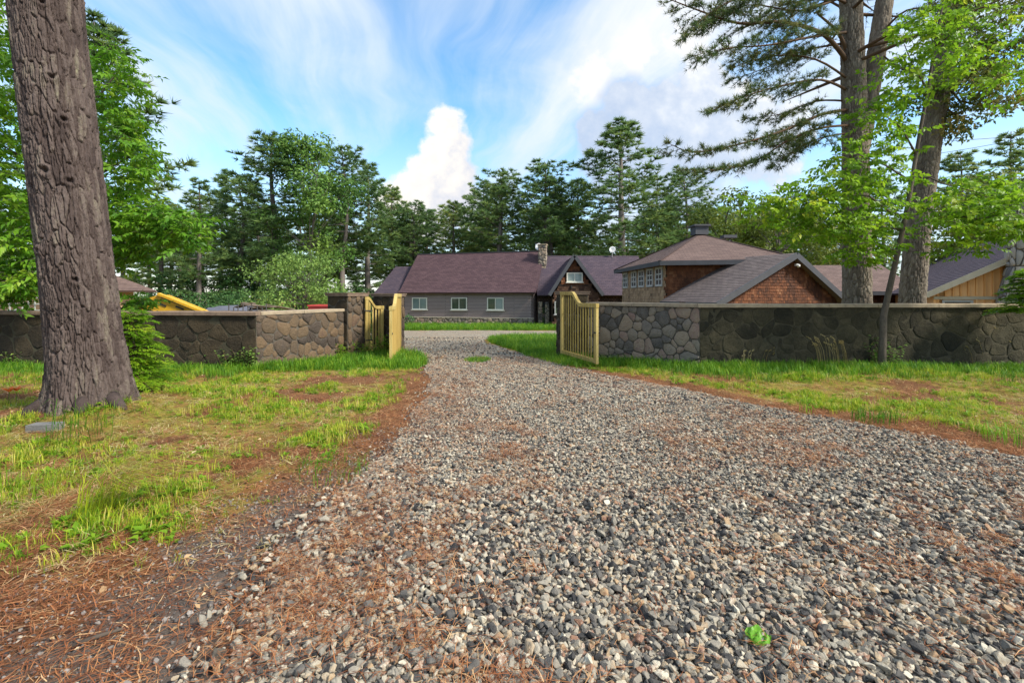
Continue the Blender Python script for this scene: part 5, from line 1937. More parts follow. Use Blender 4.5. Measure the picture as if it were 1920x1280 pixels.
def bark_trunk(parent, path, radii, mat, nth, nz, amp, seed, flare=0.0, cw=0.075, chh=0.20, lobes=6, name='trunk', knots=()):
    """Trunk with fissured bark plates as real relief."""
    path = np.array(path, float)
    seg = np.concatenate([[0], np.cumsum(np.linalg.norm(np.diff(path, axis=0), axis=1))])
    s = np.linspace(0, seg[-1], nz)
    C = np.stack([np.interp(s, seg, path[:, k]) for k in range(3)], 1)
    ker = np.hanning(max(5, nz // 8))
    ker /= ker.sum()
    pad = len(ker) // 2
    for k in range(2):
        q = np.concatenate([np.full(pad, C[0, k]) + (C[0, k] - C[pad:0:-1, k]), C[:, k], 2 * C[-1, k] - C[-2:-pad - 2:-1, k]])
        C[:, k] = np.convolve(q, ker, 'same')[pad:pad + nz]
    Rr = np.interp(s, seg, radii)
    th = np.linspace(0, 2 * math.pi, nth, endpoint=False)
    TH, S = np.meshgrid(th, s)
    R0 = np.repeat(Rr[:, None], nth, 1)
    hgt_ = S - s[0]
    fl = flare * np.exp(-hgt_ / 0.42) * (0.75 + 0.5 * (np.cos(TH * lobes / 2 + seed) ** 2) + 0.35 * np.cos(TH * (lobes - 1) + seed * 2.0))
    ncell = max(6, int(2 * math.pi * np.mean(Rr) / cw))
    wx = TH / (2 * math.pi) * ncell
    per = lambda f, sd: 0.5 * (vnoise(np.cos(TH) * f + 9, S * 1.6 + np.sin(TH) * f, sd) + vnoise(np.sin(TH) * f + 5, S * 2.2, sd + 1))
    wx2 = wx + 1.1 * (per(2.0, seed) - 0.5) + 0.5 * (per(5.0, seed + 3) - 0.5)
    e, cid = cells(wx2, S / chh + 1.3 * (per(3.0, seed + 5) - 0.5), seed, wrap=ncell)
    e2, _ = cells(wx2 * 2.0, S / chh * 2.3, seed + 4, wrap=ncell * 2)
    flake = vnoise(np.cos(TH) * 22 + 40, S * 26 + np.sin(TH) * 22, seed + 40) * vnoise(np.sin(TH) * 30 + 40, S * 14 + np.cos(TH) * 30, seed + 41)
    plate = sstep(e / 0.17) * (0.72 + 0.5 * cid) + 0.26 * sstep(e2 / 0.15) + 0.45 * (flake - 0.25)
    rough = per(9.0, seed + 8) - 0.5
    e3, _ = cells(wx2 * 1.35 + 0.8 * (per(8.0, seed + 21) - 0.5), S / chh * 0.55 + 7.3, seed + 9, wrap=None)
    rad = R0 + fl + amp * (plate - 0.7) + amp * 0.5 * rough - amp * 0.8 * (1 - sstep(e3 / 0.13))
    for (kt, ks, kr) in knots:
        dth = np.abs(np.angle(np.exp(1j * (TH - kt)))) * R0
        dk = np.hypot(dth, S - ks)
        rad = rad + 0.022 * np.exp(-((dk - kr) / (0.7 * kr)) ** 2) - 0.06 * np.exp(-(dk / (0.5 * kr)) ** 2)
    V = np.stack([C[:, 0][:, None] + np.cos(TH) * rad, C[:, 1][:, None] + np.sin(TH) * rad, np.repeat(C[:, 2][:, None], nth, 1)], 2).reshape(-1, 3)
    i = np.arange(nz - 1)[:, None] * nth + np.arange(nth)[None, :]
    j = np.arange(nz - 1)[:, None] * nth + (np.arange(nth)[None, :] + 1) % nth
    Fq = np.stack([i.ravel(), j.ravel(), (j + nth).ravel(), (i + nth).ravel()], 1)
    return np_mesh(name, V, Fq, mat, parent, smooth=True, tint=(0.7 * cid + 0.3 * per(3.0, seed + 30)).ravel())


def make_hero_trunk():
    Y = 5.72
    c0 = Vector((X(168, Y), Y, h1(X(168, Y), Y) - 0.12))
    t = thing('pine_tree', 'huge leaning pine trunk with furrowed brown bark in the left foreground', 'pine tree', c0)
    path = [c0, c0 + UP * 0.5, P(152, 560, Y), P(121, 300, Y), P(92, 60, Y), P(80, -120, Y), P(66, -500, Y), P(62, -900, Y)]
    path[1] = P(167, 690, Y)
    zz = [p.z for p in path]
    rad = [0.375, 0.35, 0.343, 0.342, 0.340, 0.338, 0.30, 0.25]
    rad = [q * 1.0 for q in rad]
    K = [(-1.35, 2.95, 0.06), (-0.75, 2.85, 0.05), (-0.9, 4.1, 0.045), (-0.9, 1.65, 0.045), (-1.9, 2.0, 0.04), (-0.7, 3.6, 0.045), (-0.95, 5.0, 0.045)]
    cut = 6
    bark_trunk(t, [tuple(p) for p in path[:cut]], rad[:cut], MT['bark_hero'], 400, 860, 0.030, 77, flare=0.10, cw=0.050, chh=0.34, lobes=7, knots=K)
    # upper stem and crown, above the picture
    r, rng = random.Random(61), np.random.default_rng(61)
    wood = MB()
    a, b = path[cut - 1], Vector((c0.x - 1.2, Y + 0.3, 17.0))
    sp = [a.lerp(b, q) for q in np.linspace(-0.03, 1, 9)]
    wood.tube(sp, [0.345 * (1 - 0.85 * q) for q in np.linspace(0, 1, 9)], 14)
    pts, dirs = [], []
    z = 9.0
    while z < 16.6:
        q = (z - a.z) / (b.z - a.z)
        for k in range(4):
            az = r.uniform(0, 6.28)
            L = 3.0 * (1 - 0.7 * (z - 9) / 8) * r.uniform(0.7, 1.1)
            o = a.lerp(b, q)
            limb = [o + Vector((math.cos(az), math.sin(az), 0)) * (L * f) + UP * (0.12 * L * f) for f in (0, 0.4, 0.8, 1)]
            wood.tube(limb, [0.06, 0.045, 0.025, 0.01], 5, cap=False)
            boughs(wood, limb, None, rng, r, pts, dirs, start=0.3, step=0.4, tl=0.9, tuft=0.3)
        z += 0.8
    wood.build('upper_stem', MT['bark_dark'], t)
    V, T, C = blades(np.array(pts), np.array(dirs), 9, 0.36, 0.03, rng)
    np_mesh('crown', V, T, MT['needle_near'], t, tint=C)
    # bark-covered root toes
    m = MB()
    for (az, L) in ((-0.35, 0.55), (-1.0, 0.35), (-2.3, 0.45), (-3.0, 0.6)):
        d = Vector((math.cos(az), math.sin(az), 0))
        p = []
        for q in (0.35, 0.7, 1.0, 1.25):
            w = c0 + d * (0.28 + L * q * 0.62)
            p.append(Vector((w.x, w.y, h1(w.x, w.y) + 0.10 * (1.2 - q))))
        m = MB()
        m.tube(p, [0.09, 0.075, 0.05, 0.02], 10)
        m.build('root', MT['bark_hero'], t)


def near_pine_limb(wood, pts, dirs, uvY, r0, rng, r, start=0.2, step=0.10, tl=0.8, tuft=0.055, droop=0.18):
    limb = [P(u, v, Y) for (u, v, Y) in uvY]
    n = len(limb)
    # resample smoothly
    out = []
    for i in range(n - 1):
        p0, p1, p2, p3 = limb[max(i - 1, 0)], limb[i], limb[i + 1], limb[min(i + 2, n - 1)]
        for k in range(4):
            q = k / 4
            out.append(0.5 * ((2 * p1) + (p2 - p0) * q + (2 * p0 - 5 * p1 + 4 * p2 - p3) * q * q + (3 * p1 - p0 - 3 * p2 + p3) * q ** 3))
    out.append(limb[-1])
    R_ = [r0 * (1 - 0.88 * i / (len(out) - 1)) for i in range(len(out))]
    wood.tube(out, [q * 0.72 for q in R_], 7)
    boughs(wood, out, None, rng, r, pts, dirs, start=start, step=step, tl=tl, tuft=tuft, droop=droop, flat=0.4, sub=4)


def make_right_pines():
    r, rng = random.Random(71), np.random.default_rng(71)
    Y = 11.6
    b = Vector((X(1607, Y), Y, h1(X(1607, Y), Y) - 0.15))
    t = thing('pine_tree', 'grey barked pine behind the right wall, long boughs reaching left over the roofs', 'pine tree', b)
    path = [b, P(1607, 560, Y), P(1606, 420, Y), P(1603, 250, Y), P(1597, 60, Y), P(1590, -120, Y)]
    bark_trunk(t, [tuple(p) for p in path], [0.37, 0.30, 0.285, 0.265, 0.235, 0.20], MT['bark_grey'], 180, 480, 0.028, 88, flare=0.08, cw=0.06, chh=0.24)
    # second stem forking to the right
    bark_trunk(t, [tuple(p) for p in (P(1606, 330, Y), P(1618, 250, Y + 0.05), P(1640, 120, Y + 0.1), P(1662, -20, Y + 0.15), P(1674, -130, Y + 0.2))], [0.16, 0.20, 0.20, 0.185, 0.16], MT['bark_grey'], 110, 200, 0.018, 89, cw=0.06, chh=0.24, name='second_stem')
    wood = MB()
    pts, dirs = [], []
    limbs = [
        ([(1592, 120, Y), (1545, 66, Y - 0.4), (1470, 42, Y - 0.8), (1385, 44, Y - 1.2), (1310, 20, Y - 1.6), (1245, -5, Y - 1.9)], 0.085, 0.3, 0.9),
        ([(1592, 105, Y), (1570, 60, Y - 0.2), (1535, 28, Y - 0.3), (1532, 24, Y - 0.3)], 0.075, 0.9, 0.1),
        ([(1595, 10, Y), (1520, -20, Y - 0.7), (1420, -15, Y - 1.4), (1330, 25, Y - 2.0), (1285, 75, Y - 2.3)], 0.06, 0.25, 0.8),
        ([(1596, -40, Y), (1500, -70, Y - 0.5), (1380, -60, Y - 0.9), (1280, -20, Y - 1.4)], 0.06, 0.3, 0.8),
        ([(1590, 170, Y), (1540, 150, Y - 0.6), (1470, 160, Y - 1.2), (1400, 180, Y - 1.6), (1335, 208, Y - 2.0)], 0.05, 0.25, 0.75),
        ([(1592, 150, Y), (1530, 112, Y - 0.5), (1450, 105, Y - 0.8), (1370, 128, Y - 1.2)], 0.045, 0.3, 0.7),
        ([(1595, 205, Y), (1540, 215, Y - 0.5), (1470, 245, Y - 1.0), (1380, 272, Y - 1.4), (1300, 285, Y - 1.7), (1252, 268, Y - 1.9)], 0.06, 0.2, 0.75),
        ([(1597, 235, Y), (1540, 240, Y - 0.8), (1480, 262, Y - 1.4), (1420, 300, Y - 1.8), (1350, 318, Y - 2.2), (1290, 318, Y - 2.4)], 0.045, 0.25, 0.65),
        ([(1597, 250, Y), (1555, 255, Y - 0.4), (1500, 275, Y - 0.9), (1450, 312, Y - 1.2)], 0.035, 0.3, 0.6),
        ([(1600, 30, Y), (1545, 0, Y + 0.4), (1480, 10, Y + 0.9), (1430, 60, Y + 1.3)], 0.05, 0.3, 0.8),
        ([(1600, -60, Y), (1680, -100, Y - 0.5), (1760, -90, Y - 0.9), (1830, -40, Y - 1.2)], 0.05, 0.3, 0.8),
        ([(1655, 60, Y), (1700, 20, Y - 0.4), (1770, 20, Y - 0.9), (1830, 50, Y - 1.2)], 0.045, 0.3, 0.7),
        ([(1650, 100, Y), (1690, 130, Y - 0.4), (1730, 140, Y - 0.6)], 0.035, 0.3, 0.5),
        ([(1594, 60, Y), (1520, 70, Y - 1.0), (1440, 85, Y - 1.6), (1370, 90, Y - 2.0), (1300, 105, Y - 2.4)], 0.05, 0.25, 0.85),
        ([(1594, 80, Y), (1510, 95, Y + 0.3), (1430, 130, Y + 0.6), (1370, 150, Y + 0.8)], 0.045, 0.25, 0.8),
        ([(1594, -10, Y), (1500, 20, Y - 0.6), (1400, 10, Y - 0.9), (1320, 55, Y - 1.2)], 0.045, 0.25, 0.85),
        ([(1594, 190, Y), (1530, 190, Y + 0.2), (1460, 215, Y + 0.4), (1400, 222, Y + 0.5)], 0.04, 0.25, 0.7),
    ]
    for uvY, r0, st, tl in limbs:
        near_pine_limb(wood, pts, dirs, uvY, r0, rng, r, start=st, tl=tl)
    for k in range(26):
        z = r.uniform(6.5, 13)
        az = r.uniform(0, 6.28)
        o = Vector((X(1590, Y), Y, z))
        L = r.uniform(1.5, 3.2) * (1 - (z - 6.5) / 12)
        limb = [o + Vector((math.cos(az), math.sin(az), 0.12)) * (L * q) for q in (0, 0.4, 0.8, 1)]
        wood.tube(limb, [0.05, 0.04, 0.02, 0.008], 5, cap=False)
        boughs(wood, limb, None, rng, r, pts, dirs, start=0.3, step=0.25, tl=0.8, tuft=0.16)
    wood.tube([P(1590, -112, Y), P(1584, -400, Y), Vector((X(1580, Y), Y, 14.0))], [0.20, 0.13, 0.02], 10)
    wood.tube([P(1673, -122, Y + 0.2), P(1700, -350, Y + 0.3), Vector((X(1715, Y), Y + 0.4, 12.0))], [0.16, 0.10, 0.02], 10)
    wood.build('branch', MT['twig'], t)
    V, T, C = blades(np.array(pts), np.array(dirs), 8, 0.14, 0.0060, rng, 0.9, 0.1)
    np_mesh('crown', V, T, MT['needle_near'], t, tint=C)

    # leaning trunk to its right, with bronze-green leaves on the right side
    Y = 11.9
    b = Vector((X(1706, Y), Y, h1(X(1706, Y), Y) - 0.15))
    t = thing('oak_tree', 'dark leaning trunk right of the grey pine with bronze green leaves above', 'tree', b)
    path = [b, P(1710, 560, Y), P(1722, 420, Y), P(1745, 250, Y), P(1775, 100, Y), P(1800, -30, Y), P(1812, -120, Y)]
    bark_trunk(t, [tuple(p) for p in path], [0.33, 0.265, 0.255, 0.245, 0.235, 0.22, 0.20], MT['bark_grey'], 170, 480, 0.026, 98, flare=0.08, cw=0.06, chh=0.24)
    wood = MB()
    cs = []
    for uvY, r0 in (([(1765, 165, Y), (1815, 130, Y - 0.3), (1870, 95, Y - 0.6), (1940, 70, Y - 0.9)], 0.06), ([(1768, 150, Y), (1800, 190, Y - 0.5), (1850, 200, Y - 0.8), (1905, 185, Y - 1.0)], 0.035),
                    ([(1790, 30, Y), (1840, 10, Y - 0.4), (1900, 30, Y - 0.8)], 0.05), ([(1800, -20, Y), (1850, -60, Y - 0.4), (1930, -70, Y - 0.8)], 0.05), ([(1760, 190, Y), (1790, 215, Y - 0.4), (1830, 225, Y - 0.6)], 0.025), ([(1790, 40, Y), (1840, 60, Y + 0.5), (1930, 120, Y + 0.8)], 0.04), ([(1800, -10, Y), (1870, -20, Y + 0.5), (1950, 10, Y + 0.9)], 0.04), ([(1775, 120, Y), (1850, 150, Y + 0.3), (1930, 150, Y + 0.4)], 0.03)):
        limb = [P(*q) for q in uvY]
        wood.tube(limb, [r0 * (1 - 0.8 * i / (len(limb) - 1)) for i in range(len(limb))], 7)
        for i in range(1, len(limb)):
            for k in range(7):
                q = limb[i - 1].lerp(limb[i], r.random())
                e = q + Vector((r.uniform(-0.5, 0.5), r.uniform(-0.7, 0.7), r.uniform(-0.4, 0.45)))
                wood.tube([q, e], [0.012, 0.003], 4, cap=False)
                cs.append(tuple(e))
    wood.tube([P(1811, -112, Y), P(1840, -350, Y), P(1850, -600, Y)], [0.20, 0.12, 0.02], 10)
    wood.build('branch', MT['twig'], t)
    V, T, C = leaf_cloud(rng, cs, [0.34] * len(cs), 72, 0.125, 0.066)
    np_mesh('crown', V, T, MT['leaf_olive'], t, tint=C)


def sprays(rng, r, zones, leaf, width, stem_len, nleaf, wood, layer=0.35, twigr=0.004):
    """Leafy sprays held in loose level layers; zones = (u, v, ru, rv, Y, dY, count)."""
    out = []
    for (u, v, ru, rv, Y, dY, cnt) in zones:
        for k in range(cnt):
            a, q = r.uniform(0, 6.28), math.sqrt(r.random())
            yy = Y + r.uniform(-dY, dY)
            o = P(u + ru * q * math.cos(a), v + rv * q * math.sin(a), yy)
            az = r.uniform(0, 6.28)
            d = Vector((math.cos(az), math.sin(az), r.uniform(-0.75, 0.3))).normalized()
            sd_ = Vector((-math.sin(az), math.cos(az), r.uniform(-0.9, 0.9))).normalized()
            L = stem_len * r.uniform(0.6, 1.2)
            wood.tube([o, o + d * L * 0.55, o + d * L - UP * 0.06 * L], [twigr, twigr * 0.7, twigr * 0.4], 3, cap=False)
            tb = min(1, max(0, r.gauss(0.5, 0.2)))
            pts, ax, nr, tt = [], [], [], []
            for j in range(nleaf):
                q = 0.15 + 0.85 * j / (nleaf - 1)
                p = o + d * L * q
                s = 1 if j % 2 else -1
                la = (d * r.uniform(0.3, 0.8) + sd_ * s * r.uniform(0.5, 1.0) + UP * r.uniform(-0.8, 0.25)) if j < nleaf - 1 else d
                pts.append(p)
                ax.append(la)
                nn = d.cross(sd_)
                if nn.z < 0:
                    nn = -nn
                nr.append(nn + Vector((r.uniform(-0.8, 0.8), r.uniform(-0.8, 0.8), 0)))
                tt.append(min(1, max(0, tb + r.gauss(0, 0.1))))
            out.append(leaf_tris(np.array(pts), np.array(ax), np.array(nr), leaf, width, rng, np.array(tt)))
    return join(out)


def make_maple():
    r, rng = random.Random(81), np.random.default_rng(81)
    Y = 9.15
    b = Vector((X(1652, Y), Y, h1(X(1652, Y), Y) - 0.1))
    t = thing('maple_sapling', 'slender crooked sapling with bright lime leaves growing before the right wall', 'sapling', b)
    wood = MB()
    stem = [b, P(1655, 640, Y), P(1657, 590, Y), P(1668, 540, Y), P(1684, 470, Y), P(1703, 380, Y), P(1716, 300, Y), P(1728, 230, Y), P(1742, 160, Y), P(1752, 80, Y), P(1770, 0, Y), P(1780, -90, Y)]
    wood.tube(stem, [0.078, 0.064, 0.058, 0.053, 0.047, 0.041, 0.036, 0.031, 0.027, 0.022, 0.017, 0.010], 12)
    for uvY, r0 in (([(1698, 408, Y), (1665, 395, Y - 0.1), (1630, 368, Y - 0.2), (1560, 362, Y - 0.4), (1480, 370, Y - 0.6)], 0.028),
                    ([(1690, 430, Y), (1640, 425, Y + 0.2), (1570, 425, Y + 0.3), (1500, 415, Y + 0.3)], 0.022),
                    ([(1708, 340, Y), (1660, 310, Y - 0.2), (1610, 290, Y - 0.4), (1560, 290, Y - 0.6)], 0.022),
                    ([(1718, 290, Y), (1690, 240, Y - 0.2), (1650, 210, Y - 0.4), (1620, 200, Y - 0.5)], 0.02),
                    ([(1740, 170, Y), (1710, 120, Y - 0.3), (1690, 70, Y - 0.5)], 0.018), ([(1750, 90, Y), (1790, 60, Y - 0.3), (1830, 30, Y - 0.5)], 0.016),
                    ([(1703, 380, Y), (1760, 400, Y - 0.5), (1830, 410, Y - 0.9), (1910, 400, Y - 1.3)], 0.024), ([(1712, 320, Y), (1770, 345, Y - 0.4), (1850, 365, Y - 0.7)], 0.018),
                    ([(1684, 470, Y), (1620, 455, Y - 0.3), (1580, 462, Y - 0.4)], 0.014)):
        limb = [P(*q) for q in uvY]
        wood.tube(limb, [r0 * (1 - 0.75 * i / (len(limb) - 1)) for i in range(len(limb))], 6)
    Z_ = [(1620, 300, 70, 50, Y - 0.3, 0.6, 62), (1665, 215, 60, 45, Y - 0.3, 0.6, 50), (1700, 150, 55, 50, Y - 0.2, 0.6, 46), (1715, 75, 60, 50, Y - 0.3, 0.6, 50), (1770, 35, 70, 45, Y - 0.2, 0.6, 52),
          (1590, 380, 90, 40, Y - 0.3, 0.7, 88), (1505, 372, 80, 34, Y - 0.4, 0.6, 62), (1435, 385, 62, 28, Y - 0.4, 0.5, 36), (1525, 425, 90, 32, Y, 0.7, 72), (1630, 440, 75, 36, Y, 0.6, 66), (1680, 350, 50, 50, Y, 0.6, 36),
          (1800, 392, 70, 36, Y - 0.5, 0.6, 62), (1860, 410, 75, 42, Y - 0.8, 0.7, 92), (1912, 392, 50, 50, Y - 1.0, 0.6, 66), (1850, 350, 70, 30, Y - 0.6, 0.6, 40), (1610, 478, 45, 20, Y - 0.2, 0.4, 26), (1690, 260, 45, 40, Y, 0.6, 30),
          (1800, 462, 50, 16, Y - 0.5, 0.4, 16), (1830, 130, 60, 60, Y, 0.7, 26), (1860, 60, 70, 60, Y + 0.4, 0.7, 46), (1905, 140, 40, 60, Y + 0.2, 0.6, 26), (1780, 100, 50, 50, Y, 0.5, 26), (1590, 335, 60, 30, Y - 0.5, 0.5, 28)]
    V, T, C = sprays(rng, r, [q[:6] + (int(q[6] * 1.15),) for q in Z_], 0.115, 0.066, 0.36, 10, wood)
    wood.build('trunk', MT['bark_grey'], t)
    np_mesh('crown', V, T, MT['leaf_lime'], t, tint=C)


def make_left_ash():
    r, rng = random.Random(91), np.random.default_rng(91)
    Y = 11.2
    b = Vector((X(105, Y), Y, h1(X(105, Y), Y) - 0.1))
    t = thing('ash_tree', 'bright green leafy tree spreading behind the huge left trunk', 'tree', b)
    wood = MB()
    stem = [b, P(105, 540, Y), P(110, 400, Y), P(118, 250, Y), P(110, 100, Y), P(100, -60, Y), P(90, -300, Y)]
    wood.tube(stem, [0.20, 0.17, 0.15, 0.13, 0.10, 0.08, 0.03], 10)
    for uvY, r0 in (([(112, 380, Y), (180, 330, Y - 0.3), (250, 290, Y - 0.5)], 0.05), ([(110, 420, Y), (200, 420, Y - 0.4), (300, 425, Y - 0.8), (365, 440, Y - 1.0)], 0.045),
                    ([(116, 270, Y), (170, 200, Y - 0.2), (225, 130, Y - 0.3)], 0.045), ([(108, 350, Y), (50, 300, Y - 0.3), (0, 270, Y - 0.5)], 0.05), ([(106, 460, Y), (40, 450, Y - 0.5), (-30, 460, Y - 1.0)], 0.05),
                    ([(112, 120, Y), (60, 60, Y - 0.2), (0, 20, Y - 0.4)], 0.04), ([(106, 500, Y), (180, 500, Y - 0.2), (250, 480, Y - 0.3)], 0.03)):
        limb = [P(*q) for q in uvY]
        wood.tube(limb, [r0 * (1 - 0.75 * i / (len(limb) - 1)) for i in range(len(limb))], 6)
    Z_ = [(205, 105, 48, 28, Y - 0.3, 0.6, 26), (215, 150, 55, 32, Y - 0.3, 0.7, 38), (200, 215, 55, 50, Y - 0.3, 0.9, 65), (235, 300, 62, 45, Y - 0.4, 0.9, 75), (215, 370, 70, 45, Y - 0.4, 0.9, 90), (290, 420, 72, 38, Y - 0.8, 0.7, 80),
          (345, 440, 32, 28, Y - 1.0, 0.4, 26), (235, 440, 70, 45, Y - 0.5, 0.8, 85), (215, 470, 50, 26, Y - 0.3, 0.7, 45), (250, 250, 40, 50, Y - 0.2, 0.6, 25),
          (15, 60, 60, 70, Y - 0.4, 1.0, 60), (10, 170, 60, 70, Y - 0.4, 1.0, 75), (5, 290, 60, 70, Y - 0.6, 1.0, 85), (10, 400, 65, 60, Y - 0.8, 1.0, 95), (15, 490, 65, 55, Y - 1.0, 0.9, 95), (60, 440, 50, 80, Y - 0.4, 0.8, 60), (-90, 300, 90, 250, Y - 0.5, 1.3, 150),
          (245, 565, 28, 18, Y - 0.5, 0.3, 14), (-20, 540, 60, 30, Y - 1.0, 0.6, 40), (20, 540, 60, 30, Y - 1.2, 0.5, 45), (250, 578, 32, 14, Y - 0.6, 0.3, 18), (330, 415, 50, 30, Y - 0.9, 0.5, 30)]
    V, T, C = sprays(rng, r, [q[:6] + (int(q[6] * 1.5),) for q in Z_], 0.155, 0.072, 0.48, 11, wood, twigr=0.005)
    wood.build('trunk', MT['bark_dark'], t)
    np_mesh('crown', V, T, MT['leaf_ash'], t, tint=C)


def feathery(name, label, cat, base, H, Rb, seed, mat, nb=46, leaf=0.05, per=26, lean=(0, 0), low=0.08):
    """Young conifer with flat feathery sprays."""
    r, rng = random.Random(seed), np.random.default_rng(seed)
    base = Vector(base)
    t = thing(name, label, cat, base)
    wood = MB()
    top = base + UP * H + Vector((lean[0], lean[1], 0))
    wood.tube([base - UP * 0.05, base.lerp(top, 0.5), top], [0.03, 0.02, 0.005], 6)
    out = []
    for k in range(nb):
        q = low + (0.97 - low) * (k + r.random()) / nb
        o = base.lerp(top, q)
        az = k * 2.4 + r.uniform(-0.5, 0.5)
        L = Rb * (1 - 0.75 * q) * r.uniform(0.65, 1.15)
        d = Vector((math.cos(az), math.sin(az), 0.05))
        limb = [o + d * (L * f) + UP * (0.10 * L * math.sin(f * 2.6) - 0.16 * L * f * f) for f in (0, 0.35, 0.7, 1)]
        wood.tube(limb, [0.010, 0.007, 0.004, 0.002], 4, cap=False)
        pts, ax, nr, tt = [], [], [], []
        tb = min(1, max(0, r.gauss(0.5, 0.2)))
        sd_ = Vector((-math.sin(az), math.cos(az), 0))
        m = int(per * L / Rb) + 6
        for j in range(m):
            f = 0.15 + 0.85 * j / m
            p = limb[0].lerp(limb[1], f / 0.35) if f < 0.35 else (limb[1].lerp(limb[2], (f - 0.35) / 0.35) if f < 0.7 else limb[2].lerp(limb[3], (f - 0.7) / 0.3))
            for s in (-1, 1):
                wl = L * 0.42 * (1.05 - f) + 0.04
                for g in range(4):
                    pp = p + (sd_ * s + d * 0.6).normalized() * (wl * (g + r.random()) / 4) + UP * r.uniform(-0.012, 0.012)
                    pts.append(pp)
                    ax.append(sd_ * s * r.uniform(0.2, 1) + d * r.uniform(0.3, 1) + UP * r.uniform(-0.35, 0.15))
                    nr.append(UP + Vector((r.uniform(-0.4, 0.4), r.uniform(-0.4, 0.4), 0)))
                    tt.append(min(1, max(0, tb + 0.15 * f + r.gauss(0, 0.1))))
        out.append(leaf_tris(np.array(pts), np.array(ax), np.array(nr), leaf, leaf * 0.34, rng, np.array(tt)))
    V, T, C = join(out)
    wood.build('stem', MT['twig'], t)
    np_mesh('foliage', V, T, MT[mat], t, tint=C)
    return t


make_hero_trunk()
make_right_pines()
make_maple()
make_left_ash()
Yb = 7.0
feathery('hemlock_bush', 'lime green young hemlock bush just right of the huge trunk', 'bush', (X(245, Yb), Yb, h1(X(245, Yb), Yb)), 1.30, 0.80, 12, 'leaf_lime', nb=90, leaf=0.06)
Yb = 8.9
feathery('young_pine', 'thin young conifer with soft green sprays over the coping at the right edge', 'sapling', (X(1935, Yb), Yb, h1(X(1935, Yb), Yb)), 2.1, 1.05, 14, 'leaf_lime', nb=64, leaf=0.07, per=34, low=0.55)

# overhead wires at the right
m = MB()
for (v0, v1) in ((291, 238), (266, 258)):
    a, b = P(1740, v0, 26), P(2150, v1 - 40, 22)
    pts = [a.lerp(b, q) - UP * 0.5 * math.sin(q * math.pi) * 0.5 for q in np.linspace(0, 1, 14)]
    m.tube(pts, [0.012] * 14, 5)
tag(m.build('overhead_wire', MT['cable']), 'thin pair of overhead wires crossing the sky at the right', 'wire')


# ------------------------------------------------------------------ small growth and scatter
def scatter(name, label, cat, pts, rots, scls, picks, protos):
    """Uncountable cover: one object whose points carry small source pieces."""
    col = bpy.data.collections.new(name + '_sources')
    for p in protos:
        col.objects.link(p)
    me = bpy.data.meshes.new(name)
    me.vertices.add(len(pts))
    me.vertices.foreach_set('co', np.asarray(pts, np.float32).ravel())
    for k, typ, dat, key in (('rot', 'FLOAT_VECTOR', rots, 'vector'), ('scl', 'FLOAT_VECTOR', scls, 'vector'), ('pick', 'INT', picks, 'value')):
        a = me.attributes.new(k, typ, 'POINT')
        a.data.foreach_set(key, np.asarray(dat, np.int32 if typ == 'INT' else np.float32).ravel())
    o = link(name, me)
    ng = bpy.data.node_groups.new(name + '_scatter', 'GeometryNodeTree')
    ng.interface.new_socket('Geometry', in_out='INPUT', socket_type='NodeSocketGeometry')
    ng.interface.new_socket('Geometry', in_out='OUTPUT', socket_type='NodeSocketGeometry')
    N = ng.nodes.new
    gi, go = N('NodeGroupInput'), N('NodeGroupOutput')
    ci = N('GeometryNodeCollectionInfo')
    ci.inputs['Collection'].default_value = col
    ci.inputs['Separate Children'].default_value = True
    ci.inputs['Reset Children'].default_value = True
    ip = N('GeometryNodeInstanceOnPoints')
    ip.inputs['Pick Instance'].default_value = True

    def attr(nm, typ):
        n = N('GeometryNodeInputNamedAttribute')
        n.data_type = typ
        n.inputs['Name'].default_value = nm
        return n.outputs['Attribute']
    er = N('FunctionNodeEulerToRotation')
    ln = ng.links.new
    ln(gi.outputs[0], ip.inputs['Points'])
    ln(ci.outputs[0], ip.inputs['Instance'])
    ln(attr('pick', 'INT'), ip.inputs['Instance Index'])
    ln(attr('rot', 'FLOAT_VECTOR'), er.inputs[0])
    ln(er.outputs[0], ip.inputs['Rotation'])
    ln(attr('scl', 'FLOAT_VECTOR'), ip.inputs['Scale'])
    ln(ip.outputs[0], go.inputs[0])
    md = o.modifiers.new('scatter', 'NODES')
    md.node_group = ng
    return tag(o, label, cat, kind='stuff')


def source(name, V, T, mat, tint=None, smooth=False):
    """A source piece for a scatter; it is linked to no scene collection itself."""
    o = np_mesh(name, V, T, mat, None, tint, smooth)
    COL.objects.unlink(o)
    return o


def stone_source(k, mat, seed, flat=0.62):
    r = random.Random(seed)
    bm = bmesh.new()
    for i in range(15):
        v = Vector((r.gauss(0, 1), r.gauss(0, 1), r.gauss(0, 1))).normalized()
        v = Vector((v.x * r.uniform(0.8, 1.1), v.y * r.uniform(0.6, 0.95), v.z * flat * r.uniform(0.8, 1.15)))
        bm.verts.new(v * 0.5)
    res = bmesh.ops.convex_hull(bm, input=bm.verts)
    bmesh.ops.delete(bm, geom=[v for v in bm.verts if not v.link_faces], context='VERTS')
    bmesh.ops.bevel(bm, geom=list(bm.edges), offset=0.035, segments=1, affect='EDGES', clamp_overlap=True)
    me = bpy.data.meshes.new('gravel_stone')
    bm.to_mesh(me)
    bm.free()
    me.materials.append(mat)
    return bpy.data.objects.new('gravel_stone', me)


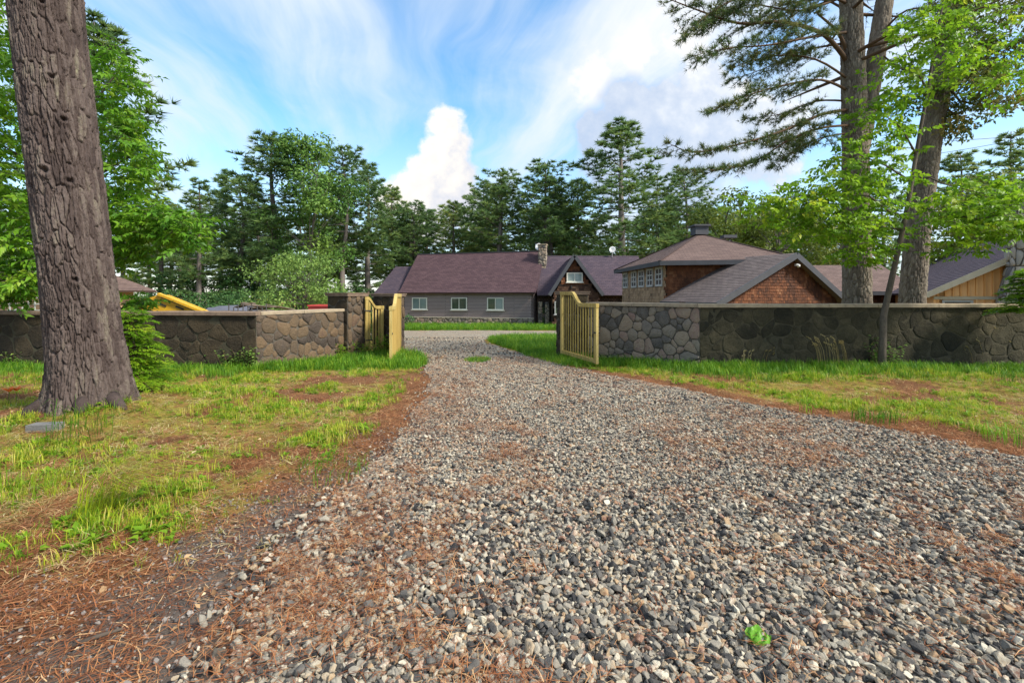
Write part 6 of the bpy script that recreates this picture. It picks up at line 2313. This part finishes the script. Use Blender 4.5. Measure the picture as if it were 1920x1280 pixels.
def grass_source(seed, nb, hmin, hmax, w, spread, lean, mat, dry=0.12):
    r = random.Random(seed)
    V, T, C = [], [], []
    for k in range(nb):
        a = r.uniform(0, 6.28)
        b = Vector((math.cos(a), math.sin(a), 0)) * spread * math.sqrt(r.random())
        h = r.uniform(hmin, hmax)
        d = Vector((r.uniform(-1, 1), r.uniform(-1, 1), 0))
        d = d.normalized() * r.uniform(0.1, lean) * h
        s = Vector((-d.y, d.x, 0))
        s = (s.normalized() if s.length > 1e-6 else Vector((1, 0, 0))) * w * r.uniform(0.6, 1.2)
        m1, m2, tp = b + d * 0.22 + UP * h * 0.45, b + d * 0.6 + UP * h * 0.8, b + d * 1.15 + UP * h * (1.0 - 0.25 * lean * r.random())
        i = len(V)
        V += [b - s, b + s, m1 - s * 0.9, m1 + s * 0.9, m2 - s * 0.6, m2 + s * 0.6, tp]
        T += [(i, i + 1, i + 3), (i, i + 3, i + 2), (i + 2, i + 3, i + 5), (i + 2, i + 5, i + 4), (i + 4, i + 5, i + 6)]
        c = min(1, max(0, r.gauss(0.45, 0.16))) if r.random() > dry else 0.98
        C += [c] * 7
    return source('grass_tuft', np.array(V), np.array(T), MT[mat], np.array(C))


def clover_source(seed, mat):
    """Small broad-leaved weed rosette."""
    r, rng = random.Random(seed), np.random.default_rng(seed)
    n = 12
    p, ax, nr = [], [], []
    for k in range(n):
        a = r.uniform(0, 6.28)
        p.append((math.cos(a) * 0.015, math.sin(a) * 0.015, r.uniform(0.01, 0.05)))
        ax.append((math.cos(a), math.sin(a), r.uniform(0.1, 0.8)))
        nr.append((r.uniform(-0.3, 0.3), r.uniform(-0.3, 0.3), 1))
    V, T, C = leaf_tris(np.array(p), np.array(ax), np.array(nr), 0.07, 0.035, rng, rng.uniform(0.2, 0.8, n))
    return source('weed_rosette', V, T, MT[mat], C)


def needle_source(seed, n, rad, ln, mat='needle_litter', w=0.0011):
    r = random.Random(seed)
    V, T, C = [], [], []
    for k in range(n):
        a, q = r.uniform(0, 6.28), rad * math.sqrt(r.random())
        b = Vector((math.cos(a) * q, math.sin(a) * q, r.uniform(0.0, 0.02)))
        t = r.uniform(0, 6.28)
        d = Vector((math.cos(t), math.sin(t), r.uniform(-0.12, 0.15))) * ln * r.uniform(0.6, 1.1)
        s = Vector((-math.sin(t), math.cos(t), 0)) * w * r.uniform(0.8, 1.5)
        mid = b + d * 0.5 + Vector((r.uniform(-1, 1), r.uniform(-1, 1), 0.3)) * ln * 0.10
        i = len(V)
        V += [b - s, b + s, mid - s, mid + s, b + d]
        T += [(i, i + 1, i + 3), (i, i + 3, i + 2), (i + 2, i + 3, i + 4)]
        C += [min(1, max(0, r.gauss(0.5, 0.25)))] * 5
    return source('needle_tuft', np.array(V), np.array(T), MT[mat], np.array(C))


def in_view(x, y, pad=1.2):
    return (y > 1.2) & (np.abs(x) < 1.13 * y + pad)


def sample(n, y0, y1, rng, pw=1.0, xw=1.16, pad=1.0):
    """Random ground points inside the field of view; pw biases them towards the viewer."""
    y = y0 + (y1 - y0) * rng.uniform(0, 1, n) ** pw
    x = rng.uniform(-1, 1, n) * (xw * y + pad)
    return x, y


# gravel of the drive
def make_gravel():
    rng = np.random.default_rng(5)
    protos = [stone_source(k, MT['gravel_stone'], 300 + k, flat=rng.uniform(0.5, 0.8)) for k in range(12)]
    P_, R_, S_, K_ = [], [], [], []

    def lay(n, y0, y1, smin, smax, lift, pw=1.0, edge=0.22, keep=1.0):
        x, y = sample(n, y0, y1, rng, pw)
        e = 0.25 * (vnoise(y * 2.3, x * 2.3, 44) - 0.5)
        fade = (x - xl(y) + edge + e) / (edge * 2.2 + 0.25 * np.clip(4.5 - y, 0, 2))
        fade2 = (xr(y) - x + 0.10 + e) / 0.25
        ok = (rng.uniform(0, 1, n) < np.clip(np.minimum(fade, fade2), 0, 1) * keep) & in_view(x, y)
        x, y = x[ok], y[ok]
        s = rng.lognormal(0.0, 0.30, len(x)) * (smin + smax) / 2
        s = np.clip(s, smin, smax * 1.25) * (0.90 + 0.25 * fbm(x * 0.8, y * 0.8, 66, 2))
        z = hgt(x, y) + 0.012 + lift * rng.uniform(0.2, 1.0, len(x)) * s
        P_.append(np.stack([x, y, z], 1))
        R_.append(np.stack([rng.normal(0, 0.35, len(x)), rng.normal(0, 0.35, len(x)), rng.uniform(0, 6.28, len(x))], 1))
        q = s[:, None] * rng.uniform(0.85, 1.15, (len(x), 3))
        S_.append(q)
        K_.append(rng.integers(0, 12, len(x)))
    lay(50000, 1.45, 3.4, 0.019, 0.042, 0.30)
    lay(15000, 1.45, 3.4, 0.022, 0.050, 0.62)
    lay(80000, 3.2, 6.5, 0.016, 0.034, 0.30)
    lay(24000, 3.2, 6.5, 0.019, 0.040, 0.6)
    lay(80000, 6.3, 12.0, 0.020, 0.040, 0.35)
    lay(26000, 11.5, 22.0, 0.035, 0.07, 0.3)
    scatter('gravel', 'grey crushed stone gravel covering the driveway', 'gravel', np.concatenate(P_), np.concatenate(R_), np.concatenate(S_), np.concatenate(K_), protos)
    # finer dark chippings along the left verge
    protos = [stone_source(k, MT['gravel_fine'], 400 + k, flat=0.7) for k in range(6)]
    x, y = sample(52000, 1.45, 5.2, rng)
    d = xl(y) - x
    f = np.clip(1.1 - (d - 0.1) / (0.7 + 1.0 * np.clip(3.4 - y, 0, 1.8)), 0, 1) * (d > -0.5) * (0.35 + 0.9 * fbm(x * 1.3, y * 1.3, 75, 3))
    ok = (rng.uniform(0, 1, len(x)) < f) & in_view(x, y)
    x, y = x[ok], y[ok]
    s = np.clip(rng.lognormal(0, 0.4, len(x)) * 0.014, 0.007, 0.032)
    scatter('chippings', 'fine dark chippings spilling from the left side of the drive', 'gravel', np.stack([x, y, hgt(x, y) + 0.2 * s + 0.002], 1),
            np.stack([rng.normal(0, 0.4, len(x)), rng.normal(0, 0.4, len(x)), rng.uniform(0, 6.28, len(x))], 1), np.repeat(s[:, None], 3, 1), rng.integers(0, 6, len(x)), protos)


def make_litter():
    rng = np.random.default_rng(8)
    protos = [needle_source(500 + k, 16, 0.10, 0.10) for k in range(6)]
    P_, R_, S_, K_ = [], [], [], []

    def lay(x, y, lift, smin, smax):
        z = hgt(x, y) + lift
        P_.append(np.stack([x, y, z], 1))
        R_.append(np.stack([rng.normal(0, 0.10, len(x)), rng.normal(0, 0.10, len(x)), rng.uniform(0, 6.28, len(x))], 1))
        s = rng.uniform(smin, smax, len(x))
        S_.append(np.stack([s, s, s], 1))
        K_.append(rng.integers(0, 6, len(x)))
    # on the banks
    x, y = sample(30000, 1.4, 9.4, rng, 1.15)
    g, nd, dt = cover(x, y)
    off = (x < xl(y) + 0.1) | (x > xr(y) - 0.1)
    ok = off & in_view(x, y) & (rng.uniform(0, 1, len(x)) < (0.42 + 0.5 * nd) * (1 - 0.35 * dt) * (1 - 0.45 * np.clip((2.8 - y) / 0.8, 0, 1)) * (0.30 + 1.2 * fbm(x * 2.2, y * 2.2, 71, 3)))
    lay(x[ok], y[ok], 0.004, 0.8, 1.3)
    # drifted over the gravel
    x, y = sample(44000, 1.4, 12, rng, 1.1)
    p = fbm(x * 1.1 + 3, y * 0.9, 91, 4)
    edge = np.clip(1 - (x - xl(y)) / 1.4, 0, 1)
    ok = (x > xl(y)) & (x < xr(y)) & in_view(x, y) & (rng.uniform(0, 1, len(x)) < np.clip((p - 0.48 + 0.03 * np.clip(y - 4, 0, 4)) * 4, 0.06, 1) * 0.40 + 0.10 * edge + 0.75 * (np.abs(fbm(x * 0.9 + 11, y * 0.7, 97, 3) - 0.5) < 0.010) * (fbm(x * 2, y * 2, 98, 2) > 0.42))
    lay(x[ok], y[ok], 0.042, 0.6, 1.05)
    scatter('pine_needles', 'rust brown fallen pine needles strewn over the verges and gravel', 'pine needles', np.concatenate(P_), np.concatenate(R_), np.concatenate(S_), np.concatenate(K_), protos)
    # dead grass matted between the green
    src = [needle_source(650 + k, 18, 0.11, 0.10, 'straw', 0.0013) for k in range(4)]
    x, y = sample(9000, 2.4, 9.4, rng)
    g, nd, dt = cover(x, y)
    ok = ((x < xl(y) - 0.15) | (x > xr(y) + 0.15)) & in_view(x, y) & (rng.uniform(0, 1, len(x)) < (0.15 + 0.6 * g) * (0.2 + 1.3 * fbm(x * 1.9, y * 1.9, 79, 3)))
    x, y = x[ok], y[ok]
    sc = rng.uniform(0.6, 1.2, len(x))
    scatter('dry_grass', 'matted straw coloured dead grass between the green tufts', 'dry grass', np.stack([x, y, hgt(x, y) + 0.006], 1), np.stack([rng.normal(0, 0.2, len(x)), rng.normal(0, 0.2, len(x)), rng.uniform(0, 6.28, len(x))], 1), np.repeat(sc[:, None], 3, 1), rng.integers(0, 4, len(x)), src)
    # pale fallen leaves and bark scraps
    src = []
    for k in range(5):
        r_ = np.random.default_rng(600 + k)
        V, T, C = leaf_tris(np.zeros((1, 3)), np.array([[1.0, 0, 0.1]]), np.array([[0.0, 0.2, 1]]), 0.08, 0.045, r_, np.array([0.5]))
        src.append(source('fallen_leaf', V, T, MT['dead_leaf']))
    x, y = sample(2600, 1.6, 9.4, rng)
    ok = ((x < xl(y) - 0.1) | (x > xr(y) + 0.1)) & in_view(x, y)
    x, y = x[ok], y[ok]
    s = rng.uniform(0.25, 0.75, len(x))
    scatter('fallen_leaves', 'pale dead leaves lying in the grass', 'fallen leaves', np.stack([x, y, hgt(x, y) + 0.015], 1), np.stack([rng.normal(0, 0.4, len(x)), rng.normal(0, 0.4, len(x)), rng.uniform(0, 6.28, len(x))], 1), np.repeat(s[:, None], 3, 1), rng.integers(0, 5, len(x)), src)


def make_grass():
    rng = np.random.default_rng(13)
    protos = [grass_source(700 + k, 15, 0.05, 0.15, 0.0030, 0.06, 0.8, 'grass') for k in range(5)]
    protos += [clover_source(750 + k, 'leaf_lime') for k in range(3)]
    P_, R_, S_, K_ = [], [], [], []

    def lay(x, y, sc, n):
        P_.append(np.stack([x, y, hgt(x, y) - 0.004], 1))
        R_.append(np.stack([rng.normal(0, 0.08, len(x)), rng.normal(0, 0.08, len(x)), rng.uniform(0, 6.28, len(x))], 1))
        S_.append(np.stack([sc, sc, sc * rng.uniform(0.7, 1.3, len(x))], 1))
        K_.append(n)
    x, y = sample(80000, 2.0, 10.6, rng, 1.0)
    g, nd, dt = cover(x, y)
    clump = fbm(x * 1.6, y * 1.6, 55, 3)
    left = x < xl(y)
    dens = np.where(left, np.clip(g, 0, 1) * 0.62 * np.clip((clump - 0.38) * 4.2, 0.08, 1), np.clip(g, 0, 1) * 0.7 * np.clip((clump - 0.33) * 3.6, 0.10, 1))
    ok = (left | (x > xr(y))) & in_view(x, y) & (rng.uniform(0, 1, len(x)) < dens)
    ok &= ~((x < -5.34) & (y > 9.6)) & ~((x > 3.92) & (y > 9.45))
    x, y, clump = x[ok], y[ok], clump[ok]
    lay(x, y, (0.40 + 1.0 * np.clip(clump - 0.3, 0, 0.5)) * rng.uniform(0.6, 1.2, len(x)), np.where(rng.uniform(0, 1, len(x)) < 0.68, rng.integers(0, 5, len(x)), rng.integers(5, 8, len(x))))
    scatter('grass', 'patchy lime green grass and weeds on the verges of the drive', 'grass', np.concatenate(P_), np.concatenate(R_), np.concatenate(S_), np.concatenate(K_), protos)
    # lush grass along the walls, round the gates and before the house
    protos = [grass_source(800 + k, 18, 0.08, 0.22, 0.0042, 0.09, 0.7, 'grass_lush', dry=0.04) for k in range(5)]
    P_, R_, S_, K_ = [], [], [], []

    def band(n, x, y, sc):
        ok = ~((x > xl(y) + 0.12) & (x < xr(y) - 0.12)) | (y > 22)
        x, y = x[ok], y[ok]
        lay(x, y, sc * rng.uniform(0.6, 1.3, len(x)), rng.integers(0, 5, len(x)))
    n = 5200
    x = rng.uniform(1.3, 12.5, n)
    yw = np.where(x < 3.92, 11.5 - (x - 1.95) * 1.14, 9.47)
    y = yw - 0.03 - rng.exponential(0.30, n)
    band(n, x, y, 0.85)
    n = 900
    x = rng.uniform(0.2, 2.2, n)
    y = rng.uniform(10, 14.5, n)
    band(n, x, y, 0.8)
    n = 1500
    x = rng.uniform(-13, -5.3, n)
    y = 9.5 - (x + 5.34) * 0.086 - 0.04 - rng.exponential(0.35, n)
    band(n, x, y, 0.8)
    n = 1500
    s = rng.uniform(0, 1, n)
    x = -5.34 + s * 1.9 + 0.05 + rng.exponential(0.4, n)
    y = 9.4 + s * 2.7 - rng.uniform(0, 0.3, n)
    band(n, x, y, 0.9)
    n = 900
    x = rng.uniform(-3.9, -2.0, n)
    y = rng.uniform(9.6, 12.6, n)
    band(n, x, y, 1.0)
    n = 6000
    x = rng.uniform(-16, 6, n)
    y = rng.uniform(30.2, 36.8, n)
    ok = y < 39.4 - (x + 9.5) * 0.27 - 0.2
    band(n, x[ok], y[ok], 1.5)
    n = 5000
    y = rng.uniform(13, 22, n)
    x = xr(y) + rng.uniform(0.2, 6, n)
    band(n, x, y, 1.1)
    n = 260
    a, q = rng.uniform(0, 6.28, n), np.sqrt(rng.uniform(0, 1, n))
    c = on_ground(895, 676)
    lay(c.x + np.cos(a) * q * 0.32, c.y + np.sin(a) * q * 0.5, 0.45 * rng.uniform(0.6, 1.2, n), rng.integers(0, 5, n))
    scatter('lush_grass', 'lush green grass along the wall feet and lawns beyond the gate', 'grass', np.concatenate(P_), np.concatenate(R_), np.concatenate(S_), np.concatenate(K_), protos)


def make_plants():
    r, rng = random.Random(17), np.random.default_rng(17)
    # long grass clump bowed over by rain
    def long_grass(label, base, n, h, lean_dir, spread, mat='grass_lush', group=None, w=0.0042, lean=0.9):
        V, T, C = [], [], []
        base = Vector(base)
        for k in range(n):
            a = r.uniform(0, 6.28)
            b = base + Vector((math.cos(a), math.sin(a), 0)) * spread * math.sqrt(r.random())
            b.z = h1(b.x, b.y)
            hh = h * r.uniform(0.5, 1.15)
            d = (Vector(lean_dir) * r.uniform(0.3, 1.1) * lean + Vector((r.uniform(-0.5, 0.5), r.uniform(-0.5, 0.5), 0))) * hh
            s = Vector((-d.y, d.x, 0)).normalized() * w * r.uniform(0.6, 1.2)
            pts = [b, b + d * 0.2 + UP * hh * 0.55, b + d * 0.65 + UP * hh * 0.80, b + d * 1.15 + UP * hh * 0.62]
            i = len(V)
            for q, f in zip(pts[:3], (1, 0.9, 0.6)):
                V += [q - s * f, q + s * f]
            V.append(pts[3])
            T += [(i, i + 1, i + 3), (i, i + 3, i + 2), (i + 2, i + 3, i + 5), (i + 2, i + 5, i + 4), (i + 4, i + 5, i + 6)]
            C += [min(1, max(0, r.gauss(0.5, 0.2)))] * 7
        o = np_mesh('grass_clump', np.array(V), np.array(T), MT[mat], None, np.array(C))
        return tag(o, label, 'grass clump', group)
    long_grass('big clump of long grass bowed to the right in the left verge', on_ground(180, 968), 120, 0.44, (1.2, 0.45, 0), 0.13, mat='grass', w=0.0036, lean=1.15)
    long_grass('upright grass clump in front of the huge trunk', on_ground(150, 815), 50, 0.40, (0.3, -0.3, 0), 0.34, lean=1.0, w=0.003)
    long_grass('tall thin grass at the lower left edge below the trunk', on_ground(40, 930), 70, 0.30, (0.5, 0.1, 0), 0.30, lean=1.2, w=0.003)
    long_grass('green grass clump at the verge corner nearest the gravel left side', on_ground(620, 890), 110, 0.17, (0.5, 0.2, 0), 0.30, lean=1.2, w=0.003)
    long_grass('dark green grass clump at the right drive edge', on_ground(1640, 790), 130, 0.20, (0.2, -0.3, 0), 0.24, lean=0.8, w=0.0034)
    long_grass('grass clump at the far right verge edge', on_ground(1905, 830), 100, 0.22, (-0.3, 0.1, 0), 0.26, lean=0.8, w=0.0034)
    # seed-head grasses before the right wall
    for k, (u, v, hh, ln) in enumerate(((1345, 690, 0.75, -0.25), (1395, 692, 0.42, 0.1), (1470, 690, 0.62, -0.2), (1500, 690, 0.5, 0.15), (1545, 694, 0.66, -0.3), (1560, 694, 0.72, -0.25), (1585, 694, 0.64, -0.2), (1612, 692, 0.55, 0.2), (1690, 690, 0.5, 0.3), (1730, 692, 0.55, 0.2), (1855, 694, 0.75, -0.45), (1880, 694, 0.9, -0.55), (1905, 694, 0.7, -0.4), (1430, 692, 0.5, 0.2), (1650, 692, 0.45, -0.2), (1830, 694, 0.55, -0.3))):
        g = on_ground(u, v)
        V, T, C = [], [], []
        wood = MB()
        for j in range(8):
            b = g + Vector((r.uniform(-0.14, 0.14), r.uniform(-0.06, 0.06), 0))
            H = hh * r.uniform(0.7, 1.05)
            d = Vector((ln * r.uniform(0.5, 1.4), r.uniform(-0.15, 0.15), 0))
            pts = [b, b + d * H * 0.3 + UP * H * 0.6, b + d * H * 0.75 + UP * H * 0.92, b + d * H * 1.15 + UP * H * 0.98]
            wood.tube(pts, [0.0042, 0.0036, 0.0028, 0.002], 3, cap=False)
            for q in np.linspace(0, 1, 9):
                p = pts[2].lerp(pts[3], q)
                wood.tube([p, p + Vector((r.uniform(-0.02, 0.02), r.uniform(-0.02, 0.02), r.uniform(-0.03, 0.01)))], [0.009, 0.002], 3, cap=False)
        o = wood.build('seed_grass', MT['straw'], None, tint=True, fix=False)
        tag(o, 'pale seed headed grass stalks standing before the mossy right wall', 'tall grass', 'seed grasses along the right wall')
    # leafy weeds at the foot of the left wall and between the gate pillars
    spots = [(365, 690, 0.45, 'leafy_weed', 'leaf_far', 'low leafy weed at the foot of the left wall, nearest the lime bush'), (405, 692, 0.40, 'leafy_weed', 'leaf_far', 'leafy weed in the middle of the shaded left wall foot'),
             (440, 693, 0.5, 'leafy_weed', 'leaf_apple', 'taller pale weed near the left wall corner'), (465, 694, 0.55, 'leafy_weed', 'leaf_apple', 'thin upright weed right at the left wall corner'),
             (635, 672, 0.45, 'leafy_weed', 'leaf_lime', 'bright weed at the foot of the nearer left pillar'), (705, 662, 1.05, 'leafy_shrub', 'leaf_far', 'green shrub growing between the left pillars by the picket gate'),
             (722, 668, 0.75, 'leafy_shrub', 'leaf_lime', 'lighter green shrub beside the left driveway gate'), (690, 672, 0.5, 'leafy_weed', 'leaf_lime', 'low bright weed before the picket gate'),
             (1655, 694, 0.75, 'leafy_shrub', 'leaf_far', 'dark green shoots at the foot of the slender sapling'), (30, 690, 0.4, 'leafy_weed', 'leaf_apple', 'leafy weed at the wall left of the huge trunk')]
    for k, (u, v, hh, nm, mt, lab) in enumerate(spots):
        g = on_ground(u, v)
        t = thing(nm, lab, 'shrub' if 'shrub' in nm else 'weed', g)
        wood = MB()
        pts, ax, nr, tt = [], [], [], []
        for j in range(int(10 + 10 * hh)):
            d = Vector((r.uniform(-0.5, 0.5), r.uniform(-0.35, 0.35), 1)).normalized()
            H = hh * r.uniform(0.5, 1.05)
            b = g + Vector((r.uniform(-0.16, 0.16), r.uniform(-0.1, 0.1), -0.02))
            e = b + d * H
            wood.tube([b, b.lerp(e, 0.5), e], [0.005, 0.004, 0.002], 4, cap=False)
            for q in np.linspace(0.2, 1, int(9 + 10 * hh)):
                p = b.lerp(e, q)
                a = r.uniform(0, 6.28)
                pts.append(p)
                ax.append(Vector((math.cos(a), math.sin(a), r.uniform(-0.2, 0.5))))
                nr.append(UP + Vector((r.uniform(-0.5, 0.5), r.uniform(-0.5, 0.5), 0)))
                tt.append(min(1, max(0, r.gauss(0.5, 0.2))))
        V, T, C = leaf_tris(np.array(pts), np.array(ax), np.array(nr), 0.10, 0.05, rng, np.array(tt))
        wood.build('stem', MT['twig'], t)
        np_mesh('foliage', V, T, MT[mt], t, tint=C)
    # orange flowers at the left edge
    for (u, v, lab) in ((16, 752, 'orange wild flower at the left edge, left one of the pair'), (30, 750, 'orange wild flower at the left edge, right one of the pair')):
        g = on_ground(u, v + 10)
        t = thing('orange_flower', lab, 'flower', g, 'orange flowers left of the trunk')
        top = g + Vector((0.01, 0, 0.20))
        m = MB()
        m.tube([g, top], [0.004, 0.003], 4)
        m.build('stem', MT['grass_lush'], t)
        for k in range(6):
            a = k * math.pi / 3
            d = Vector((math.cos(a), math.sin(a), 0.8)).normalized()
            s = Vector((-math.sin(a), math.cos(a), 0)) * 0.022
            m = MB()
            m.add([top, top + d * 0.06 - s, top + d * 0.06 + s, top + d * 0.11 + Vector((math.cos(a), math.sin(a), -0.2)) * 0.03], [(0, 1, 2), (1, 3, 2)])
            m.build('petal', MT['flower_orange'], t, fix=False)
    # grey block by the trunk
    g = on_ground(85, 806)
    m = MB()
    m.box(g + UP * 0.015, (0.27, 0.13, 0.11), rot=0.12)
    bm_o = m.build('stone_block', MT['grey_block'])
    tag(bm_o, 'flat grey stone block half sunk in grass before the trunk', 'stone block')
    # sticks
    for (p, q, rad, lab) in (((135, 1215), (230, 1187), 0.011, 'dark fallen stick on the dirt at lower left'), ((75, 1075), (93, 1010), 0.005, 'pale bent straw stem at the left verge'), ((178, 1022), (285, 972), 0.006, 'pale dry stem lying below the long grass clump'),
                             ((525, 862), (548, 874), 0.008, 'short pale twig in the left verge'), ((415, 770), (495, 720), 0.006, 'thin dark twig leaning in the left grass')):
        a, b = on_ground(*p), on_ground(*q)
        mid = a.lerp(b, 0.5) + UP * 0.02
        m = MB()
        m.tube([a + UP * rad, mid, b + UP * rad * 2], [rad, rad * 0.9, rad * 0.5], 6)
        tag(m.build('fallen_stick', MT['bark_dark'] if 'dark' in lab else MT['straw'], tint=True), lab, 'stick')
    # crumpled bright green leaf on the gravel
    g = on_ground(1421, 1213)
    bm = bmesh.new()
    N_ = 12
    vs = []
    for i in range(N_ + 1):
        row = []
        for j in range(N_ + 1):
            a, b = i / N_ * 2 - 1, j / N_ * 2 - 1
            w = 0.055 * math.sqrt(max(0.0, 1 - a * a)) * (1.0 - 0.2 * a)
            x = a * 0.062
            yv = b * w
            z = 0.020 * (1 - 0.7 * a * a) + 0.016 * abs(b) * (0.4 + 0.6 * math.sin(3 * a)) - 0.004 * (abs(b) < 0.1) + 0.008 * math.sin(7 * a + 3 * b) + 0.007 * math.cos(9 * b - 4 * a)
            row.append(bm.verts.new((x, yv, z)))
        vs.append(row)
    for i in range(N_):
        for j in range(N_):
            try:
                bm.faces.new((vs[i][j], vs[i + 1][j], vs[i + 1][j + 1], vs[i][j + 1]))
            except ValueError:
                pass
    bmesh.ops.remove_doubles(bm, verts=bm.verts, dist=0.0004)
    me = bpy.data.meshes.new('green_leaf')
    bm.to_mesh(me)
    bm.free()
    o = link('green_leaf', me, None, (MT['bright_leaf'],))
    o.location = g + UP * 0.035
    o.rotation_euler = (0.1, 0.2, 0.5)
    o.scale = (0.85, 0.85, 0.85)
    tag(o, 'single crumpled bright green leaf lying on the foreground gravel', 'leaf')
    # pale stones that stand out of the gravel
    for (u, v, s, mt, lab) in ((402, 1243, 0.10, 'stone_grey', 'large pale grey rock at the lower left of the gravel'), (893, 1268, 0.055, 'stone_warm', 'tan yellow stone at the bottom edge of the gravel')):
        g = on_ground(u, v)
        o = stone_source(0, MT[mt], 900 + u, 0.6)
        o.name = 'loose_rock'
        COL.objects.link(o)
        o.location = g + UP * 0.03
        o.scale = (s, s, s)
        o.rotation_euler = (0.1, 0.2, 0.7)
        tag(o, lab, 'rock')


make_plants()
make_gravel()
make_litter()
make_grass()
